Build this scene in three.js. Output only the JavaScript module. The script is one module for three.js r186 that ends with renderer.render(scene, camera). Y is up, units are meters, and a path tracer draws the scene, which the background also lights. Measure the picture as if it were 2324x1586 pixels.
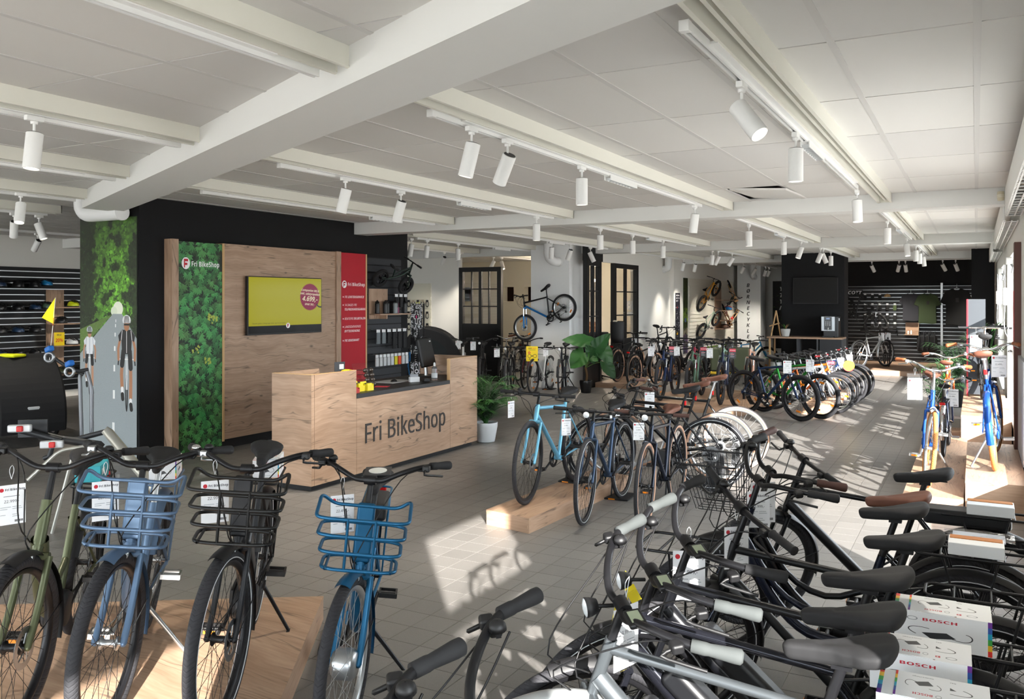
import * as THREE from 'three';
import { mergeGeometries } from 'three/addons/utils/BufferGeometryUtils.js';
import { RoundedBoxGeometry } from 'three/addons/geometries/RoundedBoxGeometry.js';
import { TextGeometry } from 'three/addons/geometries/TextGeometry.js';
import { FontLoader } from 'three/addons/loaders/FontLoader.js';
import { ImprovedNoise } from 'three/addons/math/ImprovedNoise.js';
import { RectAreaLightUniformsLib } from 'three/addons/lights/RectAreaLightUniformsLib.js';

// ---------------------------------------------------------------- camera, sky, sun, exposure
// Plan: X runs towards the window wall, a runs along the shop away from the viewer (a = -z), y is up, metres.
const scene = new THREE.Scene();
const renderer = new THREE.WebGLRenderer({ antialias: true });
renderer.toneMapping = THREE.LinearToneMapping;
renderer.toneMappingExposure = 1.0;
renderer.shadowMap.enabled = true;
RectAreaLightUniformsLib.init();
const FPX = 1937, YAW = Math.atan((2215 - 1162) / FPX), EYE = 1.8;
const camera = new THREE.PerspectiveCamera(2 * Math.atan(793 / FPX) * 180 / Math.PI, 2324 / 1586, 0.05, 300);
camera.position.set(0, EYE, 0);
camera.rotation.y = YAW;
camera.setViewOffset(2324, 1586, 0, 111, 2324, 1586);      // level camera with the lens shifted down: horizon at pixel row 682
scene.add(camera);
scene.background = new THREE.Color(0.86, 0.94, 1.0);
scene.backgroundIntensity = 11.5;
const sun = new THREE.DirectionalLight(new THREE.Color(1, 0.96, 0.9), 32);
sun.position.set(0.634 * 40 - 6, 0.35 * 40, 0.773 * 40 - 10);
sun.target.position.set(-6, 0, -10);
sun.castShadow = true; sun.shadow.mapSize.set(4096, 4096);
Object.assign(sun.shadow.camera, { left: -22, right: 22, top: 16, bottom: -16, near: 1, far: 90 });
scene.add(sun, sun.target);
const SPOT = 9;                                            // candela-like strength of one track spotlight

// ---------------------------------------------------------------- helpers
let seed = 7;
const rnd = () => { seed = (seed * 1664525 + 1013904223) >>> 0; return seed / 4294967296; };
const rr = (a, b) => a + (b - a) * rnd();
const V3 = THREE.Vector3, P = (x, y, z = 0) => new V3(x, y, z), W = (X, y, a) => new V3(X, y, -a);
const memoStore = new Map();
const memo = (k, f) => { if (!memoStore.has(k)) memoStore.set(k, f()); return memoStore.get(k); };
const taken = new Map();
const numbered = (n) => { const k = taken.get(n) ?? 0; taken.set(n, k + 1); return k ? n + '_' + String(k).padStart(3, '0') : n; };
const matStore = new Map();
function mat(color, rough = 0.5, metal = 0, extra = null) {
  const k = [color, rough, metal, extra ? JSON.stringify(extra) : ''].join('|');
  if (!matStore.has(k)) matStore.set(k, new (extra ? THREE.MeshPhysicalMaterial : THREE.MeshStandardMaterial)({ color, roughness: rough, metalness: metal, ...(extra || {}) }));
  return matStore.get(k);
}
function mesh(name, geo, m, parent = scene) {
  const o = new THREE.Mesh(geo, m); o.name = parent === scene ? numbered(name) : name;
  o.castShadow = o.receiveShadow = true; parent.add(o); return o;
}
function tag(o, label, category, group, kind) {
  o.userData.label = label; o.userData.category = category;
  if (group) o.userData.group = group;
  if (kind) o.userData.kind = kind;
  return o;
}
function thing(name, label, category, pos = P(0, 0, 0), turn = 0, group) {
  const o = new THREE.Group(); o.name = numbered(name); o.position.copy(pos); o.rotation.y = turn; scene.add(o);
  return tag(o, label, category, group);
}
function struct(name, label, geo, m) { return tag(mesh(name, geo, m), label, name.split('_')[0], null, 'structure'); }
// a child given in plan coordinates under an unturned thing
function wpart(T, name, geo, m) { geo.translate(-T.position.x, -T.position.y, -T.position.z); return mesh(name, geo, m, T); }
function stuff(o) { o.userData.kind = 'stuff'; return o; }
function copyOf(o, label, group) { const c = o.clone(); c.name = numbered(o.name.replace(/_\d{3}$/, '')); scene.add(c); c.userData = { ...o.userData }; if (label) c.userData.label = label; if (group) c.userData.group = group; return c; }

function merge(list) {
  list = list.filter(Boolean);
  if (list.length === 1) return list[0];
  const flat = list.some((g) => !g.index);
  return mergeGeometries(list.map((g) => { g = flat && g.index ? g.toNonIndexed() : g; for (const k of Object.keys(g.attributes)) if (!['position', 'normal', 'uv'].includes(k)) g.deleteAttribute(k); return g; }));
}
const bx = (X0, X1, y0, y1, a0, a1) => { const g = new THREE.BoxGeometry(Math.abs(X1 - X0), Math.abs(y1 - y0), Math.abs(a1 - a0)); g.translate((X0 + X1) / 2, (y0 + y1) / 2, -(a0 + a1) / 2); return g; };
const rbx = (X0, X1, y0, y1, a0, a1, r = 0.01, s = 2) => { const g = new RoundedBoxGeometry(Math.abs(X1 - X0), Math.abs(y1 - y0), Math.abs(a1 - a0), s, r); g.translate((X0 + X1) / 2, (y0 + y1) / 2, -(a0 + a1) / 2); return g; };
const lb = (w, h, d, x = 0, y = 0, z = 0) => { const g = new THREE.BoxGeometry(w, h, d); g.translate(x, y, z); return g; };
const lrb = (w, h, d, x = 0, y = 0, z = 0, r = 0.005, s = 2) => { const g = new RoundedBoxGeometry(w, h, d, s, r); g.translate(x, y, z); return g; };
const YUP = P(0, 1, 0);
function cyl(p, q, r0, r1 = r0, n = 8, cap = false) {
  const d = q.clone().sub(p), L = d.length();
  const g = new THREE.CylinderGeometry(r1, r0, L, n, 1, !cap);
  g.applyQuaternion(new THREE.Quaternion().setFromUnitVectors(YUP, d.divideScalar(L)));
  g.translate((p.x + q.x) / 2, (p.y + q.y) / 2, (p.z + q.z) / 2);
  return g;
}
const ball = (p, r, n = 8) => { const g = new THREE.SphereGeometry(r, n, Math.max(4, n >> 1)); g.translate(p.x, p.y, p.z); return g; };
function tube(pts, r, seg = 16, n = 6, closed = false, tension = 0.5) {
  return new THREE.TubeGeometry(new THREE.CatmullRomCurve3(pts, closed, 'catmullrom', tension), seg, r, n, closed);
}
// straight runs joined by balls
function rod(pts, r, n = 6, closed = false) {
  const out = [];
  for (let i = 0; i + 1 < pts.length; i++) out.push(cyl(pts[i], pts[i + 1], r, r, n, true));
  if (closed) out.push(cyl(pts[pts.length - 1], pts[0], r, r, n, true));
  for (let i = closed ? 0 : 1; i < pts.length - (closed ? 0 : 1); i++) out.push(ball(pts[i], r * 1.01, n));
  return merge(out);
}
// polyline with rounded corners, as a tube
function bentTube(pts, r, rad, n = 8, closed = false) {
  const path = new THREE.CurvePath(), m = pts.length, at = (i) => pts[(i + m) % m];
  let first = null, last = null;
  for (let i = 0; i < m; i++) {
    if (!closed && (i === 0 || i === m - 1)) { if (i === 0) last = at(0).clone(); else path.add(new THREE.LineCurve3(last, at(i).clone())); continue; }
    const p = at(i), d0 = at(i - 1).clone().sub(p), d1 = at(i + 1).clone().sub(p), k = Math.min(rad, d0.length() * 0.45, d1.length() * 0.45);
    const s = p.clone().add(d0.setLength(k)), e = p.clone().add(d1.setLength(k));
    if (last) path.add(new THREE.LineCurve3(last, s)); else first = s;
    path.add(new THREE.QuadraticBezierCurve3(s, p.clone(), e)); last = e;
  }
  if (closed) path.add(new THREE.LineCurve3(last, first));
  const out = [], tubes = path.curves;
  for (const c of tubes) {
    if (c.isLineCurve3) { if (c.v1.distanceTo(c.v2) > 1e-4) out.push(cyl(c.v1, c.v2, r, r, n, true)); } else out.push(new THREE.TubeGeometry(c, 4, r, n, false));
  }
  return merge(out);
}
function lathe(prof, n = 24, axis = 'y') {
  const g = new THREE.LatheGeometry(prof.map(([r, y]) => new THREE.Vector2(Math.max(r, 1e-4), y)), n);
  if (axis === 'z') g.rotateX(Math.PI / 2); if (axis === 'x') g.rotateZ(-Math.PI / 2);
  return g;
}
// uv in metres from position and the way each face points; along = axis of the grain on horizontal faces
function uvm(g, s = 1, along = 'x', upright = false) {
  if (!g.attributes.normal) g.computeVertexNormals();
  const p = g.attributes.position, n = g.attributes.normal, uv = new Float32Array(p.count * 2);
  for (let i = 0; i < p.count; i++) {
    const x = p.getX(i), y = p.getY(i), z = p.getZ(i), ax = Math.abs(n.getX(i)), ay = Math.abs(n.getY(i)), az = Math.abs(n.getZ(i));
    let u, v;
    if (ay >= ax && ay >= az) { u = along === 'x' ? x : z; v = along === 'x' ? z : x; } else if (ax >= az) { u = z; v = y; } else { u = x; v = y; }
    if (upright && ay < Math.max(ax, az)) [u, v] = [v, u];
    uv[2 * i] = u / s; uv[2 * i + 1] = v / s;
  }
  g.setAttribute('uv', new THREE.BufferAttribute(uv, 2)); return g;
}
function noise2() { const N = new ImprovedNoise(); return (x, y, z = 0.37) => N.noise(x, y, z); }
const nz = noise2();
const fbm = (x, y, o = 4, z = 0.3) => { let s = 0, a = 0.5; for (let i = 0; i < o; i++) { s += a * nz(x, y, z + i * 3.1); x *= 2.03; y *= 2.03; a *= 0.5; } return s; };
function dataTex(w, h, f, srgb = true) {
  const d = new Uint8Array(w * h * 4);
  for (let j = 0; j < h; j++) for (let i = 0; i < w; i++) { const c = f(i / w, j / h, i, j), k = 4 * (j * w + i); for (let m = 0; m < 3; m++) d[k + m] = Math.max(0, Math.min(255, Array.isArray(c) ? c[m] : c)); d[k + 3] = 255; }
  const t = new THREE.DataTexture(d, w, h); t.magFilter = THREE.LinearFilter; t.minFilter = THREE.LinearMipmapLinearFilter; t.generateMipmaps = true;
  t.wrapS = t.wrapT = THREE.MirroredRepeatWrapping; if (srgb) t.colorSpace = THREE.SRGBColorSpace; t.needsUpdate = true; return t;
}
function canvasTex(w, h, draw) {
  const c = document.createElement('canvas'); c.width = w; c.height = h; const x = c.getContext('2d'); draw(x, w, h);
  const t = new THREE.CanvasTexture(c); t.colorSpace = THREE.SRGBColorSpace; return t;
}
const printMat = (t, rough = 0.45) => new THREE.MeshStandardMaterial({ map: t, roughness: rough });
const font = await new FontLoader().loadAsync('fonts/droid/droid_sans_bold.typeface.json');
const fontR = await new FontLoader().loadAsync('fonts/droid/droid_sans_regular.typeface.json');

// ---------------------------------------------------------------- shared surfaces
const woodTex = dataTex(1024, 1024, (u, v) => {
  const warp = fbm(u * 3, v * 3, 3, 5.2) * 0.25;
  const s = fbm(u * 2.2, v * 16 + warp * 8, 4, 1.3), f = fbm(u * 9, v * 110 + warp * 20, 3, 2.1), b = fbm(u * 1.1, v * 4, 2, 8.8);
  let k = 0.5 + 0.62 * s + 0.4 * f + 0.35 * b;
  const cr = Math.abs(nz(u * 2.6 + warp * 2, v * 44 + warp * 9, 4.4)), on = nz(u * 4.5, v * 13, 9.1);
  const c2 = Math.abs(nz(u * 3.4 + warp, v * 70 + warp * 14, 6.7)), o2 = nz(u * 6, v * 18, 2.6);
  const crack = Math.max(on > 0.06 && cr < 0.06 ? (1 - cr / 0.06) * Math.min(1, (on - 0.06) * 8) : 0, o2 > 0.1 && c2 < 0.07 ? 0.7 * (1 - c2 / 0.07) * Math.min(1, (o2 - 0.1) * 8) : 0);
  let kn = 0;
  for (const [ku, kv, kr] of [[0.22, 0.31, 0.02], [0.71, 0.62, 0.026], [0.45, 0.86, 0.018], [0.88, 0.15, 0.02], [0.1, 0.7, 0.015]]) { const d = Math.hypot(u - ku, (v - kv) * 2.2) / kr; if (d < 1) kn = Math.max(kn, 1 - d); }
  k = Math.max(0, Math.min(1, k)); const d = 1 - 0.34 * crack - 0.42 * kn;
  return [(152 + 50 * k) * d, (121 + 51 * k) * d, (97 + 50 * k) * d];
});
const WOODS = 1.9;
const oak = new THREE.MeshStandardMaterial({ map: woodTex, roughness: 0.5 });
const oakEdge = mat(0xcfa878, 0.55);
const speck = dataTex(256, 256, () => { const r = rnd(); const v = 196 + (r < 0.06 ? -62 * rnd() : r > 0.95 ? 40 : (rnd() - 0.5) * 30); return [v, v * 0.985, v * 0.965]; });
const tileMat = new THREE.MeshStandardMaterial({ map: speck, color: new THREE.Color(0.335, 0.328, 0.324), roughness: 0.4 });
const grout = mat(0x8d8a86, 0.9);
const white = mat(0xe9e9e6, 0.75), wallWhite = mat(0xf0eee8, 0.85), ceilWhite = mat(0xdcdad6, 0.85), cream = mat(0xe6e4d9, 0.6), voidDark = mat(0x3a3836, 0.95);
const lampWhite = mat(0xeeeeec, 0.45), nearBlack = mat(0x17181b, 0.72), wallBlack = mat(0x111215, 0.92), slatBlack = mat(0x202226, 0.6), alu = mat(0xc9cbcc, 0.35, 0.85);
const blackPlastic = mat(0x141416, 0.5), rubber = mat(0x18181a, 0.85), chrome = mat(0xdfe2e4, 0.12, 1), steelGrey = mat(0x8a8d90, 0.35, 0.8);
const glassPane = new THREE.MeshPhysicalMaterial({ color: 0xffffff, roughness: 0, transmission: 1, thickness: 0, ior: 1.5 });
// ---------------------------------------------------------------- room shell
const CS = Math.cos(YAW), SN = Math.sin(YAW);
const proj = (X, y, a) => { const x = X * CS + a * SN, z = a * CS - X * SN; return [1162 + FPX * x / z, 682 - FPX * (y - EYE) / z, z]; };
const inView = (X, y, a, m = 60) => { const [u, v, z] = proj(X, y, a); return z > 0.4 && u > -m && u < 2324 + m && v > -m && v < 1586 + m; };
const CEIL = 2.95, XR = 0.4, XL = -15.0, AF = -5, AB = 29.4;
function slabShape(x0, x1, y0, y1, holes) {
  const s = new THREE.Shape([[x0, y0], [x1, y0], [x1, y1], [x0, y1]].map(([a, b]) => new THREE.Vector2(a, b)));
  for (const [a, b, c, d] of holes) s.holes.push(new THREE.Path([[a, c], [a, d], [b, d], [b, c]].map(([p, q]) => new THREE.Vector2(p, q))));
  return s;
}
// wall along a (plane X = X0 .. X0+t); holes are [a0, a1, y0, y1]
function wallA(name, label, X0, t, a0, a1, y0, y1, holes, m) {
  const g = new THREE.ExtrudeGeometry(slabShape(a0, a1, y0, y1, holes), { depth: t, bevelEnabled: false });
  g.applyMatrix4(new THREE.Matrix4().set(0, 0, 1, X0, 0, 1, 0, 0, -1, 0, 0, 0, 0, 0, 0, 1));
  return struct(name, label, g, m);
}
// wall along X (plane a = a0 .. a0+t); holes are [X0, X1, y0, y1]
function wallX(name, label, a0, t, X0, X1, y0, y1, holes, m) {
  const g = new THREE.ExtrudeGeometry(slabShape(X0, X1, y0, y1, holes), { depth: t, bevelEnabled: false });
  g.translate(0, 0, -(a0 + t));
  return struct(name, label, g, m);
}

// floor: grout bed with square tiles laid on it
const floor = struct('floor', 'grey speckled square tile floor of the shop', bx(XL - 0.3, XR + 0.3, -0.25, -0.004, AF - 0.3, AB + 0.3), grout);
{
  const S = 0.195, gap = 0.004, geo = new THREE.BoxGeometry(S - gap, 0.012, S - gap); geo.translate(0, -0.006, 0);
  const spots = [];
  for (let i = 0; ; i++) { const X = XR - S * (i + 0.62); if (X < XL + 0.1) break; for (let j = 0; ; j++) { const a = AF + 0.1 + 0.195 * (j + 0.5); if (a > AB) break; spots.push([X, a]); } }
  const seen = spots.map(([X, a], k) => [k, inView(X, 0, a, 0) ? proj(X, 0, a)[2] : 1e9]).filter((s) => s[1] < 1e9).sort((p, q) => p[1] - q[1]);
  const under = (X, a) => (X > -1.55 && a < 5) || (Math.hypot(X + 3.4, a - 2.6) < 1.15);     // under the rows of bicycles, out of sight
  const near = new Set(seen.filter(([k]) => !under(...spots[k])).slice(0, 300).map((s) => s[0]));
  const tones = [0.94, 0.98, 1.0, 1.04].map((t) => { const m = tileMat.clone(); m.color.multiplyScalar(t); return m; });
  const rest = [];
  spots.forEach(([X, a], k) => { if (near.has(k)) { const t = mesh('floor_tile', geo, tones[Math.floor(rnd() * 4)], floor); t.position.copy(W(X, 0, a)); } else if (a > -5) rest.push([X, a]); });
  const im = new THREE.InstancedMesh(geo, tileMat, rest.length), M = new THREE.Matrix4(), C = new THREE.Color();
  rest.forEach(([X, a], k) => { im.setMatrixAt(k, M.makeTranslation(X, 0, -a)); const t = rr(0.93, 1.05); im.setColorAt(k, C.setRGB(t, t, t)); });
  im.name = 'floor_tile_field'; im.castShadow = im.receiveShadow = true; stuff(im); floor.add(im);
}

// ceiling: dark void above, light panels hung below it in a grid of flat rails
const ceiling = struct('ceiling', 'white panel ceiling hung in a flat metal grid', bx(XL - 0.3, XR + 0.3, 3.3, 3.5, AF - 0.3, AB + 0.3), mat(0xc9c7c2, 0.9));
{
  const PX = 0.5725, PA = 1.192, geo = new THREE.BoxGeometry(PX - 0.008, 0.02, PA - 0.014); geo.translate(0, 0.01, 0);
  const mats = [0xd9d7d3, 0xdddbd7, 0xd6d4d1].map((c) => mat(c, 0.88)), spots = [];
  for (let i = 0; i < 28; i++) for (let j = -6; j < 23; j++) { const X = 0.005 + PX - PX * (i + 0.5), a = 4.01 + PA * (j + 0.5); if (X > XR - 0.1 || X < XL) { if (X < XL) continue; } if (a < AF || a > AB) continue; spots.push([Math.min(X, 0.29), a]); }
  const seen = spots.map(([X, a], k) => [k, inView(X, CEIL, a, 250) ? proj(X, CEIL, a)[2] : 1e9]).filter((s) => s[1] < 1e9).sort((p, q) => p[1] - q[1]);
  const near = new Set(seen.slice(0, 300).map((s) => s[0])), rest = [];
  spots.forEach(([X, a], k) => {
    if (!near.has(k)) { rest.push([X, a]); return; }
    const t = mesh('ceiling_panel', geo, mats[k % 3], ceiling); t.position.copy(W(X, CEIL, a));
    if (Math.abs(X + 2.0) < 0.25 && Math.abs(a - 9.37) < 0.4) { t.rotation.z = -0.06; t.rotation.x = 0.035; t.position.y -= 0.01; t.position.x += 0.05; }      // the panel that has slipped
  });
  const im = new THREE.InstancedMesh(geo, mats[1], rest.length), M = new THREE.Matrix4();
  rest.forEach(([X, a], k) => im.setMatrixAt(k, M.makeTranslation(X, CEIL, -a)));
  im.name = 'ceiling_panel_field'; stuff(im); im.castShadow = im.receiveShadow = true; ceiling.add(im);
  const rail = mat(0xcfcdca, 0.7);
  for (let i = 0; i < 28; i++) { const X = 0.005 - PX * i; if (X < XL) break; mesh('grid_rail', bx(X - 0.016, X + 0.016, CEIL - 0.004, CEIL + 0.006, AF, AB), rail, ceiling); }
}

// window wall, sun side
const WIN = [[-4.6, -1.39], [0.04, 1.45], [4.75, 8.81], [10.3, 14.31], [15.85, 19.86]], SILL = 0.38, HEAD = 2.39;
wallA('wall_right', 'white outer wall with tall windows along the shop', XR, 0.3, AF - 0.25, AB + 0.25, 0, 3.3, WIN.map(([p, q]) => [p, q, SILL, HEAD]), mat(0xdcdcd8, 0.85));
const frameWhite = mat(0xe4e4e2, 0.4);
WIN.forEach(([p, q], i) => {
  const t = thing('window_' + (i + 1), 'white framed window with two cross bars, ' + ['beside the entrance', 'narrow and single', 'behind the row of black bicycles', 'above the blue bicycles', 'beside the black column'][i], 'window', W(XR, SILL, p)); t.userData.kind = 'structure';
  const x0 = XR + 0.1, x1 = XR + 0.16, e = 0.05;
  wpart(t, 'frame', merge([bx(x0, x1, SILL, HEAD, p, p + e), bx(x0, x1, SILL, HEAD, q - e, q), bx(x0, x1, SILL, SILL + e, p + e, q - e), bx(x0, x1, HEAD - e, HEAD, p + e, q - e)]), frameWhite);
  const bars = [[1.016, 1.12], [1.667, 1.755]];
  for (const [b0, b1] of bars) wpart(t, 'transom', bx(x0, x1, b0, b1, p + e, q - e), frameWhite);
  const n = q - p > 2 ? 2 : 1, w = (q - p) / n;
  for (let k = 0; k < n; k++) {
    if (k) wpart(t, 'mullion', bx(x0 - 0.002, x1 + 0.002, SILL + e, HEAD - e, p + w * k - 0.03, p + w * k + 0.03), frameWhite);
    for (const [y0, y1] of [[SILL + e, 1.016], [1.12, 1.667], [1.755, HEAD - e]]) wpart(t, 'pane', bx(x0 + 0.027, x0 + 0.031, y0, y1, p + w * k + 0.03, p + w * (k + 1) - 0.03), glassPane);
  }
  wpart(t, 'sill', rbx(XR - 0.03, XR + 0.1, SILL - 0.03, SILL, p - 0.03, q + 0.03, 0.008), frameWhite);
});
// other outer walls
wallA('wall_left', 'white outer wall behind the helmet shelves', XL - 0.25, 0.25, AF - 0.25, AB + 0.25, 0, 3.3, [], wallWhite);
wallX('wall_front', 'glazed shop front wall behind the viewpoint', AF - 0.25, 0.25, XL, XR, 0, 3.3, [[-14.5, -10.2, 0.2, 2.6], [-9.7, -5.4, 0.2, 2.6], [-4.9, -0.5, 0.2, 2.6]], wallWhite);
[[-14.5, -10.2], [-9.7, -5.4], [-4.9, -0.5]].forEach(([p, q], i) => {
  const t = thing('window_' + (i + 6), 'large shop window pane in a slim frame, ' + ['far from the sunny side', 'middle of the shop front', 'corner towards the sunny side'][i], 'window', W(p, 0.2, AF)); t.userData.kind = 'structure';
  wpart(t, 'frame', merge([bx(p, p + 0.06, 0.2, 2.6, AF - 0.16, AF - 0.1), bx(q - 0.06, q, 0.2, 2.6, AF - 0.16, AF - 0.1), bx(p, q, 0.2, 0.26, AF - 0.16, AF - 0.1), bx(p, q, 2.54, 2.6, AF - 0.16, AF - 0.1)]), frameWhite);
  wpart(t, 'pane', bx(p + 0.06, q - 0.06, 0.26, 2.54, AF - 0.132, AF - 0.128), glassPane);
});
wallX('wall_back', 'white wall closing the far end of the shop', AB, 0.25, XL, XR, 0, 3.3, [], wallWhite);
// outside
tag(mesh('pavement', bx(XR + 0.3, 60, -0.3, -0.12, -60, 90), mat(0x9c9893, 0.9)), 'pale paved ground outside the windows', 'pavement', null, 'structure');
tag(mesh('forecourt', bx(-60, XR + 0.3, -0.3, -0.12, -60, AF - 0.3), mat(0x9c9893, 0.9)), 'pale paved forecourt outside the shop front', 'pavement', null, 'structure');

// inner walls
wallX('wall_workshop', 'white wall beside the workshop glazing with accessory board', 16.5, 0.15, XL, -10.35, 0, CEIL, [], wallWhite);
wallX('wall_workshop_back', 'beige workshop wall with small windows', 22.0, 0.25, XL, -7.0, 0, CEIL, [[-13.75, -13.35, 1.78, 2.2], [-12.25, -11.9, 1.78, 2.2], [-11.55, -11.2, 1.78, 2.2]], mat(0xddd6c6, 0.85));
wallX('wall_yard', 'brick yard wall outside the small workshop windows', 24.6, 0.2, XL, -7.3, 0, CEIL, [], mat(0xb98f78, 0.9));
wallA('wall_children', 'white wall holding the children bicycles', -7.15, 0.15, 19.0, AB, 0, CEIL, [], wallWhite);
struct('wall_pilaster', 'white pilaster at the edge of the children wall', bx(-7.0, -6.9, 0, CEIL, 21.5, 22.3), wallWhite);
wallX('wall_slat_back', 'matt black wall behind the clothing boards', 25.8, 0.15, -4.4, XR, 0, CEIL, [], wallBlack);
wallA('wall_slat_side', 'black side of the clothing corner', -4.4, 0.15, 25.8, AB, 0, CEIL, [], wallBlack);
struct('wall_feature', 'matt black block wall carrying the wooden display panels', bx(-9.12, -8.1, 0, CEIL, 6.3, 11.35), wallBlack);
struct('wall_pillar', 'white square pillar with a bicycle hung on it', bx(-8.14, -7.26, 0, CEIL, 15.8, 16.5), mat(0xf4f5f5, 0.8));
struct('wall_pillar', 'white pillar with vertical black lettering', bx(-6.85, -6.1, 0, CEIL, 28.0, 28.7), mat(0xe4e6e6, 0.8));
struct('wall_pillar', 'black pillar carrying the dark television', bx(-4.2, -2.75, 0, CEIL, 21.6, 22.3), wallBlack);
struct('wall_pillar', 'black column standing at the window wall', bx(-0.09, 0.36, 0, CEIL, 21.5, 22.1), wallBlack);
struct('baseboard_back', 'low oak edge along the children wall', uvm(bx(-7.0, -6.85, 0, 0.22, 18.9, 21.5), WOODS), oak);

// beams
const beamM = mat(0xe2e2df, 0.8);
const beam = (label, geo) => tag(mesh('ceiling_beam', geo, beamM), label, 'beam', null, 'structure');
beam('white ceiling beam crossing above the till counter', bx(XL, XR, 2.78, CEIL + 0.03, 10.0, 10.3));
beam('white ceiling beam crossing above the white pillar', bx(XL, XR, 2.78, CEIL + 0.03, 16.4, 16.7));
beam('white ceiling beam crossing above the television pillar', bx(-7, XR, 2.78, CEIL + 0.03, 22.3, 22.6));
{
  const s = new THREE.Shape([[0.6, 1.59], [0.6, 2.03], [-8.3, 6.22], [-8.3, 5.75]].map(([x, y]) => new THREE.Vector2(x, y)));
  const g = new THREE.ExtrudeGeometry(s, { depth: CEIL + 0.03 - 2.775, bevelEnabled: false });
  g.applyMatrix4(new THREE.Matrix4().set(1, 0, 0, 0, 0, 0, 1, 2.775, 0, -1, 0, 0, 0, 0, 0, 1));
  beam('wide white beam running aslant to the black block wall', g);
}
// glazed partitions of the workshop
const ironBlack = mat(0x111214, 0.5);
function glazing(name, label, along, c, s0, s1, y0, y1, cols, rows, bottom) {
  const t = thing(name, label, 'glazed partition', along === 'a' ? W(c, 0, s0) : W(s0, 0, c));
  const B = (p, q, yy0, yy1, d = 0.05) => along === 'a' ? bx(c - d, c + d, yy0, yy1, p, q) : bx(p, q, yy0, yy1, c - d, c + d);
  wpart(t, 'frame', merge([B(s0, s0 + 0.1, 0, y1), B(s1 - 0.1, s1, 0, y1), B(s0 + 0.1, s1 - 0.1, y1 - 0.1, y1)]), ironBlack);
  wpart(t, 'lower_panel', B(s0 + 0.1, s1 - 0.1, 0, bottom, 0.03), ironBlack);
  const w = (s1 - s0 - 0.2) / cols, h = (y1 - 0.1 - bottom) / rows;
  for (let i = 1; i < cols; i++) wpart(t, 'glazing_bar', B(s0 + 0.1 + w * i - (i * 2 === cols ? 0.035 : 0.012), s0 + 0.1 + w * i + (i * 2 === cols ? 0.035 : 0.012), bottom, y1 - 0.1, 0.03), ironBlack);
  for (let j = 1; j < rows; j++) wpart(t, 'glazing_bar', B(s0 + 0.1, s1 - 0.1, bottom + h * j - 0.012, bottom + h * j + 0.012, 0.025), ironBlack);
  for (let i = 0; i < cols; i++) for (let j = 0; j < rows; j++) wpart(t, 'pane', B(s0 + 0.1 + w * i + 0.015, s0 + 0.1 + w * (i + 1) - 0.015, bottom + h * j + 0.015, bottom + h * (j + 1) - 0.015, 0.003), glassPane);
  return t;
}
glazing('glazed_partition', 'black framed glazing of twelve panes beside the accessory board', 'X', 16.55, -10.35, -9.25, 0, 2.55, 4, 3, 1.28);
glazing('glazed_partition', 'narrow black framed glazing between white pillar and workshop doorway', 'a', -7.0, 16.0, 16.75, 0, 2.62, 2, 3, 0.95);
glazing('glazed_partition', 'black framed glazing beside the workshop doorway and white wall', 'a', -7.0, 17.5, 19.0, 0, 2.62, 2, 3, 0.95);
tag(mesh('lintel_panel', bx(-7.06, -6.94, 2.62, CEIL, 16.0, 16.8), ironBlack), 'black panel above the narrow workshop glazing', 'panel');
tag(mesh('lintel_panel', bx(-7.06, -6.94, 2.62, CEIL, 16.8, 19.0), wallWhite), 'white panel above the workshop doorway', 'panel');
// drain pipes
const pipeM = mat(0xebecec, 0.45);
const pipe = (label, pts, r) => { const t = thing('drain_pipe', label, 'pipe', pts[0].clone()); const L = pts.map((p) => p.clone().sub(pts[0])); const c = tube(L, r, 28, 20, false, 0.2); mesh('pipe', c, pipeM, t); mesh('collar', cyl(L[L.length - 1], L[L.length - 1].clone().add(L[L.length - 1].clone().sub(L[L.length - 2]).setLength(0.03)), r * 1.08, r * 1.08, 20, true), pipeM, t); return t; };
pipe('thick white bent drain pipe above the cyclist poster', [W(-8.86, CEIL, 6.14), W(-8.86, 2.9, 6.14), W(-8.85, 2.83, 6.14), W(-8.78, 2.775, 6.14), W(-8.66, 2.765, 6.14), W(-8.2, 2.765, 6.14)], 0.085);
pipe('white bent drain pipe entering the white bicycle pillar', [W(-7.62, CEIL, 15.55), W(-7.62, 2.75, 15.55), W(-7.6, 2.66, 15.57), W(-7.55, 2.6, 15.65), W(-7.5, 2.59, 15.78)], 0.09);
pipe('white bent drain pipe on the wall beyond the workshop', [W(-6.85, CEIL, 20.9), W(-6.85, 2.75, 20.9), W(-6.87, 2.64, 20.92), W(-6.97, 2.6, 20.95)], 0.09);
pipe('white bent drain pipe on the lettered pillar', [W(-6.3, CEIL, 27.8), W(-6.3, 2.7, 27.8), W(-6.3, 2.6, 27.84), W(-6.3, 2.56, 27.98)], 0.1);
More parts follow.
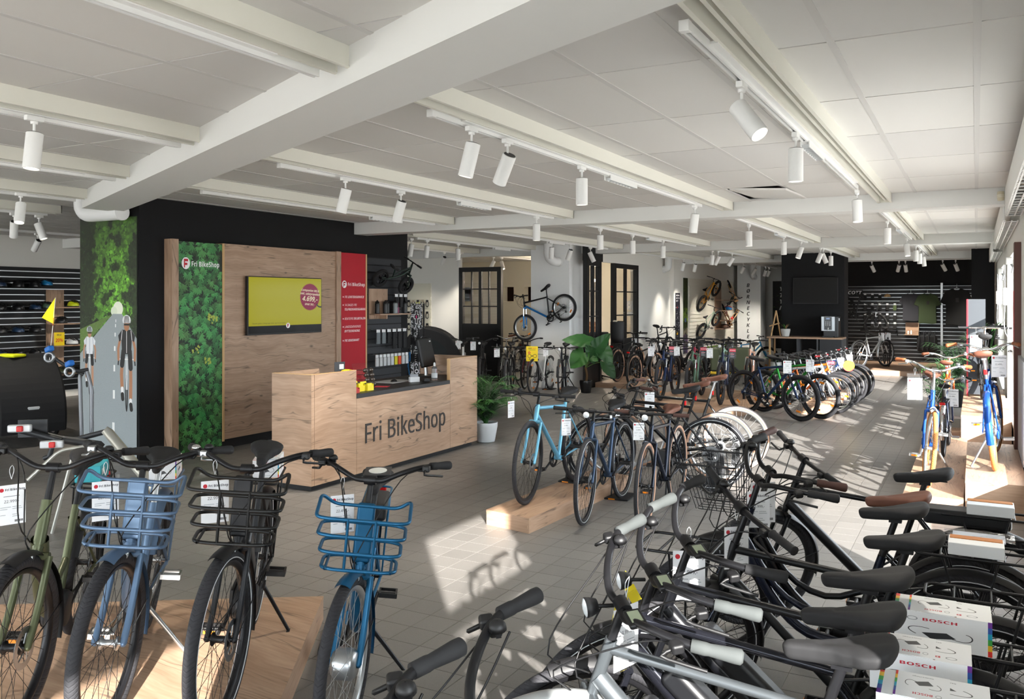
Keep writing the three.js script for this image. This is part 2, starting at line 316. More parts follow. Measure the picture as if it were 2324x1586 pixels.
// ---------------------------------------------------------------- bicycles
// local axes of a bicycle: x forward, y up, z to the rider's right; origin on the ground under the bottom bracket
const treadBump = dataTex(128, 64, (u, v) => { const k = ((u * 8 + Math.abs(v - 0.5) * 5) % 1 + 1) % 1; return k < 0.26 ? 60 : 200 + 40 * nz(u * 20, v * 20); }, false);
treadBump.wrapS = treadBump.wrapT = THREE.RepeatWrapping; treadBump.repeat.set(14, 1);
const treadRubber = new THREE.MeshStandardMaterial({ color: 0x26262a, roughness: 0.8, bumpMap: treadBump, bumpScale: 0.0025 });
const tanRubber = new THREE.MeshStandardMaterial({ color: 0xb5793f, roughness: 0.75, bumpMap: treadBump, bumpScale: 0.0025 });
const wallTan = mat(0xb08a72, 0.8), stripeM = mat(0xcfd3d6, 0.35), rimBlack = mat(0x1c1c1f, 0.4, 0.4), rimSilver = mat(0xc4c7c9, 0.3, 0.9), spokeBlack = mat(0x2a2a2c, 0.5, 0.4), spokeSilver = mat(0xb9bcbe, 0.35, 0.9);
const orangeRefl = mat(0xf28a10, 0.3), redRefl = mat(0xd01214, 0.25), discM = mat(0x9a9da0, 0.3, 0.95), blackAlloy = mat(0x19191c, 0.4, 0.3), gripBlack = mat(0x1d1d1f, 0.8), saddleBlack = mat(0x1f1f21, 0.78), leather = mat(0x6b4232, 0.6), lensM = mat(0xdfe6ea, 0.08, 0.2), cableM = mat(0x101012, 0.5);
const gripGrey = mat(0x414545, 0.85), gripBrown = mat(0x4d322b, 0.75), silverAlloy = mat(0xb8bbbd, 0.3, 0.9);
const SEG = [30, 44, 72], RAD = [6, 8, 12], TR = [6, 8, 10];

function wheelParts(S, front) {
  const q = S.q, R = S.R, tw = S.tw, key = [R, tw, q].join();
  const tyreG = memo('tyre' + key, () => { const g = new THREE.TorusGeometry(R - tw, tw, TR[q], SEG[q]); return g; });
  const tyre = new THREE.Mesh(tyreG, S.tyre === 'tan' ? tanRubber : S.tyre === 'wall' ? wallTan : q > 0 ? treadRubber : rubber);
  tyre.castShadow = tyre.receiveShadow = true;
  const Rr = R - 2 * tw - 0.004;
  mesh('rim', memo('rim' + key, () => lathe([[Rr + 0.006, -tw * 0.62], [Rr + 0.006, tw * 0.62], [Rr - 0.006, tw * 0.6], [Rr - 0.016, 0.005], [Rr - 0.016, -0.005], [Rr - 0.006, -tw * 0.6], [Rr + 0.006, -tw * 0.62]], SEG[q], 'z')), S.rim === 'silver' ? rimSilver : rimBlack, tyre);
  if (S.tyre === 'wall') mesh('tread', memo('tread' + key, () => { const pr = []; for (let k = -4; k <= 4; k++) { const f = k * 0.28; pr.push([R - tw + tw * 1.03 * Math.cos(f), tw * 1.03 * Math.sin(f)]); } return lathe(pr, SEG[q], 'z'); }), treadRubber, tyre);
  if (S.stripe) mesh('reflective_stripe', memo('stripe' + key, () => merge([-1, 1].map((s) => { const g = new THREE.TorusGeometry(R - tw * 1.45, 0.0026, 4, SEG[q]); g.translate(0, 0, s * tw * 0.9); return g; }))), stripeM, tyre);
  const n = [16, 24, 32][q], hr = front && S.hubMotor ? 0.06 : 0.024, hz = 0.03;
  stuff(mesh('spokes', memo('spokes' + key + hr, () => {
    const out = [];
    for (let i = 0; i < n; i++) {
      const t = i / n * Math.PI * 2, s = i % 2 ? 1 : -1, off = (i % 4 < 2 ? 1 : -1) * 0.9;
      const g = cyl(P(hr * Math.cos(t + off), hr * Math.sin(t + off), s * hz), P((Rr - 0.012) * Math.cos(t), (Rr - 0.012) * Math.sin(t), 0), q === 0 ? 0.0016 : 0.0013, q === 0 ? 0.0016 : 0.0013, 3);
      out.push(g);
    }
    return merge(out);
  }), S.spoke === 'silver' ? spokeSilver : spokeBlack, tyre));
  mesh('hub', memo('hub' + hr + q + front, () => hr > 0.05 ? lathe([[0.001, -0.05], [0.045, -0.05], [0.062, -0.03], [0.062, 0.03], [0.045, 0.05], [0.001, 0.05]], 20, 'z') : lathe([[0.001, -0.06], [0.009, -0.06], [0.009, -0.036], [0.026, -0.034], [0.026, -0.028], [0.014, -0.02], [0.014, 0.02], [0.026, 0.028], [0.026, 0.034], [0.009, 0.036], [0.009, 0.06], [0.001, 0.06]], q ? 14 : 8, 'z')), S.hubMotor && front ? silverAlloy : S.hub === 'silver' ? silverAlloy : blackAlloy, tyre);
  if (S.disc) mesh('brake_disc', memo('disc' + q, () => { const g = lathe([[0.055, -0.001], [0.08, -0.001], [0.08, 0.001], [0.055, 0.001], [0.055, -0.001]], q ? 24 : 14, 'z'), arms = [0, 1, 2, 3, 4].map((k) => { const t = k * 1.2566; return cyl(P(0.02 * Math.cos(t), 0.02 * Math.sin(t), 0), P(0.057 * Math.cos(t + 0.5), 0.057 * Math.sin(t + 0.5), 0), 0.003, 0.003, 4); }); const m = merge([g, ...arms]); m.translate(0, 0, -0.042); return m; }), discM, tyre);
  if (!front) mesh('sprocket', memo('cass' + q, () => lathe([[0.012, 0.03], [0.05, 0.03], [0.048, 0.035], [0.04, 0.038], [0.032, 0.045], [0.024, 0.05], [0.012, 0.05]], q ? 20 : 10, 'z')), steelGrey, tyre);
  if (S.refl) for (let k = 0; k < 2; k++) { const t = 0.9 + k * Math.PI + (front ? 0.5 : 0), r = Rr * 0.72; const g = memo('refl', () => lrb(0.03, 0.075, 0.012, 0, 0, 0, 0.005, 1)); const o = mesh('reflector', g, orangeRefl, tyre); o.position.set(r * Math.cos(t), r * Math.sin(t), 0.004); o.rotation.z = t + Math.PI / 2 + 1.57; }
  return tyre;
}
function saddleGeo(wide, q) {
  return memo('saddle' + wide + q, () => {
    const nu = [12, 18, 30][q], nv = [10, 16, 24][q], prof = [[0, 0.05], [0.06, 0.068], [0.15, 0.08], [0.27, 0.077], [0.4, 0.056], [0.55, 0.036], [0.7, 0.027], [0.85, 0.023], [1, 0.019]];
    const wAt = (u) => { for (let i = 1; i < prof.length; i++) if (u <= prof[i][0]) { const [a, b] = prof[i - 1], [c, d] = prof[i], t = (u - a) / (c - a), s = t * t * (3 - 2 * t); return b + (d - b) * s; } return 0.019; };
    const pos = [], idx = [], uv = [];
    for (let i = 0; i <= nu; i++) {
      const s0 = i / nu, u = 0.5 - 0.5 * Math.cos(Math.PI * s0), back = Math.sqrt(Math.max(0, 1 - Math.pow(1 - Math.min(1, u / 0.1), 2))), nose = Math.sqrt(Math.max(0, 1 - Math.pow(1 - Math.min(1, (1 - u) / 0.07), 2))), e = Math.min(back, nose) || 0.002;
      const w = wAt(u) * wide * e, x = -0.13 + 0.275 * u, mid = -0.012 + 0.03 * Math.pow(1 - u, 2) - 0.012 * u * u;
      for (let j = 0; j <= nv; j++) {
        const f = j / nv * Math.PI * 2, c = Math.cos(f), s = Math.sin(f), cc = Math.sign(c) * Math.pow(Math.abs(c), 0.85);
        const up = (0.012 + 0.012 * (1 - u)) * e, down = (0.03 + 0.008 * Math.sin(3 * u)) * e, groove = s > 0 && u < 0.7 ? -0.007 * e * Math.exp(-Math.pow(c * w / 0.014, 2)) * Math.min(1, u * 6) : 0;
        pos.push(x, mid + (s > 0 ? up * Math.pow(s, 0.8) : down * -Math.pow(-s, 0.6)) + groove, cc * w * (s < 0 ? 1 - 0.12 * Math.pow(-s, 1) : 1)); uv.push(u, j / nv);
        if (i < nu && j < nv) { const k = i * (nv + 1) + j; idx.push(k, k + 1, k + nv + 1, k + 1, k + nv + 2, k + nv + 1); }
      }
    }
    const g = new THREE.BufferGeometry(); g.setAttribute('position', new THREE.Float32BufferAttribute(pos, 3)); g.setAttribute('uv', new THREE.Float32BufferAttribute(uv, 2)); g.setIndex(idx); g.computeVertexNormals(); return g;
  });
}
// a mudguard: a strip of curved section along an arc round the hub
function guardGeo(R, w, t0, t1, q) {
  return memo(['guard', R, w, t0, t1, q].join(), () => {
    const nu = [12, 18, 30][q], nv = 6, pos = [], idx = [], uv = [];
    for (let k = 0; k < 2; k++) for (let i = 0; i <= nu; i++) for (let j = 0; j <= nv; j++) {
      const t = t0 + (t1 - t0) * i / nu, f = (j / nv - 0.5) * 2, r = R + 0.016 - 0.018 * f * f - (k ? 0.002 : 0);
      pos.push(r * Math.cos(t), r * Math.sin(t), f * w); uv.push(i / nu, j / nv);
      if (i < nu && j < nv) { const a = k * (nu + 1) * (nv + 1) + i * (nv + 1) + j, b = a + nv + 1; if (k) idx.push(a, b, a + 1, a + 1, b, b + 1); else idx.push(a, a + 1, b, a + 1, b + 1, b); }
    }
    const g = new THREE.BufferGeometry(); g.setAttribute('position', new THREE.Float32BufferAttribute(pos, 3)); g.setAttribute('uv', new THREE.Float32BufferAttribute(uv, 2)); g.setIndex(idx); g.computeVertexNormals(); return g;
  });
}
const KIND = {
  city: { R: 0.345, tw: 0.02, HB: [0.475, 0.69], HT: [0.42, 0.84], C: [0.385, 0.965], bar: 'city', RA: -0.46, FA: 0.635, saddle: 0.94, tube: 0.016 },
  step: { R: 0.345, tw: 0.023, HB: [0.475, 0.68], HT: [0.415, 0.86], C: [0.375, 0.985], bar: 'city', RA: -0.47, FA: 0.635, saddle: 0.92, tube: 0.02 },
  hybrid: { R: 0.345, tw: 0.017, HB: [0.46, 0.69], HT: [0.42, 0.8], C: [0.47, 0.895], bar: 'flat', RA: -0.43, FA: 0.615, saddle: 0.93, tube: 0.017 },
  mtb: { R: 0.348, tw: 0.028, HB: [0.46, 0.72], HT: [0.42, 0.84], C: [0.46, 0.98], bar: 'riser', RA: -0.43, FA: 0.64, saddle: 0.9, tube: 0.02, susp: true },
  road: { R: 0.34, tw: 0.015, HB: [0.45, 0.69], HT: [0.41, 0.82], C: [0.5, 0.9], bar: 'drop', RA: -0.41, FA: 0.6, saddle: 0.96, tube: 0.018 },
};
function bike(S0) {
  const S = { q: 1, color: 0x18181b, gloss: 0.35, metal: 0.3, steer: 0, ...KIND[S0.kind], ...S0 }, { q, R } = S;
  const n = RAD[q], b = thing(S.name || 'bicycle', S.label, S.category || 'bicycle', P(0, 0, 0), 0, S.group);
  b.userData.S = undefined; bikeSpec.set(b, S);
  const fm = mat(S.color, S.gloss, S.metal), fm2 = S.color2 !== undefined ? mat(S.color2, S.gloss, S.metal) : fm, part = S.bright ? silverAlloy : blackAlloy;
  const HB = P(...S.HB), HT = P(...S.HT), RA = P(S.RA, R), FA = P(S.FA, R), BB = P(0, 0.285 + (R - 0.345)), sd = P(-0.31, 0.951), C = P(...S.C);
  const up = HT.clone().sub(HB).normalize();
  const stLen = S.kind === 'step' ? 0.42 : S.kind === 'city' ? 0.5 : 0.47, ST = BB.clone().addScaledVector(sd, stLen), sdlY = S.saddle, post = BB.clone().addScaledVector(sd, (sdlY - 0.05 - BB.y) / sd.y);
  const SQ = new THREE.Quaternion().setFromAxisAngle(up, S.steer);
  const turn = (o) => { if (S.steer) { o.quaternion.copy(SQ); o.position.copy(HB.clone().sub(HB.clone().applyQuaternion(SQ))); } return o; };
  // wheels
  const fw = wheelParts(S, true); fw.name = 'front_wheel'; fw.quaternion.copy(SQ); fw.position.copy(FA.clone().sub(HB).applyQuaternion(SQ).add(HB)); b.add(fw);
  const rw = wheelParts(S, false); rw.name = 'rear_wheel'; rw.position.copy(RA); b.add(rw);
  // frame
  const key = [S.kind, R, S.HB, S.HT, q, S.ebike, S.mixte].join();
  const t = S.tube;
  mesh('frame', memo('frame' + key, () => {
    const g = [cyl(HB, HT, t * 1.15, t * 1.15, n, true), cyl(BB, ST.clone().addScaledVector(sd, 0.03), t * 0.95, t * 0.9, n, true), cyl(BB.clone().add(P(0, 0, -0.036)), BB.clone().add(P(0, 0, 0.036)), 0.022, 0.022, n, true)];
    const hb = HB.clone().addScaledVector(up, 0.035), ht = HT.clone().addScaledVector(up, -0.03), dt = S.ebike ? t * 1.7 : t * 1.15;
    if (S.kind === 'step') {
      g.push(tube([hb, P(0.33, 0.47), P(0.19, 0.335), P(0.03, 0.3)], dt, 14, n), tube([hb.clone().addScaledVector(up, 0.03), P(0.3, 0.5), P(0.12, 0.42), ST.clone().lerp(BB, 0.5)], t * 0.75, 10, n));
    } else if (S.mixte) {
      g.push(cyl(hb, BB, dt, dt, n), cyl(ht, BB.clone().lerp(ST, 0.52), t * 0.85, t * 0.85, n));
    } else {
      g.push(cyl(hb, BB, dt, dt, n), cyl(ht, ST, t * 0.95, t * 0.85, n));
    }
    for (const s of [-1, 1]) {
      g.push(cyl(BB.clone().add(P(-0.02, 0, s * 0.025)), RA.clone().add(P(0.01, 0, s * 0.062)), 0.011, 0.008, n > 8 ? 8 : 6), cyl(ST.clone().add(P(0, -0.03, s * 0.018)), RA.clone().add(P(0.005, 0, s * 0.062)), 0.0085, 0.007, n > 8 ? 8 : 6));
      g.push(lb(0.03, 0.035, 0.006, RA.x + 0.005, RA.y, s * 0.064));
    }
    return merge(g);
  }), fm, b);
  if (S.color2 !== undefined) mesh('down_tube', memo('dt2' + key, () => { const dt = S.ebike ? t * 1.72 : t * 1.17; return S.kind === 'step' ? tube([HB.clone().addScaledVector(up, 0.035), P(0.33, 0.47), P(0.19, 0.335), P(0.06, 0.305)], dt * 1.01, 14, n) : cyl(HB.clone().addScaledVector(up, 0.035).lerp(BB, 0.06), HB.clone().addScaledVector(up, 0.035).lerp(BB, 0.9), dt, dt, n); }), fm2, b);
  // fork
  const fz = S.susp ? 0.062 : 0.05, crown = HB.clone().addScaledVector(up, -0.03);
  const fork = turn(mesh('fork', memo('fork' + key, () => {
    const g = [cyl(HB, crown.clone().addScaledVector(up, -0.02), t * 1.05, t * 0.9, n, true), cyl(crown.clone().add(P(0, 0, -fz)), crown.clone().add(P(0, 0, fz)), 0.016, 0.016, n, true)];
    for (const s of [-1, 1]) {
      const top = crown.clone().add(P(0.0, 0, s * fz)), end = FA.clone().add(P(0, 0, s * (fz + 0.004)));
      if (S.susp) g.push(cyl(top.clone().lerp(end, 0.4), end, 0.02, 0.017, n, true)); else g.push(tube([top, top.clone().lerp(end, 0.6).add(P(-0.012, 0, 0)), end], S.kind === 'step' ? 0.014 : 0.012, 6, n));
      g.push(ball(end, 0.014, 6));
    }
    return merge(g);
  }), S.fork !== undefined ? mat(S.fork, S.gloss, S.metal) : fm, b));
  if (S.susp) mesh('stanchion', memo('stan' + key, () => merge([-1, 1].map((s) => { const top = crown.clone().add(P(0, 0, s * fz)), end = FA.clone().add(P(0, 0, s * (fz + 0.004))); return cyl(top, top.clone().lerp(end, 0.45), 0.014, 0.014, n, true); }))), S.stan === 'black' ? blackAlloy : chrome, fork);
  // seat
  mesh('seat_post', memo('post' + key + sdlY, () => merge([cyl(ST, post, 0.0135, 0.0135, n, true), lb(0.05, 0.02, 0.035, post.x, post.y + 0.005, 0), cyl(post.clone().add(P(-0.1, 0.022, 0.02)), post.clone().add(P(0.1, 0.022, 0.02)), 0.004, 0.004, 5), cyl(post.clone().add(P(-0.1, 0.022, -0.02)), post.clone().add(P(0.1, 0.022, -0.02)), 0.004, 0.004, 5)])), part, b);
  const sad = mesh('saddle', saddleGeo(S.wide || 1, q), S.leather ? leather : saddleBlack, b); sad.position.set(post.x, sdlY, 0);
  // handlebar, stem and controls
  const stem = [cyl(HT, HT.clone().addScaledVector(up, Math.max(0.02, (C.y - HT.y) * 0.92)), 0.014, 0.013, n, true)];
  const stTop = HT.clone().addScaledVector(up, Math.max(0.02, (C.y - HT.y) * 0.92)); stem.push(cyl(stTop, C, 0.014, 0.014, n, true), cyl(C.clone().add(P(0, 0, -0.025)), C.clone().add(P(0, 0, 0.025)), 0.021, 0.021, n, true));
  const barR = 0.0115, bw = S.barW || 0.31; let ends, barG;
  if (S.bar === 'city') {
    const side = (s) => [C.clone(), C.clone().add(P(0.015, 0.005, s * 0.06)), C.clone().add(P(0.0, 0.035, s * 0.13)), C.clone().add(P(-0.05, 0.055, s * (bw - 0.11))), C.clone().add(P(-0.1, 0.058, s * (bw - 0.055))), C.clone().add(P(-0.19, 0.05, s * bw))];
    barG = [tube(side(-1), barR, q ? 20 : 10, n), tube(side(1), barR, q ? 20 : 10, n)]; ends = [-1, 1].map((s) => { const p = side(s); return [p[4].clone().lerp(p[5], 0.0), p[5]]; });
  } else if (S.bar === 'drop') {
    const side = (s) => [C.clone().add(P(0, 0, 0)), C.clone().add(P(0, 0, s * 0.19)), C.clone().add(P(0.08, 0.0, s * 0.2)), C.clone().add(P(0.1, -0.05, s * 0.205)), C.clone().add(P(0.07, -0.11, s * 0.21)), C.clone().add(P(-0.03, -0.125, s * 0.215))];
    barG = [-1, 1].map((s) => tube(side(s), 0.013, 18, n, false, 0.35)); ends = [-1, 1].map((s) => [C.clone().add(P(0.03, 0.0, s * 0.197)), C.clone().add(P(0.1, 0.035, s * 0.2))]);
  } else {
    const rise = S.bar === 'riser' ? 0.02 : 0;
    const side = (s) => [C.clone(), C.clone().add(P(0, 0, s * 0.05)), C.clone().add(P(-0.005, rise, s * 0.11)), C.clone().add(P(-0.03, rise, s * bw))];
    barG = [-1, 1].map((s) => tube(side(s), barR, 10, n, false, 0.3)); ends = [-1, 1].map((s) => { const p = side(s); return [p[2].clone().lerp(p[3], 0.42), p[3]]; });
  }
  const hb = turn(mesh('handlebar', memo('bar' + key + [S.C, S.bar, bw].join(), () => merge([...stem, ...barG])), S.barBright ? chrome : blackAlloy, b));
  const gm = { grey: gripGrey, brown: gripBrown, tan: mat(0x8a4f2c, 0.6), red: mat(0xc8202a, 0.6) }[S.grip] || gripBlack;
  const lathGrip = memo('grip' + q + S.bar, () => lathe(S.bar === 'city' ? [[0.001, 0], [0.0165, 0], [0.017, 0.035], [0.0155, 0.045], [0.0165, 0.06], [0.0195, 0.105], [0.019, 0.122], [0.012, 0.128], [0.001, 0.128]] : [[0.001, 0], [0.0175, 0], [0.0175, 0.006], [0.0155, 0.008], [0.0155, 0.118], [0.0175, 0.12], [0.0175, 0.126], [0.001, 0.127]], q > 1 ? 18 : 10));
  ends.forEach(([p0, p1], k) => {
    const d = p1.clone().sub(p0).normalize(), gr = mesh('grip', lathGrip, gm, hb); gr.quaternion.setFromUnitVectors(YUP, d); gr.position.copy(p1).addScaledVector(d, -0.124);
    if (q > 0) {
      const s = k ? 1 : -1, o = p1.clone().addScaledVector(d, -0.15), fwd = P(0.055, -0.025, 0), inw = d.clone().multiplyScalar(0.12);
      mesh('brake_lever', memo('lever' + key + S.bar + bw + k, () => merge([lrb(0.034, 0.028, 0.034, o.x + 0.012, o.y - 0.008, o.z, 0.008), tube([o.clone().add(P(0.02, -0.012, 0)), o.clone().add(fwd), o.clone().add(fwd).addScaledVector(inw, 0.5).add(P(0.006, -0.006, 0)), o.clone().add(fwd).addScaledVector(inw, 1.0).add(P(0.004, -0.012, 0))], 0.0055, 8, 5), lrb(0.03, 0.02, 0.03, o.x - 0.004, o.y - 0.014, o.z - s * 0.03, 0.007)])), S.bright ? silverAlloy : blackPlastic, hb);
    }
  });
  if (q > 0) { const o = ends[S.bellSide === 0 ? 0 : 1][0].clone().lerp(C, 0.25).add(P(0.005, 0.022, 0)); mesh('bell', memo('bell' + key + S.bar, () => { const g = merge([lathe([[0.001, 0.022], [0.012, 0.02], [0.019, 0.012], [0.021, 0], [0.001, 0]], q > 1 ? 16 : 8), lb(0.012, 0.016, 0.024, 0, -0.008, 0)]); g.translate(o.x, o.y, o.z); return g; }), S.bright ? chrome : blackPlastic, hb); }
  if (S.display) { const o = C.clone().add(P(0.0, 0.03, -0.1)); const dsp = mesh('display', lrb(0.05, 0.016, 0.07, o.x, o.y, o.z, 0.006), S.bright ? silverAlloy : blackPlastic, hb); dsp.rotation.z = 0; mesh('display_screen', lb(0.032, 0.002, 0.046, o.x, o.y + 0.0085, o.z), mat(0x9aa38a, 0.2), hb); }
  if (q > 0) {
    const A = ends[0][0], B2 = ends[1][0], mid = crown.clone().add(P(0.06, 0.03, 0));
    const cab = turn(mesh('brake_cable', memo('cable' + key + S.bar + bw + (S.C), () => merge([
      tube([A.clone().add(P(0.03, -0.01, 0.03)), A.clone().add(P(0.11, -0.05, 0.12)), mid.clone().add(P(0.05, 0.1, -0.02)), mid], 0.0028, 14, 4),
      tube([B2.clone().add(P(0.03, -0.01, -0.03)), B2.clone().add(P(0.12, -0.03, -0.12)), mid.clone().add(P(0.06, 0.14, 0.02)), HB.clone().add(P(0.0, 0.02, 0.03))], 0.0028, 14, 4),
      tube([B2.clone().add(P(0.0, -0.02, -0.05)), B2.clone().add(P(0.08, -0.1, -0.13)), HB.clone().add(P(0.05, 0.05, 0.03)), HB.clone().lerp(BB, 0.1).add(P(0, 0, 0.03))], 0.0028, 14, 4)])), cableM, b));
    cab.userData.kind = undefined;
  }
  // drive
  const crank = mesh('crankset', memo('crank' + q + (S.bright ? 1 : 0) + S.ebike, () => {
    const ring = lathe([[0.062, 0.043], [0.088, 0.043], [0.09, 0.046], [0.088, 0.049], [0.062, 0.049], [0.062, 0.043]], q ? 28 : 14, 'z'), g = [ring];
    for (let k = 0; k < 5; k++) { const w = k * 1.2566; g.push(cyl(P(0.012 * Math.cos(w), 0.012 * Math.sin(w), 0.046), P(0.064 * Math.cos(w), 0.064 * Math.sin(w), 0.046), 0.006, 0.005, 4)); }
    for (const s of [-1, 1]) g.push(cyl(P(0, 0, s * 0.045), P(s * 0.14, s * -0.09, s * 0.068), 0.011, 0.008, 6, true));
    g.push(cyl(P(0, 0, -0.05), P(0, 0, 0.055), 0.012, 0.012, 8, true));
    return merge(g);
  }), S.bright ? silverAlloy : blackAlloy, b); crank.position.copy(BB);
  const pedG = memo('pedal' + q, () => merge([lb(0.008, 0.022, 0.088, -0.04, 0, 0.046), lb(0.008, 0.022, 0.088, 0.04, 0, 0.046), lb(0.075, 0.022, 0.01, 0, 0, 0.006), lb(0.075, 0.022, 0.01, 0, 0, 0.086), cyl(P(0, 0, -0.01), P(0, 0, 0.088), 0.01, 0.01, 6, true)]));
  const refG = memo('pedref', () => lb(0.004, 0.014, 0.05, 0.0455, 0, 0.046));
  for (const s of [-1, 1]) { const p = mesh('pedal', pedG, S.bright ? silverAlloy : blackPlastic, crank); p.position.set(s * 0.14, s * -0.09, s * 0.072); if (s < 0) p.rotation.y = Math.PI; if (q > 0) { const f = mesh('pedal_reflector', refG, orangeRefl, crank); f.position.copy(p.position); f.rotation.copy(p.rotation); } }
  if (S.chainGuard) mesh('chain_guard', memo('cg' + key, () => { const g = lrb(Math.abs(S.RA) + 0.1, 0.07, 0.022, S.RA / 2 + 0.02, BB.y + 0.03, 0.052, 0.01); return g; }), S.chainGuard === 'frame' ? fm : blackPlastic, b);
  else mesh('chain', memo('chain' + key, () => merge([cyl(P(0, BB.y + 0.088, 0.046), P(S.RA, R + 0.04, 0.042), 0.004, 0.004, 4), cyl(P(0, BB.y - 0.088, 0.046), P(S.RA + 0.02, R - 0.09, 0.042), 0.004, 0.004, 4)])), mat(0x55565a, 0.4, 0.7), b);
  if (S.derail) mesh('derailleur', memo('der' + key, () => merge([lrb(0.04, 0.09, 0.02, S.RA + 0.025, R - 0.07, 0.05, 0.008), cyl(P(S.RA + 0.02, R - 0.03, 0.04), P(S.RA + 0.02, R - 0.03, 0.06), 0.022, 0.022, 8, true)])), blackAlloy, b);
  if (S.ebike) {
    if (S.ebike === 'mid' || S.ebike === 'tube') mesh('motor', memo('motor' + q, () => { const g = lathe([[0.001, -0.055], [0.07, -0.055], [0.082, -0.035], [0.085, 0.02], [0.07, 0.04], [0.001, 0.042]], q ? 24 : 12, 'z'); g.scale(1.15, 1, 1); g.translate(0.03, 0.0, 0); return g; }), mat(0x2a2b2e, 0.5, 0.2), b).position.copy(BB);
    if (S.ebike === 'mid') { const bt = mesh('battery', memo('batt', () => lrb(0.36, 0.085, 0.08, 0, 0, 0, 0.025, 3)), mat(0x17181b, 0.38), b); const p0 = HB.clone().lerp(BB, 0.48).add(P(-0.045, 0.06, 0)); bt.position.copy(p0); bt.rotation.z = Math.atan2(HB.y - BB.y, HB.x - BB.x); mesh('battery_lock', memo('blk', () => cyl(P(0, 0, 0.038), P(0, 0, 0.044), 0.012, 0.012, 10, true)), steelGrey, bt).position.set(0.12, 0, 0); }
    if (S.ebike === 'rack') mesh('battery', memo('batt2', () => lrb(0.38, 0.075, 0.13, -0.38, 0.745, 0, 0.02, 3)), mat(0x17181b, 0.4), b);
  }
  // guards, carrier, lights, stand
  if (S.guards) {
    const gmat = S.guards === 'silver' ? mat(0xb4b7b9, 0.3, 0.6) : S.guards === 'frame' ? fm : S.guards === 'chrome' ? chrome : mat(0x18181a, 0.45);
    const fg = mesh('mudguard', guardGeo(R, S.tw + 0.009, 1.3, 3.4, q), gmat, b); fg.quaternion.copy(SQ); fg.position.copy(fw.position);
    mesh('mudguard_stay', memo('gs' + R, () => merge([-1, 1].map((s) => cyl(P(0, 0, s * 0.06), P((R + 0.008) * Math.cos(2.95), (R + 0.008) * Math.sin(2.95), s * 0.025), 0.0025, 0.0025, 4)))), S.bright ? chrome : blackAlloy, fg);
    const rg = mesh('mudguard', guardGeo(R, S.tw + 0.009, 0.35, 3.35, q), gmat, b); rg.position.copy(RA);
    mesh('mudguard_stay', memo('gs2' + R, () => merge([-1, 1].map((s) => cyl(P(0, 0, s * 0.06), P((R + 0.008) * Math.cos(2.85), (R + 0.008) * Math.sin(2.85), s * 0.025), 0.0025, 0.0025, 4)))), S.bright ? chrome : blackAlloy, rg);
  }
  if (S.rack) {
    const y = R + 0.42, x0 = S.RA + 0.2, x1 = S.RA - 0.26, w = 0.065;
    mesh('carrier', memo('rack' + key, () => {
      const g = [bentTube([P(x0, y, -w), P(x1, y + 0.0, -w), P(x1, y, w), P(x0, y, w)], 0.006, 0.03, 6, true)];
      for (const x of [0.2, 0.45, 0.7]) g.push(cyl(P(x0 + (x1 - x0) * x, y, -w), P(x0 + (x1 - x0) * x, y, w), 0.004, 0.004, 5));
      for (const s of [-1, 1]) g.push(cyl(P(S.RA, R, s * 0.068), P(S.RA - 0.1, y, s * w), 0.005, 0.005, 5), cyl(P(S.RA, R + 0.02, s * 0.068), P(S.RA + 0.1, y, s * w), 0.005, 0.005, 5));
      g.push(cyl(P(x0, y, 0), P(ST.x + 0.0, ST.y - 0.02, 0), 0.005, 0.005, 5));
      if (S.rack === 'double') for (const s of [-1, 1]) g.push(bentTube([P(x0 + 0.05, y - 0.02, s * (w + 0.012)), P(x0 - 0.02, y - 0.14, s * (w + 0.02)), P(x1 + 0.08, y - 0.14, s * (w + 0.02)), P(x1 + 0.02, y - 0.02, s * (w + 0.012))], 0.005, 0.03, 5));
      return merge(g);
    }), S.rackM === 'frame' ? fm : blackAlloy, b);
    mesh('tail_light', memo('tl' + key, () => lrb(0.02, 0.035, 0.07, x1 - 0.01, y - 0.02, 0, 0.008, 1)), redRefl, b);
  } else if (S.tail) mesh('tail_light', memo('tl2' + key, () => lrb(0.02, 0.045, 0.03, ST.x - 0.045, ST.y + 0.09, 0, 0.006, 1)), redRefl, b);
  if (S.light) { const L = turn(mesh('headlight', memo('hl' + key + S.light, () => { const o = S.light === 'bar' ? C.clone().add(P(0.06, -0.02, 0.05)) : HB.clone().add(P(0.06, -0.01, 0)); const g = merge([lathe([[0.001, 0], [0.02, 0], [0.027, 0.02], [0.029, 0.035], [0.001, 0.036]], q > 1 ? 18 : 10, 'x'), cyl(P(-0.05, -0.01, 0), P(0.01, 0, 0), 0.006, 0.006, 5)]); g.translate(o.x, o.y, o.z); return g; }), S.bright ? silverAlloy : blackPlastic, b)); mesh('lamp_lens', memo('hll' + key + S.light, () => { const o = S.light === 'bar' ? C.clone().add(P(0.06, -0.02, 0.05)) : HB.clone().add(P(0.06, -0.01, 0)); const g = lathe([[0.001, 0.043], [0.014, 0.041], [0.026, 0.036]], q > 1 ? 18 : 10, 'x'); g.translate(o.x, o.y, o.z); return g; }), lensM, L); }
  if (S.white) turn(mesh('front_reflector', memo('fr' + key + S.C, () => { const g = lathe([[0.001, 0.012], [0.024, 0.01], [0.026, 0], [0.001, 0]], 14, 'x'); g.translate(C.x + 0.03, C.y - 0.03, 0.04); return g; }), mat(0xe8ecf0, 0.25), b));
  if (S.stand === 'kick') mesh('kickstand', memo('ks' + key, () => merge([cyl(P(S.RA + 0.17, R - 0.09, -0.05), P(S.RA + 0.12, 0.02, -0.19), 0.011, 0.009, 8, true), lrb(0.06, 0.016, 0.03, S.RA + 0.125, 0.012, -0.195, 0.006, 1), lb(0.04, 0.03, 0.03, S.RA + 0.17, R - 0.085, -0.045)])), S.bright ? silverAlloy : blackAlloy, b);
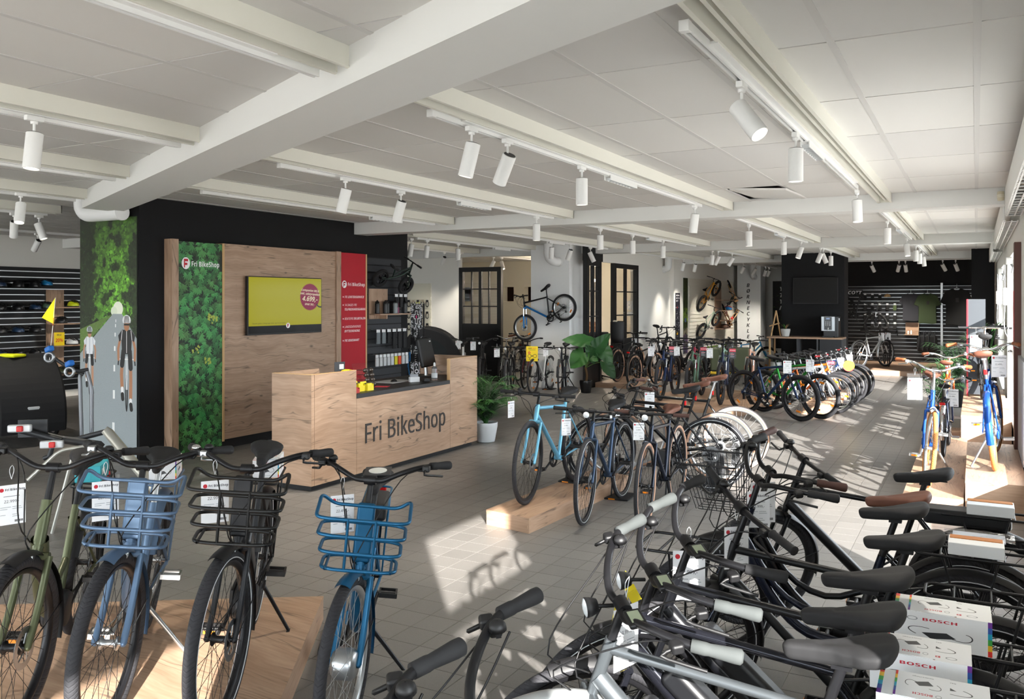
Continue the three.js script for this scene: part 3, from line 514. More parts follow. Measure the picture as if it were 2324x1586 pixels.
  if (S.stand === 'mid') mesh('kickstand', memo('ks2' + key, () => merge([cyl(P(-0.05, BB.y - 0.02, -0.03), P(-0.09, 0.02, -0.24), 0.012, 0.009, 8, true), lrb(0.06, 0.016, 0.035, -0.09, 0.012, -0.245, 0.006, 1)])), S.bright ? silverAlloy : blackAlloy, b);
  if (S.frontRack) {          // shelf-like carrier of four bent loops with a mount plate on the head tube
    mesh('carrier_mount', memo('fcm', () => lrb(0.03, 0.25, 0.075, 0.475, 0.83, 0, 0.012)), fm, b);
    const fc = mesh('front_carrier', memo('fc', () => {
      const g = [];
      for (let i = 0; i < 4; i++) { const y = 0.945 - 0.07 * i, w = 0.185 - 0.012 * i, xb = 0.49, xf = 0.69 - 0.012 * i, lift = i ? 0 : 0.045; g.push(bentTube([P(xb, y, -w + 0.05), P(xb + 0.03, y + lift, -w), P(xf - 0.02, y - 0.012, -w), P(xf, y - 0.012, -w + 0.05), P(xf, y - 0.012, w - 0.05), P(xf - 0.02, y - 0.012, w), P(xb + 0.03, y + lift, w), P(xb, y, w - 0.05)], 0.0075, 0.035, 8, true)); }
      for (const s of [-0.055, 0.055]) g.push(cyl(P(0.694, 0.937, s), P(0.654, 0.723, s), 0.006, 0.006, 6));
      for (const s of [-0.13, 0.13]) g.push(cyl(P(0.49, 0.735, s), P(0.655, 0.723, s), 0.006, 0.006, 6));
      return merge(g);
    }), S.frontRackM === 'black' ? mat(0x141415, 0.4, 0.2) : fm, b);
  }
  if (S.basket) mesh('wire_basket', memo('basket', () => {
    const g = [], L = 4, y0 = 0.8, y1 = 1.02, ring = (y, k) => { const x0 = 0.5, x1 = 0.7 + k * 0.06, w = 0.13 + k * 0.04; return [P(x0, y, -w), P(x1, y, -w), P(x1, y, w), P(x0, y, w)]; };
    for (let i = 0; i <= L; i++) g.push(bentTube(ring(y0 + (y1 - y0) * i / L, i / L), i === L ? 0.005 : 0.0022, 0.03, 5, true));
    const lo = ring(y0, 0), hi = ring(y1, 1);
    for (let s = 0; s < 4; s++) for (let k = 0; k < 6; k++) g.push(cyl(lo[s].clone().lerp(lo[(s + 1) % 4], k / 6), hi[s].clone().lerp(hi[(s + 1) % 4], k / 6), 0.002, 0.002, 4));
    for (let k = 1; k < 6; k++) g.push(cyl(lo[0].clone().lerp(lo[3], k / 6), lo[1].clone().lerp(lo[2], k / 6), 0.002, 0.002, 4));
    return merge(g);
  }), blackAlloy, b);
  if (S.porter) mesh('front_porter', memo('porter', () => merge([bentTube([P(0.5, 0.8, -0.12), P(0.8, 0.8, -0.12), P(0.8, 0.8, 0.12), P(0.5, 0.8, 0.12)], 0.006, 0.03, 6, true), cyl(P(0.6, 0.8, -0.12), P(0.6, 0.8, 0.12), 0.005, 0.005, 5), cyl(P(0.7, 0.8, -0.12), P(0.7, 0.8, 0.12), 0.005, 0.005, 5), cyl(P(0.65, 0.36, -0.06), P(0.66, 0.8, -0.11), 0.005, 0.005, 5), cyl(P(0.65, 0.36, 0.06), P(0.66, 0.8, 0.11), 0.005, 0.005, 5)])), blackAlloy, b);
  return b;
}
const bikeSpec = new Map();
const headingOf = (dX, da) => Math.atan2(da, dX);
// stands a bicycle on height y with its front (f) or rear (r) wheel contact at [X, a], heading [dX, da]
function park(b, ref, [X, a], [dX, da], y = 0, lean = 0, scale = 1) {
  const S = bikeSpec.get(b), L = Math.hypot(dX, da), k = (ref === 'f' ? S.FA : ref === 'r' ? S.RA : 0) * scale;
  b.position.copy(W(X - dX / L * k, y, a - da / L * k)); b.rotation.order = 'YXZ'; b.rotation.y = headingOf(dX, da); b.rotation.x = lean; b.scale.setScalar(scale); return b;
}
// another bicycle like b under its own label
function again(b, label, group) { const c = copyOf(b, label, group); bikeSpec.set(c, bikeSpec.get(b)); return c; }
// point of a parked bicycle in the room
function onBike(b, x, y, z) { b.updateMatrixWorld(true); return P(x, y, z).applyMatrix4(b.matrixWorld); }
// ---------------------------------------------------------------- oak plinths
function plinth(label, pts, y0, y1, along = 'x') {   // pts: plan corners [X, a], counter-clockwise seen from above
  const s = new THREE.Shape(pts.map(([X, a]) => new THREE.Vector2(X, a)));
  const t = thing('display_plinth', label, 'plinth', W(pts[0][0], y0, pts[0][1]));
  const top = new THREE.ExtrudeGeometry(s, { depth: 0.022, bevelEnabled: false }), M = (h) => new THREE.Matrix4().set(1, 0, 0, 0, 0, 0, 1, h, 0, -1, 0, 0, 0, 0, 0, 1);
  top.applyMatrix4(M(y1 - 0.022)); wpart(t, 'top_board', uvm(top, WOODS, along), oak);
  pts.forEach((p, i) => {
    const q = pts[(i + 1) % pts.length], d = new THREE.Vector2(q[0] - p[0], q[1] - p[1]), L = d.length(), g = new THREE.BoxGeometry(L - 0.004, y1 - y0 - 0.023, 0.018);
    uvm(g, WOODS); g.translate(0, 0, 0.009); g.rotateY(Math.atan2(d.y, d.x)); const n = 0;
    g.translate((p[0] + q[0]) / 2, (y0 + y1 - 0.023) / 2, -(p[1] + q[1]) / 2);
    const c = pts.reduce((m, r) => [m[0] + r[0] / pts.length, m[1] + r[1] / pts.length], [0, 0]);
    const side = new THREE.Vector2(c[0] - (p[0] + q[0]) / 2, c[1] - (p[1] + q[1]) / 2), nx = new THREE.Vector2(-d.y, d.x).normalize(); if (nx.dot(side) < 0) nx.negate();
    g.translate(nx.x * 0.01 - (Math.sin(Math.atan2(d.y, d.x)) * 0.009), 0, -(nx.y * 0.01) - Math.cos(Math.atan2(d.y, d.x)) * 0.009);
    wpart(t, 'side_board', g, oak);
  });
  return t;
}
{
  const c = [-3.24, 3.73], u1 = [0.543, -0.84], u2 = [-0.84, -0.543], at = (p, q) => [c[0] + u1[0] * p + u2[0] * q, c[1] + u1[1] * p + u2[1] * q];
  plinth('low oak plinth under the green, pale blue and black electric bicycles', [at(0, 0), at(0, 2.1), at(1.85, 2.1), at(1.85, 0)], 0, 0.13);
}
plinth('low narrow oak plinth under the light blue bicycle', [[-3.46, 5.93], [-3.03, 5.85], [-2.93, 7.75], [-3.36, 7.83]], 0, 0.12, 'z');
plinth('wide oak plinth under the row of front-on mountain bicycles', [[-5.1, 13.62], [-3.2, 13.38], [-3.0, 16.2], [-5.0, 16.4]], 0, 0.1);
plinth('low oak plinth along the window wall under the blue bicycles', [[-0.55, 8.0], [-0.09, 8.0], [-0.09, 12.5], [-0.55, 12.5]], 0, 0.15, 'z');
plinth('higher oak plinth against the window wall under the blue bicycle', [[-0.08, 8.05], [0.37, 8.05], [0.37, 10.3], [-0.08, 10.3]], 0, 0.3, 'z');
plinth('tall oak plinth by the windows with the dark bicycles', [[-0.16, 11.6], [0.37, 11.6], [0.37, 15.2], [-0.16, 15.2]], 0, 0.42, 'z');
plinth('broad oak plinth below the black clothing wall', [[-3.6, 22.3], [-0.6, 22.3], [-0.6, 25.75], [-3.6, 25.75]], 0, 0.12);
plinth('oak plinth beside the leafy plant under dark electric bicycles', [[-6.95, 16.4], [-6.25, 16.4], [-6.25, 18.3], [-6.95, 18.3]], 0, 0.1);
plinth('raised oak plinth under the racing bicycle', [[-6.84, 18.6], [-6.45, 18.6], [-6.45, 20.9], [-6.84, 20.9]], 0, 0.24);

// ---------------------------------------------------------------- price tags
const tagPrint = ['22.499,-', '22.999,-', '24.999,-', '5.999,-'].map((price) => canvasTex(160, 250, (x, w, h) => {
  x.fillStyle = '#f4f5f7'; x.fillRect(0, 0, w, h);
  x.fillStyle = '#c8202f'; x.beginPath(); x.arc(24, 30, 12, 0, 7); x.fill();
  x.fillStyle = '#20242c'; x.font = 'bold 19px sans-serif'; x.fillText('Fri BikeShop', 42, 37);
  x.fillStyle = '#8a8f98'; x.fillRect(34, 70, 92, 4);
  x.fillStyle = '#20242c'; x.font = '24px sans-serif'; x.textAlign = 'center'; x.fillText(price, 80, 112);
  x.fillStyle = '#9aa0a8'; for (const [a, b, c] of [[16, 138, 60], [84, 138, 50], [16, 150, 40], [84, 150, 56], [16, 186, 30], [84, 186, 26], [84, 198, 40]]) x.fillRect(a, b, c, 3);
  x.fillStyle = '#1c1e22'; for (let i = 0; i < 18; i++) x.fillRect(96 + i * 2.7, 222, (i * 7) % 3 + 0.6, 14);
}));
const saleRed = canvasTex(128, 190, (x, w, h) => { x.fillStyle = '#3a3a40'; x.fillRect(0, 0, w, h); x.fillStyle = '#e0485c'; x.fillRect(0, 0, w, 62); x.fillStyle = '#fff'; x.font = 'bold 20px sans-serif'; x.textAlign = 'center'; x.fillText('TESTVINDER', 64, 38); x.fillStyle = '#c9ccd2'; for (let i = 0; i < 6; i++) x.fillRect(18, 80 + i * 16, 60 + (i * 23) % 34, 4); x.fillStyle = '#e0485c'; x.fillRect(18, 100, 80, 9); });
const tagMats = tagPrint.map((t) => printMat(t, 0.35)), saleMat = printMat(saleRed, 0.35), cardWhite = mat(0xf2f3f4, 0.5), cordM = mat(0xd8dadc, 0.6);
const sleeveM = new THREE.MeshPhysicalMaterial({ color: 0xffffff, roughness: 0.06, transmission: 1, thickness: 0, ior: 1.45 });
function priceTag(where, label, k = 0, face = null, s = 1, yawOff = 0) {
  const t = thing('price_tag', label, 'price tag', where, face ? Math.atan2(face.x - where.x, face.z - where.z) + yawOff : yawOff);
  const w = 0.088 * s, h = 0.14 * s, m = k === 'sale' ? saleMat : tagMats[k];
  mesh('card', lb(w, h, 0.0012, 0, -h / 2 - 0.06 * s, 0), [cardWhite, cardWhite, cardWhite, cardWhite, m, m], t);
  mesh('sleeve', lb(w + 0.008, h + 0.034 * s, 0.003, 0, -h / 2 - 0.047 * s, 0), sleeveM, t);
  mesh('cord', tube([P(0, -0.04 * s, 0), P(0.008, -0.01, 0.003), P(0, 0.012, 0.012), P(-0.008, -0.01, 0.003), P(0, -0.04 * s, 0)], 0.0014, 12, 4), cordM, t);
  return t;
}
const EYEP = P(0, EYE, 0);
const tagOn = (b, x, y, z, label, k, yaw = 0, s = 1) => priceTag(onBike(b, x, y, z), label, k, EYEP, s, yaw);

// ---------------------------------------------------------------- electric bicycles by the oak plinth
const L1 = [0.684, -0.729];
const eb1 = park(bike({ name: 'electric_bicycle', label: 'olive green step-through electric bicycle with chunky grey tyres', kind: 'step', q: 2, color: 0x5b6046, gloss: 0.35, metal: 0.5, ebike: 'tube', tw: 0.027, guards: 'black', rack: 1, light: 'fork', disc: 1, steer: -0.2, bellSide: 0, chainGuard: 1 }), 'r', [-4.01, 2.74], L1, 0.13, -0.11);
const eb2 = park(bike({ name: 'electric_bicycle', label: 'pale steel blue step-through electric bicycle with matching loop carrier', kind: 'step', q: 2, color: 0x5d7591, gloss: 0.4, metal: 0.45, ebike: 'tube', tw: 0.025, guards: 'frame', rack: 1, rackM: 'frame', light: 'fork', frontRack: 1, steer: -0.2, stand: 'mid', bright: 1, hub: 'silver', chainGuard: 1 }), 'r', [-3.73, 2.94], [0.685, -0.728], 0.13, -0.12);
const eb3 = park(bike({ name: 'electric_bicycle', label: 'black electric bicycle with black loop carrier on the oak plinth', kind: 'city', q: 2, mixte: 1, color: 0x1a1b1f, gloss: 0.4, ebike: 'mid', tw: 0.024, guards: 'black', rack: 1, light: 'fork', frontRack: 1, frontRackM: 'black', steer: -0.18, stand: 'kick', stripe: 1, disc: 1, chainGuard: 1 }), 'r', [-3.29, 3.24], [0.61, -0.79], 0.13, -0.1);
const eb4 = park(bike({ name: 'electric_bicycle', label: 'petrol blue electric bicycle with blue loop carrier standing on the tiles', kind: 'step', q: 2, C: [0.37, 1.03], color: 0x1d5f86, gloss: 0.35, metal: 0.5, ebike: 'rack', hubMotor: 1, tw: 0.023, guards: 'frame', rack: 1, rackM: 'frame', light: 'fork', frontRack: 1, steer: -0.2, stand: 'mid', rim: 'silver', spoke: 'silver', chainGuard: 'frame' }), 'r', [-2.86, 3.59], [0.555, -0.832], 0, -0.11);
tagOn(eb1, 0.4, 0.98, 0.15, 'price tag on the bar of the olive green electric bicycle', 1, 0.2, 1.15);
tagOn(eb2, 0.42, 0.99, 0.14, 'price tag on the bar of the pale blue electric bicycle', 0, 0.15, 1.15);
tagOn(eb3, 0.42, 0.99, 0.13, 'price tag on the bar of the black bicycle on the oak plinth', 1, 0.1, 1.25);
tagOn(eb4, 0.4, 1.03, 0.12, 'price tag on the bar of the petrol blue electric bicycle', 0, 0.25, 1.15);

// charger boxes
const boxTex = canvasTex(512, 512, (x, w, h) => {
  x.fillStyle = '#eceef0'; x.fillRect(0, 0, w, h); x.fillStyle = '#c01830'; x.font = 'bold 58px sans-serif'; x.fillText('BOSCH', 150, 120);
  x.strokeStyle = '#888c92'; x.lineWidth = 6; x.beginPath(); x.arc(100, 100, 26, 0, 7); x.stroke();
  x.strokeStyle = '#3a3c40'; x.lineWidth = 7; x.beginPath(); x.moveTo(120, 330); x.bezierCurveTo(40, 260, 90, 190, 190, 230); x.stroke(); x.beginPath(); x.moveTo(300, 330); x.bezierCurveTo(420, 420, 440, 260, 380, 240); x.stroke();
  x.fillStyle = '#34363a'; x.beginPath(); x.moveTo(150, 300); x.lineTo(280, 262); x.lineTo(330, 330); x.lineTo(200, 380); x.fill();
  x.fillStyle = '#30343c'; x.font = '26px sans-serif'; x.fillText('Standard Charger', 150, 460);
  const gr = ['#6a2c91', '#2b56a8', '#1fa6c8', '#3fae49', '#f2c230', '#e3342b']; gr.forEach((c, i) => { x.fillStyle = c; x.fillRect(490, i * 86, 22, 86); });
});
const boxPrint = printMat(boxTex, 0.4), boxPlain = mat(0xe6e8ea, 0.5);
function chargerBox(where, turn, label, size = [0.24, 0.09, 0.13]) { const t = thing('charger_box', label, 'box', where, turn); const [w, h, d] = size; mesh('carton', lb(w, h, d, 0, h / 2, 0), [boxPrint, boxPlain, boxPrint, boxPlain, boxPrint, boxPrint], t); mesh('lid_flap', lb(w * 0.5, 0.002, d * 0.98, w * 0.1, h + 0.001, 0), boxPrint, t); return t; }
const rackY = 0.345 + 0.42 + 0.008;
{
  const c = (b, label) => { const S = bikeSpec.get(b); chargerBox(onBike(b, S.RA - 0.03, rackY, 0), b.rotation.y, label); };
  c(eb2, 'white charger carton on the carrier of the pale blue bicycle'); c(eb3, 'white charger carton on the carrier of the black plinth bicycle');
  const S = bikeSpec.get(eb1), t = thing('accessory_box', 'turquoise accessory box on the olive bicycle carrier', 'box', onBike(eb1, S.RA + 0.02, rackY, 0), eb1.rotation.y); mesh('carton', lrb(0.2, 0.08, 0.12, 0, 0.04, 0, 0.004), mat(0x2aa6b5, 0.5), t); mesh('label_strip', lb(0.06, 0.03, 0.122, 0.04, 0.045, 0), cardWhite, t);
  const d = thing('saddle_label', 'dark card with white oval over the petrol blue bicycle saddle', 'card', onBike(eb4, -0.2, 0.955, 0), eb4.rotation.y); mesh('card', lb(0.2, 0.004, 0.13, 0, 0, 0), mat(0x2a2b2d, 0.5), d); mesh('oval', (() => { const g = new THREE.CylinderGeometry(0.05, 0.05, 0.002, 24); g.scale(1.4, 1, 0.9); g.translate(0, 0.003, 0); return g; })(), mat(0xe8ebe6, 0.4), d);
}

// ---------------------------------------------------------------- row at the window wall, front wheels into the shop
const rowDir = [-1, 0.0], RX = -0.49;
const rowBike = (a, spec, X = RX) => park(bike({ name: 'electric_bicycle', q: 2, steer: 0.7, wide: 1.05, barW: 0.34, ...spec }), 'b', [X, a], rowDir, 0, -0.04);
const r0 = rowBike(1.52, { kind: 'city', label: 'black bicycle with smooth black grips beside the silver one', color: 0x141417, guards: 'black', rack: 1, C: [0.385, 0.94], chainGuard: 1 });
const r00 = rowBike(1.17, { kind: 'city', label: 'black bicycle at the very end of the window row', color: 0x141417, guards: 'black', rack: 1, C: [0.385, 0.94], chainGuard: 1 });
const r1 = rowBike(2.3, { kind: 'city', label: 'silver electric bicycle with pale grey grips in the window row', color: 0x565b5f, gloss: 0.38, metal: 0.6, ebike: 'mid', guards: 'silver', rack: 'double', light: 'bar', grip: 'grey', bright: 0, bar: 'city', stripe: 0, display: 1, tyre: 'black', disc: 1, steer: 0.75, C: [0.385, 0.94] }, -0.49);
const r2 = rowBike(2.56, { kind: 'city', label: 'glossy dark electric bicycle with grey grips beside the silver one', color: 0x24252c, gloss: 0.12, metal: 0.55, ebike: 'mid', guards: 'black', rack: 'double', light: 'bar', grip: 'grey', bright: 0, display: 1, disc: 1 });
const r3 = rowBike(2.92, { kind: 'city', label: 'matt black electric bicycle with grey computer in the window row', color: 0x131418, gloss: 0.3, ebike: 'mid', guards: 'black', rack: 'double', light: 'fork', display: 1, disc: 1, stripe: 1 });
const r4 = rowBike(3.44, { kind: 'city', label: 'black bicycle with porter rack and headlamp in the window row', color: 0x101215, gloss: 0.35, guards: 'black', rack: 1, light: 'fork', porter: 1, stripe: 1, bar: 'flat', barW: 0.32, chainGuard: 1, C: [0.4, 0.99], steer: 0.8 }, -0.42);
const r5 = rowBike(3.98, { kind: 'step', label: 'dark blue step-through bicycle behind the porter bicycle', color: 0x151b2c, gloss: 0.25, guards: 'black', rack: 1, light: 'fork', stripe: 1, chainGuard: 1 });
const r6 = rowBike(4.22, { kind: 'step', label: 'dark step-through bicycle with wire basket, brown saddle and brown grips', color: 0x14161c, gloss: 0.25, guards: 'black', rack: 1, basket: 1, leather: 1, grip: 'brown', stripe: 1, chainGuard: 1 });
const r7 = rowBike(4.75, { kind: 'city', label: 'black bicycle with long straight bar beyond the basket bicycle', color: 0x121316, gloss: 0.3, ebike: 'rack', guards: 'black', rack: 1, bar: 'flat', barW: 0.33, chainGuard: 1 }, -0.42);
tagOn(r1, 0.42, 0.97, 0.12, 'long price tag on the bar of the silver electric bicycle', 2, 0.9, 1.3);
tagOn(r3, 0.42, 0.97, 0.13, 'price tag on the bar of the matt black electric bicycle', 2, 0.05, 1.3);
tagOn(r4, 0.42, 0.97, 0.02, 'price tag on the bar of the porter rack bicycle', 0, 0.5, 1.2);
tagOn(r5, 0.4, 0.98, 0.1, 'price tag on the dark blue step-through bicycle', 1, 0.3, 1.2);
tagOn(r6, 0.42, 1.0, 0.05, 'pale price tag above the wire basket', 1, 0.4, 1.4);
{
  const on = (b, dx, label, sz, m) => { const S = bikeSpec.get(b); return chargerBox(onBike(b, S.RA + dx, rackY, 0), b.rotation.y + 0.02, label, sz); };
  on(r1, 0.06, 'white charger carton on the silver bicycle carrier', [0.24, 0.1, 0.15]);
  on(r2, 0.1, 'white charger carton on the glossy dark bicycle carrier', [0.24, 0.1, 0.15]);
  on(r3, 0.06, 'white charger carton on the matt black bicycle carrier', [0.26, 0.1, 0.15]);
  const sh = (b, label, c) => { const S = bikeSpec.get(b), t = thing('light_box', label, 'box', onBike(b, S.RA - 0.02, rackY, 0), b.rotation.y); mesh('carton', lrb(0.2, 0.05, 0.13, 0, 0.025, 0, 0.003), boxPlain, t); mesh('lid_print', lb(0.19, 0.003, 0.05, 0, 0.0515, 0.035), c, t); };
  sh(r5, 'white and orange carton on the dark blue bicycle carrier', mat(0xb8702a, 0.5)); sh(r7, 'white and orange carton on the carrier beyond the basket bicycle', mat(0xb8702a, 0.5));
  const S = bikeSpec.get(r6), bag = thing('manual_bag', 'clear plastic bag with papers on the brown saddle bicycle carrier', 'bag', onBike(r6, S.RA - 0.03, rackY + 0.004, 0), r6.rotation.y);
  mesh('papers', lb(0.2, 0.006, 0.13, 0, 0.004, 0), mat(0xbfc8d6, 0.5), bag);
  { const g = new THREE.PlaneGeometry(0.27, 0.17, 14, 10); g.rotateX(-Math.PI / 2); const p = g.attributes.position; for (let i = 0; i < p.count; i++) p.setY(i, 0.013 + 0.007 * nz(p.getX(i) * 40, p.getZ(i) * 40, 2)); g.computeVertexNormals(); mesh('plastic_bag', g, sleeveM, bag); }
}

{ const o = onBike(r2, 0.5, 0.9, 0.06), t = thing('warning_tag', 'yellow folded tag dangling from the glossy dark bicycle', 'tag', o, 0.5); for (let i = 0; i < 2; i++) { const g = mesh('leaf_tag', lb(0.035, 0.055, 0.002, 0.0, -0.05 - 0.06 * i, 0.006 * i), mat(0xe6cf12, 0.5), t); g.rotation.z = 0.5 - i * 0.7; } mesh('cord', tube([P(0, 0.03, 0), P(0.01, 0, 0.01), P(0, -0.12, 0.003)], 0.0016, 8, 4), mat(0xd8c21a, 0.5), t); }
// ---------------------------------------------------------------- middle group
const bA = park(bike({ name: 'hybrid_bicycle', label: 'light blue bicycle with black tyres on the narrow plinth', kind: 'hybrid', q: 2, color: 0x6fb2d2, gloss: 0.3, disc: 1, derail: 1, barW: 0.33, saddle: 0.86, steer: 0.12 }), 'f', [-3.25, 6.25], [0.02, -1], 0.12);
const bB = park(bike({ name: 'hybrid_bicycle', label: 'slate blue bicycle with straight bar and white front reflector', kind: 'hybrid', q: 2, color: 0x33455c, gloss: 0.3, metal: 0.5, disc: 1, derail: 1, stripe: 1, white: 1, barW: 0.33, saddle: 0.88, steer: 0.1 }), 'f', [-2.76, 6.31], [0.08, -1], 0);
const bC = park(bike({ name: 'hybrid_bicycle', label: 'dark blue bicycle with brown grips, brown saddle and pale tyre walls', kind: 'hybrid', q: 2, color: 0x1b2230, gloss: 0.25, metal: 0.5, derail: 1, tyre: 'wall', white: 1, grip: 'brown', leather: 1, barW: 0.3, saddle: 0.86, steer: 0.06 }), 'f', [-2.28, 6.38], [0.07, -1], 0);
const cDir = [-0.96, -0.28];
const bD = park(bike({ name: 'hybrid_bicycle', label: 'black bicycle with black saddle held in a floor stand', kind: 'hybrid', q: 2, color: 0x131417, gloss: 0.3, ebike: 'tube', disc: 1, stripe: 1, saddle: 0.96, tail: 1, barW: 0.31, steer: 0.25 }), 'r', [-2.21, 8.02], cDir, 0);
const bE = park(bike({ name: 'hybrid_bicycle', label: 'slim black bicycle with brown saddle and tan tyre walls', kind: 'hybrid', q: 2, color: 0x141518, gloss: 0.25, tyre: 'wall', rim: 'silver', spoke: 'silver', leather: 1, tail: 1, grip: 'brown', bar: 'city', saddle: 0.97, steer: 0.2 }), 'r', [-2.24, 8.47], cDir, 0);
const bF = park(bike({ name: 'hybrid_bicycle', label: 'black bicycle with chrome seat tube, brown saddle and tan tyre walls', kind: 'hybrid', q: 2, color: 0x151619, gloss: 0.2, tyre: 'wall', rim: 'silver', spoke: 'silver', leather: 1, tail: 1, grip: 'brown', bright: 1, saddle: 0.99, steer: 0.2 }), 'r', [-2.22, 9.03], cDir, 0);
tagOn(bA, 0.45, 0.88, 0.24, 'price tag on the bar of the light blue bicycle', 3, 0.9, 1.0);
tagOn(bB, 0.46, 0.88, 0.22, 'price tag on the bar of the slate blue bicycle', 3, 0.5, 1.0);
tagOn(bC, 0.48, 0.88, 0.09, 'price tag on the bar of the brown gripped bicycle', 3, 0.1, 1.0);
tagOn(bD, 0.47, 0.89, -0.1, 'pale price tag on the stand-held black bicycle', 3, 0.2, 1.1);
tagOn(bF, 0.47, 0.89, -0.05, 'pale price tag on the chrome tubed bicycle', 3, 0.2, 1.2);
// floor stands holding rear wheels
function floorStand(b, label) {
  const S = bikeSpec.get(b), p = onBike(b, S.RA, 0, 0.1), t = thing('bicycle_stand', label, 'bicycle stand', p, b.rotation.y); t.position.y = 0;
  mesh('upright', (() => { const s = new THREE.Shape([[-0.05, 0], [0.05, 0], [0.032, 0.36], [-0.032, 0.36]].map(([x, y]) => new THREE.Vector2(x, y))); const e = new THREE.Path(); e.absellipse(0, 0.1, 0.03, 0.022, 0, 7); s.holes.push(e); const g = new THREE.ExtrudeGeometry(s, { depth: 0.012, bevelEnabled: false }); g.translate(0, 0, -0.006); return g; })(), nearBlack, t);
  mesh('foot', lrb(0.16, 0.012, 0.2, 0, 0.007, -0.06, 0.004), nearBlack, t);
  mesh('cradle', cyl(P(0, 0.345, -0.05), P(0, 0.345, 0.0), 0.016, 0.016, 8, true), nearBlack, t);
}
floorStand(bD, 'black plate stand under the black saddled bicycle wheel'); floorStand(bE, 'black plate stand under the brown saddled bicycle wheel'); floorStand(bF, 'black plate stand under the chrome tubed bicycle wheel');
function wheelFoot(b, label, y = 0) {
  const S = bikeSpec.get(b), t = thing('wheel_stand', label, 'bicycle stand', onBike(b, S.RA, 0, 0), b.rotation.y); t.position.y = y;
  mesh('base', lrb(0.3, 0.014, 0.22, 0, 0.008, 0.02, 0.004), nearBlack, t);
  mesh('arm', merge([cyl(P(0.06, 0.01, 0.09), P(0.0, 0.32, 0.085), 0.008, 0.008, 6, true), cyl(P(-0.06, 0.01, 0.09), P(0.0, 0.32, 0.085), 0.008, 0.008, 6, true)]), nearBlack, t);
  mesh('label_strip', lb(0.004, 0.01, 0.06, 0.151, 0.009, 0.06), orangeRefl, t);
}
wheelFoot(bA, 'black wheel stand on the narrow plinth', 0.12); wheelFoot(bB, 'black wheel stand under the slate blue bicycle'); wheelFoot(bC, 'black wheel stand under the brown gripped bicycle');

// ---------------------------------------------------------------- mountain bicycles on the wide plinth
const mt = (spec, f, dir, y = 0.1, s = 1) => park(bike({ name: 'mountain_bicycle', kind: 'mtb', q: 1, disc: 1, derail: 1, refl: 1, ...spec }), 'f', f, dir, y, 0, s);
const mt1 = mt({ label: 'dark blue mountain bicycle facing out beside the racing bicycle', color: 0x22345a, white: 1 }, [-4.72, 13.98], [0.08, -1]);
const mt2 = mt({ label: 'sage green mountain bicycle between two dark blue ones', color: 0x5d7a68, white: 1 }, [-4.22, 14.02], [0.1, -1]);
const mt3 = mt({ label: 'navy mountain bicycle next to the vivid green one', color: 0x24304a, white: 1 }, [-3.66, 13.86], [0.1, -1]);
const mt4 = mt({ label: 'crimson mountain bicycle in the second plinth row', color: 0x9a1038, q: 0 }, [-4.55, 15.25], [0.1, -1]);
const mt5 = mt({ label: 'mint mountain bicycle in the second plinth row', color: 0x9fc8b4, q: 0 }, [-4.0, 15.2], [0.1, -1]);
const mt6 = mt({ label: 'rose and grey mountain bicycle in the second plinth row', color: 0xc79a86, q: 0 }, [-3.5, 15.1], [0.1, -1]);
tagOn(mt1, 0.5, 0.98, 0.2, 'white price tag on the dark blue mountain bicycle', 3, 0, 1.2); tagOn(mt1, 0.5, 0.98, -0.16, 'red headed tag on the dark blue mountain bicycle', 'sale', 0, 1.1);
tagOn(mt2, 0.5, 0.98, 0.25, 'white price tag on the sage green mountain bicycle', 3, 0, 1.1); tagOn(mt2, 0.5, 0.98, -0.2, 'red headed tag on the sage green mountain bicycle', 'sale', 0, 1.15);
tagOn(mt3, 0.5, 0.98, 0.2, 'white price tag on the navy mountain bicycle', 3, 0, 1.15); tagOn(mt3, 0.5, 0.98, -0.17, 'red headed tag on the navy mountain bicycle', 'sale', 0, 1.15);
const mg1 = mt({ label: 'dark blue mountain bicycle parked broadside on the tiles', color: 0x1c3358, stan: 'black', gloss: 0.25 }, [-2.3, 13.23], [0.88, -0.475], 0);
const mg2 = mt({ label: 'vivid green and navy mountain bicycle parked broadside', color: 0x2ba23a, color2: 0x2ba23a, fork: 0x16243c, gloss: 0.25 }, [-2.08, 13.62], [0.9, -0.44], 0);
tagOn(mg1, 0.5, 0.98, 0.12, 'pale price tag on the broadside dark blue bicycle', 3, 0, 1.35); tagOn(mg2, 0.5, 0.98, 0.05, 'pale price tag on the vivid green bicycle', 3, 0, 1.35);
// children bicycles in the slotted oak rack
const kidCols = [['silver children bicycle with red bar grips in the slotted rack', 0xb9bec4, 'red'], ['orange children bicycle in the slotted rack', 0xd8661c], ['black and silver children bicycle in the slotted rack', 0x2a2d32], ['navy and orange children bicycle in the slotted rack', 0x223a66], ['white children bicycle in the slotted rack', 0xd8dadb, 'red'], ['dark children bicycle at the end of the slotted rack', 0x26282c]];
kidCols.forEach(([label, color, grip], i) => { const k = park(bike({ name: 'children_bicycle', category: 'bicycle', label, kind: 'mtb', q: i > 3 ? 1 : 1, color, grip, rim: 'silver', spoke: 'silver', refl: 1, bright: 1, saddle: 0.93, derail: 1, group: 'children bicycles in the oak rack' }), 'f', [-1.98 + i * 0.01, 14.35 + i * 0.5], [0.985, -0.17], 0.0, 0, 0.92); if (i % 2 === 1) tagOn(k, 0.5, 0.95, 0, 'tag on the ' + label.replace(' in the slotted rack', ''), i === 1 ? 'sale' : 3, 0, 1.2); });
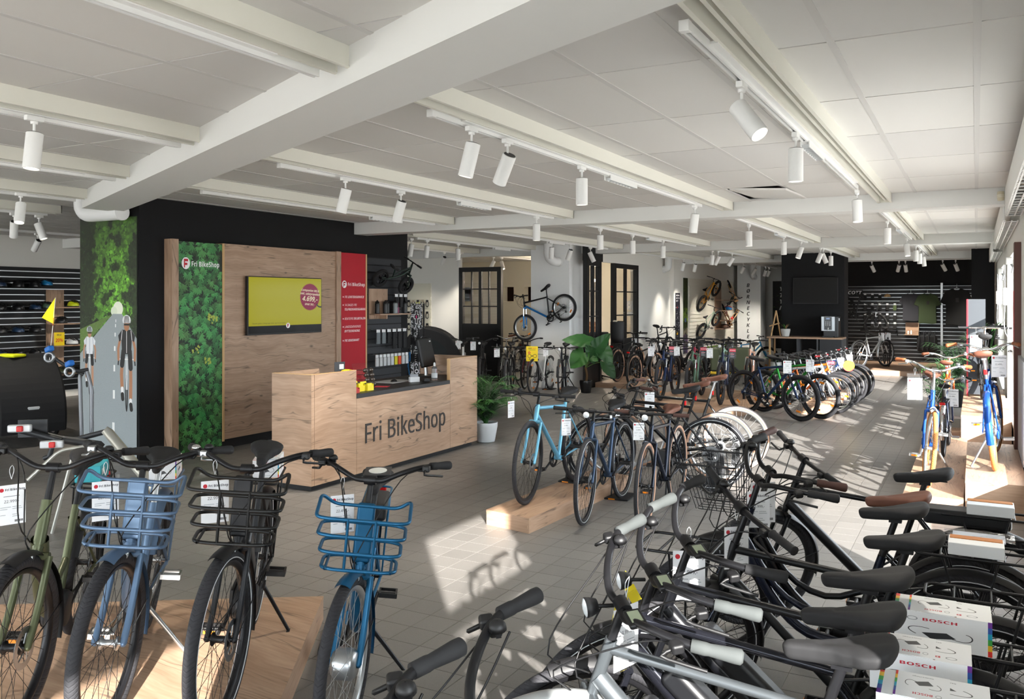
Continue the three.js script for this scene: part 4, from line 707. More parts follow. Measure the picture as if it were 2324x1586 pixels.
{
  const t = thing('bicycle_rack', 'slotted oak wheel rack holding the children bicycles', 'bicycle rack', W(-2.2, 0, 14.1));
  wpart(t, 'base_board', uvm(bx(-2.45, -2.05, 0, 0.03, 14.1, 17.0), WOODS, 'z'), oak);
  for (let i = 0; i < 12; i++) wpart(t, 'block', uvm(rbx(-2.42, -2.02, 0.03, 0.16, 14.12 + i * 0.25 - (i % 2 ? 0.02 : 0), 14.12 + i * 0.25 + 0.13, 0.004, 1), WOODS), oak);
}
{ const t = thing('sale_badge', 'round yellow sale sign among the children bicycles', 'sign', W(-1.75, 0.78, 14.25), Math.PI * 0.06); const g = new THREE.CylinderGeometry(0.085, 0.085, 0.006, 28); g.rotateX(Math.PI / 2); mesh('disc', g, mat(0xf0c81a, 0.5), t); mesh('red_edge', (() => { const r = new THREE.TorusGeometry(0.083, 0.007, 6, 20, 2.2); r.rotateZ(-2.7); return r; })(), mat(0xd8303a, 0.5), t); mesh('cord', tube([P(0, 0.085, 0), P(-0.02, 0.14, 0.01), P(-0.05, 0.2, 0.02)], 0.0015, 8, 4), cordM, t); const tx = new TextGeometry('SALE', { font, size: 0.03, depth: 0.001, curveSegments: 3 }); tx.computeBoundingBox(); tx.translate(-tx.boundingBox.max.x / 2, -0.012, 0.0035); mesh('lettering', tx, mat(0x1c1c1c, 0.6), t); }

// ---------------------------------------------------------------- beside the white pillar
const pe = (spec, f, dir, y = 0, s = 1) => park(bike({ kind: 'hybrid', q: 1, disc: 1, derail: 1, refl: 1, white: 1, stand: 'kick', ...spec }), 'f', f, dir, y, 0, s);
const p1 = pe({ label: 'black and silver bicycle with striped tyres near the feathery plant', color: 0x1a1c20, color2: 0x9fb4c4, stripe: 1, susp: true, tw: 0.022, guards: 'black' }, [-7.95, 14.4], [0.38, -0.93]);
const p2 = pe({ label: 'white bicycle carrying the yellow sign by the white pillar', color: 0xe6e8e8, fork: 0x18191c, stand: undefined }, [-7.46, 14.57], [0.13, -0.99]);
const p3 = pe({ label: 'slim dark bicycle seen head-on before the white pillar', color: 0x20242e, susp: true }, [-6.94, 14.69], [0.3, -0.95]);
const p4 = pe({ label: 'black step-through bicycle behind the feathery plant', color: 0x16171a, kind: 'step', guards: 'black', light: 'fork' }, [-8.5, 14.35], [0.45, -0.9]);
const p5 = pe({ label: 'white framed bicycle between child trailer and feathery plant', color: 0xd9dcdc, kind: 'step', guards: 'silver', bright: 1, light: 'fork', q: 0 }, [-9.0, 14.5], [0.5, -0.86]);
tagOn(p1, 0.5, 0.95, 0.2, 'grey price tag on the black and silver bicycle', 3, 0, 1.25); tagOn(p4, 0.45, 1.06, 0.16, 'grey price tag on the black bicycle by the trailer', 3, 0, 1.2); tagOn(p5, 0.45, 1.06, 0.1, 'price tag on the white bicycle by the trailer', 3, 0, 1.2); tagOn(p3, 0.5, 0.95, 0.3, 'price tag on the slim dark bicycle', 3, 0, 1.1);
wheelFoot(p2, 'black wheel stand under the white bicycle'); wheelFoot(p3, 'black wheel stand under the slim dark bicycle');
{
  const tx = canvasTex(256, 320, (x, w, h) => { x.fillStyle = '#f2d51c'; x.fillRect(0, 0, w, h); x.textAlign = 'center'; x.font = 'bold italic 34px sans-serif'; x.fillStyle = '#222'; x.fillText('BIKE', 84, 56); x.fillStyle = '#e07818'; x.fillText('SALE', 172, 56); x.fillStyle = '#222'; x.fillRect(54, 76, 150, 6); x.lineWidth = 8; x.strokeStyle = '#26282a'; for (const cx of [72, 190]) { x.beginPath(); x.arc(cx, 208, 36, 0, 7); x.stroke(); } x.fillStyle = '#d83a44'; x.beginPath(); x.arc(66, 138, 26, 0, 7); x.fill(); x.fillStyle = '#f2d51c'; x.beginPath(); x.arc(66, 138, 12, 0, 7); x.fill(); x.fillStyle = '#26282a'; x.fillRect(118, 196, 26, 22); x.fillRect(60, 264, 30, 14); x.fillRect(110, 284, 80, 6); });
  const o = onBike(p2, 0.62, 0.93, 0.02), t = thing('sale_placard', 'yellow placard with bicycle picture on the white bicycle', 'sign', o, Math.atan2(-o.x, -o.z)); const m = printMat(tx, 0.5); mesh('board', lb(0.225, 0.29, 0.004, 0, -0.15, 0), [mat(0xf2d51c, 0.5), mat(0xf2d51c, 0.5), mat(0xf2d51c, 0.5), mat(0xf2d51c, 0.5), m, m], t); mesh('cord', tube([P(-0.08, -0.006, 0), P(0, 0.04, 0.0), P(0.08, -0.006, 0)], 0.0015, 8, 4), cordM, t);
}
// crowd of bicycles at the workshop glazing
const crowd = [['dark green city bicycle at the workshop glazing', 0x24332a, [-11.3, 15.2], [0.75, -0.65]], ['black city bicycle at the workshop glazing', 0x141416, [-11.7, 14.2], [0.6, -0.8]], ['silver city bicycle at the workshop opening', 0xa9adb0, [-8.75, 15.7], [0.2, -0.98]], ['deep red bicycle behind the silver and black one', 0x7d1420, [-8.05, 15.35], [0.25, -0.97]], ['black city bicycle in the workshop opening', 0x18181b, [-8.95, 17.0], [0.5, -0.86]], ['brown saddled bicycle in the workshop opening', 0x3a2c26, [-10.9, 18.4], [-0.8, -0.5]], ['cream city bicycle inside the workshop', 0xcfc8b6, [-9.3, 19.2], [0.6, -0.8]]];
crowd.forEach(([label, color, f, dir], i) => park(bike({ name: 'city_bicycle', label, kind: i % 2 ? 'city' : 'step', q: 0, color, guards: 'black', rack: 1, basket: i > 4 ? 1 : 0, leather: i === 5, bright: i === 2 || i === 6, barBright: i === 2 || i === 6, rim: 'silver', spoke: 'silver', group: 'city bicycles crowded at the workshop' }), 'f', f, dir, 0));
const bluer = park(bike({ name: 'road_bicycle', label: 'blue and black racing bicycle behind the counter monitor', kind: 'road', q: 0, color: 0x2a6ea8 }), 'f', [-9.3, 13.2], [0.8, -0.6], 0);

// ---------------------------------------------------------------- dark electric mountain bicycles and racer beyond the leafy plant
const em = (spec, r, dir, y) => park(bike({ name: 'electric_mountain_bicycle', kind: 'mtb', q: 1, ebike: 'mid', disc: 1, derail: 1, tyre: 'wall', tw: 0.03, stan: 'black', guards: 'black', rack: 1, ...spec }), 'r', r, dir, y);
const em1 = em({ label: 'black electric mountain bicycle with brown walled tyres on the tiles', color: 0x151618, color2: 0x26282a }, [-6.15, 16.55], [0.1, 1], 0);
const em2 = em({ label: 'black electric mountain bicycle behind the leafy plant', color: 0x141517 }, [-6.6, 16.75], [0.06, 1], 0.1);
const racer = park(bike({ name: 'road_bicycle', label: 'black racing bicycle with drop bar on the raised plinth', kind: 'road', q: 1, color: 0x191c1e, tw: 0.017 }), 'f', [-6.62, 20.3], [0.06, 1], 0.24);
tagOn(em2, 0.45, 0.95, 0, 'white tag on the electric bicycle behind the leafy plant', 3, 0, 1.3); tagOn(em1, 0.45, 0.95, 0, 'white tag on the brown walled electric bicycle', 3, 0, 1.2);
{ const t = thing('child_carrier', 'black and cream child seat on a bicycle carrier', 'child seat', onBike(em2, -0.42, 0.8, 0), em2.rotation.y); mesh('shell', (() => { const g = lathe([[0.02, 0], [0.13, 0.02], [0.15, 0.12], [0.15, 0.45], [0.13, 0.47], [0.13, 0.14], [0.1, 0.06], [0.02, 0.05]], 18); g.scale(0.9, 1, 1); return g; })(), mat(0x1c1c1e, 0.6), t); mesh('cushion', lrb(0.05, 0.42, 0.1, -0.1, 0.28, 0, 0.02), mat(0xd8d0bc, 0.9), t); }

// ---------------------------------------------------------------- bicycles in front of the children wall
const kidWallCol = [['small black bicycle below the children wall', 0x1a1a1d], ['small dark bicycle with brown tyre walls below the wall', 0x22201f], ['small lime and black bicycle below the wall', 0x7fa82c], ['bright blue children bicycle at the lettered pillar', 0x1e86c8], ['small charcoal bicycle below the children wall', 0x2b2d30], ['small graphite bicycle beside the blue children bicycle', 0x34363a], ['small black and white bicycle below the wall', 0x1c1d20]];
kidWallCol.forEach(([label, color], i) => park(bike({ name: 'children_bicycle', label, kind: 'mtb', q: 0, color, refl: 1, tyre: i === 1 ? 'wall' : 'black', group: 'small bicycles below the children wall' }), 'f', [[-6.0, 18.8], [-5.5, 19.3], [-5.2, 21.2], [-4.75, 22.6], [-5.9, 20.3], [-5.0, 20.4], [-6.1, 21.6]][i], [[0.6, -0.8], [0.9, -0.4], [0.9, 0.3], [0.85, 0.5], [0.8, -0.5], [0.9, -0.3], [0.8, 0.3]][i], 0, 0, 0.88));
{ const t = thing('cargo_box', 'olive canvas cargo box between the bicycles', 'cargo box', W(-4.6, 0, 18.2), 0.2); mesh('canvas_body', lrb(0.8, 0.5, 0.5, 0, 0.55, 0, 0.04), mat(0x4d5440, 0.9), t); mesh('yellow_base', lrb(0.8, 0.06, 0.5, 0, 0.27, 0, 0.02), mat(0xd8b62a, 0.6), t); for (const s of [-1, 1]) { const w = new THREE.TorusGeometry(0.2, 0.025, 6, 20); w.translate(0, 0.225, s * 0.3); mesh('wheel', w, rubber, t); } }

// ---------------------------------------------------------------- along the window wall plinths
const gA = park(bike({ name: 'city_bicycle', label: 'royal blue bicycle with tan tyres and chrome bar on the low plinth', kind: 'city', q: 2, mixte: 1, color: 0x1d4b95, gloss: 0.2, metal: 0.4, tyre: 'tan', rim: 'silver', spoke: 'silver', bright: 1, barBright: 1, grip: 'tan', guards: 'chrome', leather: 1, stand: 'kick', light: 'fork', chainGuard: 'frame', hub: 'silver', steer: 0.1, bellSide: 0, C: [0.39, 1.02] }), 'f', [-0.38, 8.38], [0.05, -1], 0.15, -0.06);
const gC = park(bike({ name: 'city_bicycle', label: 'blue bicycle with tan tyres and red tail lamp on the higher plinth', kind: 'city', q: 2, color: 0x1a4a9c, gloss: 0.2, metal: 0.4, tyre: 'tan', rim: 'silver', spoke: 'silver', bright: 1, barBright: 1, grip: 'tan', guards: 'frame', leather: 1, stand: 'kick', chainGuard: 'frame', hub: 'silver', tail: 1, steer: -0.15, saddle: 1.02, C: [0.39, 1.03] }), 'r', [0.15, 8.65], [0.04, 1], 0.3, -0.1);
const gB = park(bike({ name: 'folding_bicycle', label: 'small navy bicycle with chrome guards and red tail lamps', kind: 'city', q: 1, color: 0x1c2c50, guards: 'chrome', rack: 1, bright: 1, light: 'bar', barBright: 1, stand: 'kick', chainGuard: 1 }), 'r', [-0.3, 10.1], [0.03, 1], 0.15, 0, 0.78);
const gD = park(bike({ name: 'city_bicycle', label: 'orange and black bicycle with tan saddle beyond the navy one', kind: 'city', q: 1, color: 0xc8581c, guards: 'black', leather: 1, tail: 1, barBright: 1, bright: 1, grip: 'tan', rim: 'silver' }), 'r', [-0.32, 11.5], [0.02, 1], 0.15, 0, 0.95);
const gE = park(bike({ name: 'city_bicycle', label: 'dark bicycle with straight chrome bar on the tall plinth', kind: 'hybrid', q: 1, color: 0x1e2024, disc: 1, derail: 1, barBright: 1, C: [0.47, 1.02] }), 'r', [0.1, 12.0], [0.0, 1], 0.42);
const gF = park(bike({ name: 'city_bicycle', label: 'dark bicycle with black riser bar further along the tall plinth', kind: 'mtb', q: 1, color: 0x23262b, disc: 1, derail: 1 }), 'r', [0.08, 13.6], [0.0, 1], 0.42);
tagOn(gA, 0.42, 1.02, 0.16, 'large price tag on the royal blue bicycle bar', 1, 0.2, 1.4); tagOn(gB, 0.4, 0.95, 0.06, 'price tag on the small navy bicycle', 0, 0, 1.4); tagOn(gC, 0.3, 1.06, 0.12, 'price tag on the higher blue bicycle', 0, 0.3, 1.5); tagOn(gE, 0.4, 1.02, -0.1, 'price tag on the straight bar plinth bicycle', 0, 0, 1.6);
// clothing corner
const wh1 = park(bike({ name: 'city_bicycle', label: 'white and silver bicycle on the plinth below the clothing wall', kind: 'hybrid', q: 1, color: 0xd4d8da, rim: 'silver', spoke: 'silver', tw: 0.022, guards: 'silver' }), 'r', [-2.55, 22.75], [0.5, 0.86], 0.12);
const wh2 = park(bike({ name: 'road_bicycle', label: 'black racing bicycle head-on below the clothing wall', kind: 'road', q: 0, color: 0x17181b }), 'f', [-1.95, 23.6], [0.18, -0.98], 0.12);
tagOn(wh1, 0.45, 0.95, 0, 'white tag on the white and silver bicycle', 3, 0, 1.5); tagOn(wh2, 0.45, 0.95, 0, 'white tag on the head-on racing bicycle', 3, 0, 1.5);
// hung bicycles
function hang(b, at, up, fwd, scale = 1) { // local y -> up, local x -> fwd
  const x = fwd.clone().normalize(), y = up.clone().addScaledVector(x, -up.dot(x)).normalize(), z = x.clone().cross(y); b.rotation.order = 'XYZ';
  b.quaternion.setFromRotationMatrix(new THREE.Matrix4().makeBasis(x, y, z)); b.scale.setScalar(scale); b.position.copy(at).sub(P(0.1, 0.5, 0).multiplyScalar(scale).applyQuaternion(b.quaternion)); return b;
}
const hb1 = hang(bike({ name: 'mountain_bicycle', label: 'bright blue and black youth mountain bicycle hung on the white pillar', kind: 'mtb', q: 1, color: 0x17181c, color2: 0x1e78c0, fork: 0x1e78c0, refl: 1, disc: 1, derail: 1, white: 0, R: 0.3, spoke: 'silver', rim: 'silver', stand: 'kick' }), W(-7.83, 1.62, 15.66), P(-0.42, 0.9, 0), P(-0.9, -0.42, 0), 0.92);
const hb2 = hang(bike({ name: 'mountain_bicycle', label: 'black mountain bicycle hung high on the clothing wall', kind: 'mtb', q: 0, color: 0x202226, disc: 1, derail: 1 }), W(-2.75, 1.5, 25.2), P(0.2, 0.95, 0), P(0.9, -0.5, 0.15), 0.9);
const kidHang = (spec, X, y, a, ang, sc) => hang(bike({ name: 'children_bicycle', kind: 'mtb', q: 0, refl: 1, ...spec }), W(X, y, a), P(0.25, 0.9, Math.sin(ang)), P(0.35, Math.sin(ang), -Math.cos(ang)), sc);
kidHang({ label: 'amber yellow fat tyre children bicycle hung on the white slats', color: 0xd8920e, tw: 0.045 }, -6.72, 2.02, 24.2, 0.62, 0.72);
kidHang({ label: 'pale mint fat tyre children bicycle hung on the white slats', color: 0xa9c2b2, tw: 0.045 }, -6.72, 1.2, 24.2, 0.5, 0.72);
// ---------------------------------------------------------------- ceiling channels, tracks and spotlights
const px = (u, v, z) => { const x = (u - 1162) / FPX * z; return W(x * CS - z * SN, EYE + (682 - v) / FPX * z, x * SN + z * CS); };   // direction of a pixel taken to a known distance
const TRX = [-0.97, -2.66, -4.7, -6.5, -8.2, -9.9], TRN = ['beside the windows', 'second from the windows', 'third from the windows', 'over the workshop front', 'above the black block wall', 'above the helmet shelves'];
const beamLo = (X) => 2.03 - (X - 0.6) * 0.471, beamHi = (X) => 1.59 - (X - 0.6) * 0.4674;
TRX.forEach((X, i) => {
  const bays = [];
  if (X < -2) bays.push([0.6, beamHi(X) - 0.02, 'short of the slanting beam']);
  if (!(X < -8.05 && X > -9.2)) bays.push([Math.max(beamLo(X), X < -8 ? 6.4 : 0) + 0.02, 9.98, 'ending at the counter beam']);
  bays.push([10.32, 16.38, 'between counter beam and pillar beam']); if (X > -7) bays.push([16.72, 22.28, 'between pillar beam and television beam']); else bays.push([16.72, 21.9, 'over the workshop']);
  for (const [a0, a1, wh] of bays) {
    if (X < -8.05 && X > -9.2 && a0 > 10 && a0 < 11) { bays; }
    const s0 = X < -8.05 && X > -9.2 && a0 > 10 && a0 < 11 ? 11.4 : a0;
    const t = thing('ceiling_channel', 'cream metal ceiling channel ' + TRN[i] + ', ' + wh, 'ceiling channel', W(X + 0.1, CEIL, s0));
    wpart(t, 'side_plate', bx(X + 0.045, X + 0.055, 2.855, CEIL, s0, a1), cream); wpart(t, 'side_plate', bx(X + 0.165, X + 0.175, 2.855, CEIL, s0, a1), cream);
    wpart(t, 'lip', bx(X + 0.04, X + 0.062, 2.85, 2.857, s0, a1), cream); wpart(t, 'lip', bx(X + 0.158, X + 0.18, 2.85, 2.857, s0, a1), cream); wpart(t, 'centre_rail', bx(X + 0.1, X + 0.12, 2.875, 2.9, s0, a1), cream);
    wpart(t, 'end_cap', bx(X + 0.045, X + 0.175, 2.855, CEIL, a1 - 0.01, a1), cream);
    const b0 = s0 + (a0 < 1 ? 0 : 0.35), b1 = a0 < 1 ? a1 - 0.08 : Math.min(a1 - 0.25, b0 + 5.3);
    const k = thing('lighting_track', 'white lighting track ' + TRN[i] + ', ' + wh, 'lighting track', W(X, 2.85, b0));
    wpart(k, 'rail_side', bx(X - 0.018, X - 0.008, 2.825, 2.86, b0 + 0.03, b1), lampWhite); wpart(k, 'rail_side', bx(X + 0.008, X + 0.018, 2.825, 2.86, b0 + 0.03, b1), lampWhite); wpart(k, 'rail_back', bx(X - 0.008, X + 0.008, 2.848, 2.86, b0 + 0.03, b1), mat(0x9b9b9b, 0.6)); wpart(k, 'end_cap', rbx(X - 0.021, X + 0.021, 2.818, 2.862, b0, b0 + 0.04, 0.004), lampWhite);
    wpart(k, 'bracket', bx(X + 0.018, X + 0.05, 2.845, 2.856, b0 + 0.3, b1 - 0.3), lampWhite);
    if (a0 > 1.5 && a0 < 11) {
      const f0 = b0 + 2.6, f = thing('louvre_light', 'slim white louvre lamp ' + TRN[i] + ', ' + wh, 'ceiling lamp', W(X, 2.82, f0));
      wpart(f, 'housing', merge([bx(X - 0.03, X - 0.024, 2.79, 2.83, f0, f0 + 0.62), bx(X + 0.024, X + 0.03, 2.79, 2.83, f0, f0 + 0.62), bx(X - 0.024, X + 0.024, 2.822, 2.83, f0, f0 + 0.62)]), lampWhite);
      for (let j = 0; j < 9; j++) wpart(f, 'louvre', bx(X - 0.024, X + 0.024, 2.79, 2.812, f0 + 0.03 + j * 0.07, f0 + 0.034 + j * 0.07), alu);
    }
  }
});
const lensGlow = new THREE.MeshStandardMaterial({ color: 0xffffff, emissive: new THREE.Color(1, 0.93, 0.8), emissiveIntensity: 5, roughness: 0.3 });
const lampG = { body: lathe([[0.001, 0.1], [0.042, 0.1], [0.045, 0.097], [0.045, -0.1], [0.042, -0.103], [0.039, -0.1], [0.039, -0.086], [0.001, -0.086]], 28), lens: (() => { const g = new THREE.CylinderGeometry(0.037, 0.037, 0.004, 24); g.translate(0, -0.0885, 0); return g; })(), cap: (() => { const g = new THREE.CylinderGeometry(0.038, 0.038, 0.003, 24); g.translate(0, 0.1015, 0); return g; })() };
const lampCount = new Map(), ORD = ['first', 'second', 'third', 'fourth', 'fifth', 'sixth', 'seventh'];
function spotLamp(X, a, aim, line, I = 1) {
  const d = P(aim[0], -1, -aim[1]).normalize(), tilted = Math.hypot(aim[0], aim[1]) > 0.25, bay = a > 22.6 || X < -12 ? '' : a < beamHi(X) ? 'before the slanting beam' : a < 10 ? 'before the counter beam' : a < 16.4 ? 'past the counter beam' : 'past the pillar beam', ck = line + bay, nth = ORD[lampCount.get(ck) ?? 0]; lampCount.set(ck, (lampCount.get(ck) ?? 0) + 1);
  const t = thing('spotlight', nth + ' white spotlight ' + bay + ' on the track ' + line + (tilted ? ', tilted' : ', straight'), 'spotlight', W(X, 2.825, a), 0, 'spotlights on the track ' + line);
  mesh('adapter', merge([lrb(0.034, 0.03, 0.1, 0, -0.014, 0, 0.004, 1), cyl(P(0, -0.03, 0), P(0, -0.045, 0), 0.02, 0.018, 12, true)]), lampWhite, t);
  mesh('stem', cyl(P(0, -0.04, 0), P(0, -0.115, 0), 0.0075, 0.0075, 8, true), lampWhite, t);
  const q = new THREE.Quaternion().setFromUnitVectors(P(0, -1, 0), d), c = P(0, -0.115, 0).addScaledVector(d, 0.06).add(P(0, -0.02, 0));
  const body = mesh('body', lampG.body, lampWhite, t); body.quaternion.copy(q); body.position.copy(c);
  mesh('rear_cap', lampG.cap, blackPlastic, body);
  const lens = mesh('lens', lampG.lens, lensGlow, body);
  const l = new THREE.SpotLight(new THREE.Color(1, 0.92, 0.8), SPOT * I, 0, 0.62, 0.7, 2); l.position.copy(t.position).add(c).addScaledVector(d, 0.095); l.target.position.copy(l.position).addScaledVector(d, 2); l.castShadow = true; scene.add(l, l.target);
  return t;
}
const D0 = [0, 0];
[[-4.6, 2.9, [0.02, -0.12], 2], [-8.0, 4.91, [0.25, -0.25], 4], [-9.9, 6.0, [-0.5, 0.25], 5], [-9.9, 6.3, [0.35, 0.2], 5],
 [-2.62, 4.32, [-0.22, -0.1], 1], [-2.62, 4.76, [-0.6, 0.25], 1], [-4.62, 5.59, [-0.25, -0.08], 2, 1.6], [-4.72, 6.51, [-0.42, 0.1], 2, 1.6], [-2.64, 5.97, D0, 1], [-0.97, 4.05, [0.75, -0.35], 0], [-0.97, 5.42, D0, 0], [-0.97, 8.49, [0.05, -0.1], 0], [-2.66, 9.01, [-0.12, 0], 1], [-4.7, 9.27, D0, 2, 1.4],
 [-4.7, 11.28, D0, 2], [-4.7, 12.58, D0, 2], [-4.7, 14.05, D0, 2], [-6.5, 13.4, [-0.1, 0.1], 3, 1], [-6.5, 14.18, [-0.5, 0.3], 3, 1.2], [-6.5, 15.11, [0.4, 0.2], 3], [-2.68, 11.59, D0, 1], [-2.68, 13.96, D0, 1], [-2.68, 15.47, [-0.3, -0.2], 1], [-1.0, 11.93, D0, 0], [-1.0, 15.44, [0.1, -0.2], 0],
 [-0.98, 17.49, D0, 0], [-0.98, 18.72, D0, 0], [-0.98, 20.13, [0.1, 0], 0], [-4.74, 17.29, [-0.1, 0], 2], [-4.7, 17.6, [-0.5, 0.1], 2], [-4.6, 18.36, [-0.6, 0], 2], [-6.3, 20.4, [-0.3, 0.2], 3], [-6.3, 21.4, [-0.3, 0.3], 3], [-2.66, 17.48, [-0.4, 0.1], 1], [-2.66, 17.8, [0.4, 0.1], 1], [-2.66, 18.83, D0, 1],
 [-8.2, 11.6, [-0.15, -0.1], 4], [-8.2, 12.06, [-0.15, 0], 4], [-8.2, 13.05, D0, 4], [-9.9, 13.6, [0.3, 0.2], 5], [-9.9, 17.3, [-0.4, -0.2], 5], [-9.9, 17.7, [0.4, -0.2], 5], [-9.9, 15.2, [-0.8, 0.5], 5, 0.8], [-9.9, 15.8, [-0.3, 0.5], 5, 0.6], [-8.2, 18.6, [0.3, -0.1], 4], [-9.9, 20.4, [0.1, 0.5], 5]
].forEach(([X, a, aim, i, I]) => spotLamp(X, a, aim, TRN[i], I));
// lamps of the clothing corner
{
  const t = thing('lighting_track', 'white lighting track above the clothing wall', 'lighting track', W(-3.6, 2.85, 24.2)); wpart(t, 'hanger', bx(-2.0, -1.96, 2.86, 3.3, 24.19, 24.21), lampWhite); wpart(t, 'rail', bx(-3.6, 0.2, 2.825, 2.86, 24.18, 24.22), lampWhite); wpart(t, 'end_cap', rbx(-3.64, -3.6, 2.818, 2.862, 24.175, 24.225, 0.004), lampWhite);
  for (const [X, aim] of [[-2.4, [0.4, 0.6]], [-1.75, [-0.3, 0.6]], [-1.6, [0.1, 0.5]], [-0.74, [0.5, 0.5]], [-0.45, [0.35, 0.5]]]) spotLamp(X, 24.2, aim, 'above the clothing wall', 1.3);
  const t2 = thing('lighting_track', 'white lighting track facing the children wall', 'lighting track', W(-5.6, 2.85, 22.8)); wpart(t2, 'hanger', bx(-5.61, -5.59, 2.86, 3.3, 25, 25.04), lampWhite); wpart(t2, 'rail', bx(-5.62, -5.58, 2.825, 2.86, 22.8, 28), lampWhite); wpart(t2, 'end_cap', rbx(-5.625, -5.575, 2.818, 2.862, 22.76, 22.8, 0.004), lampWhite);
  for (const [a, aim] of [[23.6, [-0.6, 0.15]], [25.0, [-0.6, 0.1]], [26.4, [-0.4, 0.4]], [26.9, [-0.5, 0.3]]]) spotLamp(-5.6, a, aim, 'facing the children wall', 1.5);
  const t3 = thing('lighting_track', 'white lighting track facing the helmet shelves', 'lighting track', W(-12.6, 2.85, 5)); wpart(t3, 'hanger', bx(-12.61, -12.59, 2.86, 3.3, 8, 8.04), lampWhite); wpart(t3, 'rail', bx(-12.62, -12.58, 2.825, 2.86, 5, 12), lampWhite); wpart(t3, 'end_cap', rbx(-12.625, -12.575, 2.818, 2.862, 12, 12.04, 0.004), lampWhite);
  for (const a of [6.4, 8.0, 9.6, 11.2]) spotLamp(-12.6, a, [-0.9, 0.05], 'facing the helmet shelves', 1.2);
}
// long grille housings on the window wall
[[3.2, 9.7], [10.35, 15.9], [16.8, 21.2]].forEach(([p, q], i) => {
  const t = thing('grille_housing', 'white wall housing with wire grille underneath, ' + ['before the counter beam', 'beyond the counter beam', 'beyond the pillar beam'][i], 'wall housing', W(0.33, 2.6, p));
  wpart(t, 'cover', merge([bx(0.25, 0.262, 2.64, 2.9, p, q), bx(0.262, 0.398, 2.888, 2.9, p, q)]), white); wpart(t, 'end_plate', bx(0.25, 0.398, 2.64, 2.9, q - 0.012, q), white);
  for (const X of [0.27, 0.33, 0.385]) wpart(t, 'grille_rail', bx(X - 0.006, X + 0.006, 2.628, 2.64, p, q), white);
  for (let a = p + 0.1; a < q; a += 0.22) wpart(t, 'grille_bar', bx(0.255, 0.395, 2.632, 2.64, a, a + 0.018), white);
});
{ const t = thing('sensor', 'small ivory motion sensor at the beam end', 'sensor', W(0.22, 2.86, 9.97)); mesh('housing', lathe([[0.001, 0.05], [0.03, 0.045], [0.035, 0], [0.03, -0.045], [0.001, -0.05]], 14), mat(0xd8cfb4, 0.5), t); mesh('lens_band', (() => { const g = new THREE.CylinderGeometry(0.0355, 0.034, 0.025, 14); return g; })(), mat(0xe8e4d4, 0.3), t); }

// ---------------------------------------------------------------- lettering helper
function letters(parent, text, size, depth, f, m, fit = 0, slant = 0) {
  const k = size / f.data.resolution; let w = 0; const adv = [...text].map((c) => { const g = f.data.glyphs[c] || f.data.glyphs['O']; const x = w; w += g.ha * k; return x; });
  const sx = fit ? fit / w : 1;
  [...text].forEach((c, i) => { if (c === ' ') return; const g = new TextGeometry(f.data.glyphs[c] ? c : 'O', { font: f, size, depth, curveSegments: 4 }); g.scale(sx, 1, 1); if (slant) { const p = g.attributes.position; for (let j = 0; j < p.count; j++) p.setX(j, p.getX(j) + p.getY(j) * slant); } const o = mesh('letter', g, m, parent); o.position.x = adv[i] * sx; });
  return w * sx;
}
// ---------------------------------------------------------------- wooden display wall on the black block
const FX = -8.1;
const leafTex = canvasTex(640, 2048, (x, w, h) => {
  x.fillStyle = '#0e2417'; x.fillRect(0, 0, w, h);
  const leaf = (cx, cy, s0, rot, col, vein, s = s0 * 1.35) => { x.save(); x.translate(cx, cy); x.rotate(rot); for (let k = -2; k <= 2; k++) { x.save(); x.rotate(k * 0.62); const L = s * (1 - Math.abs(k) * 0.16), b = L * 0.2; x.fillStyle = col; x.beginPath(); x.moveTo(0, 0); x.bezierCurveTo(b, L * 0.25, b, L * 0.6, 0, L); x.bezierCurveTo(-b, L * 0.6, -b, L * 0.25, 0, 0); x.fill(); x.strokeStyle = vein; x.lineWidth = 1.2; x.beginPath(); x.moveTo(0, 0); x.lineTo(0, L * 0.85); x.stroke(); x.restore(); } x.restore(); };
  for (let p = 0; p < 4; p++) for (let i = 0; i < [420, 420, 360, 300][p]; i++) { const cx = rnd() * w, cy = rnd() * h - 20, s = rr(34, 62), g = [36, 66, 104, 142][p] + rr(-16, 26), warm = nz(cx / 160, cy / 160, 3) * 26; leaf(cx, cy, s, rr(-0.9, 0.9), `rgb(${g * 0.46 + warm},${g * 0.96},${g * 0.5})`, `rgba(200,226,184,${0.14 + p * 0.1})`); }
  for (const [cx, cy] of [[480, 740], [420, 1180], [520, 760], [250, 1050]]) for (let i = 0; i < 9; i++) leaf(cx + rr(-50, 50), cy + rr(-30, 30), rr(16, 26), rr(0, 6), '#a9b63a', '#d8dc80');
  x.fillStyle = '#fff'; x.beginPath(); x.arc(115, 210, 58, 0, 7); x.fill(); x.fillStyle = '#c8102e'; x.fillRect(88, 168, 16, 84); x.fillRect(88, 168, 58, 24); x.fillRect(88, 206, 48, 22);
  x.fillStyle = '#fff'; x.font = 'bold 68px sans-serif'; x.fillText('Fri BikeShop', 190, 238);
});
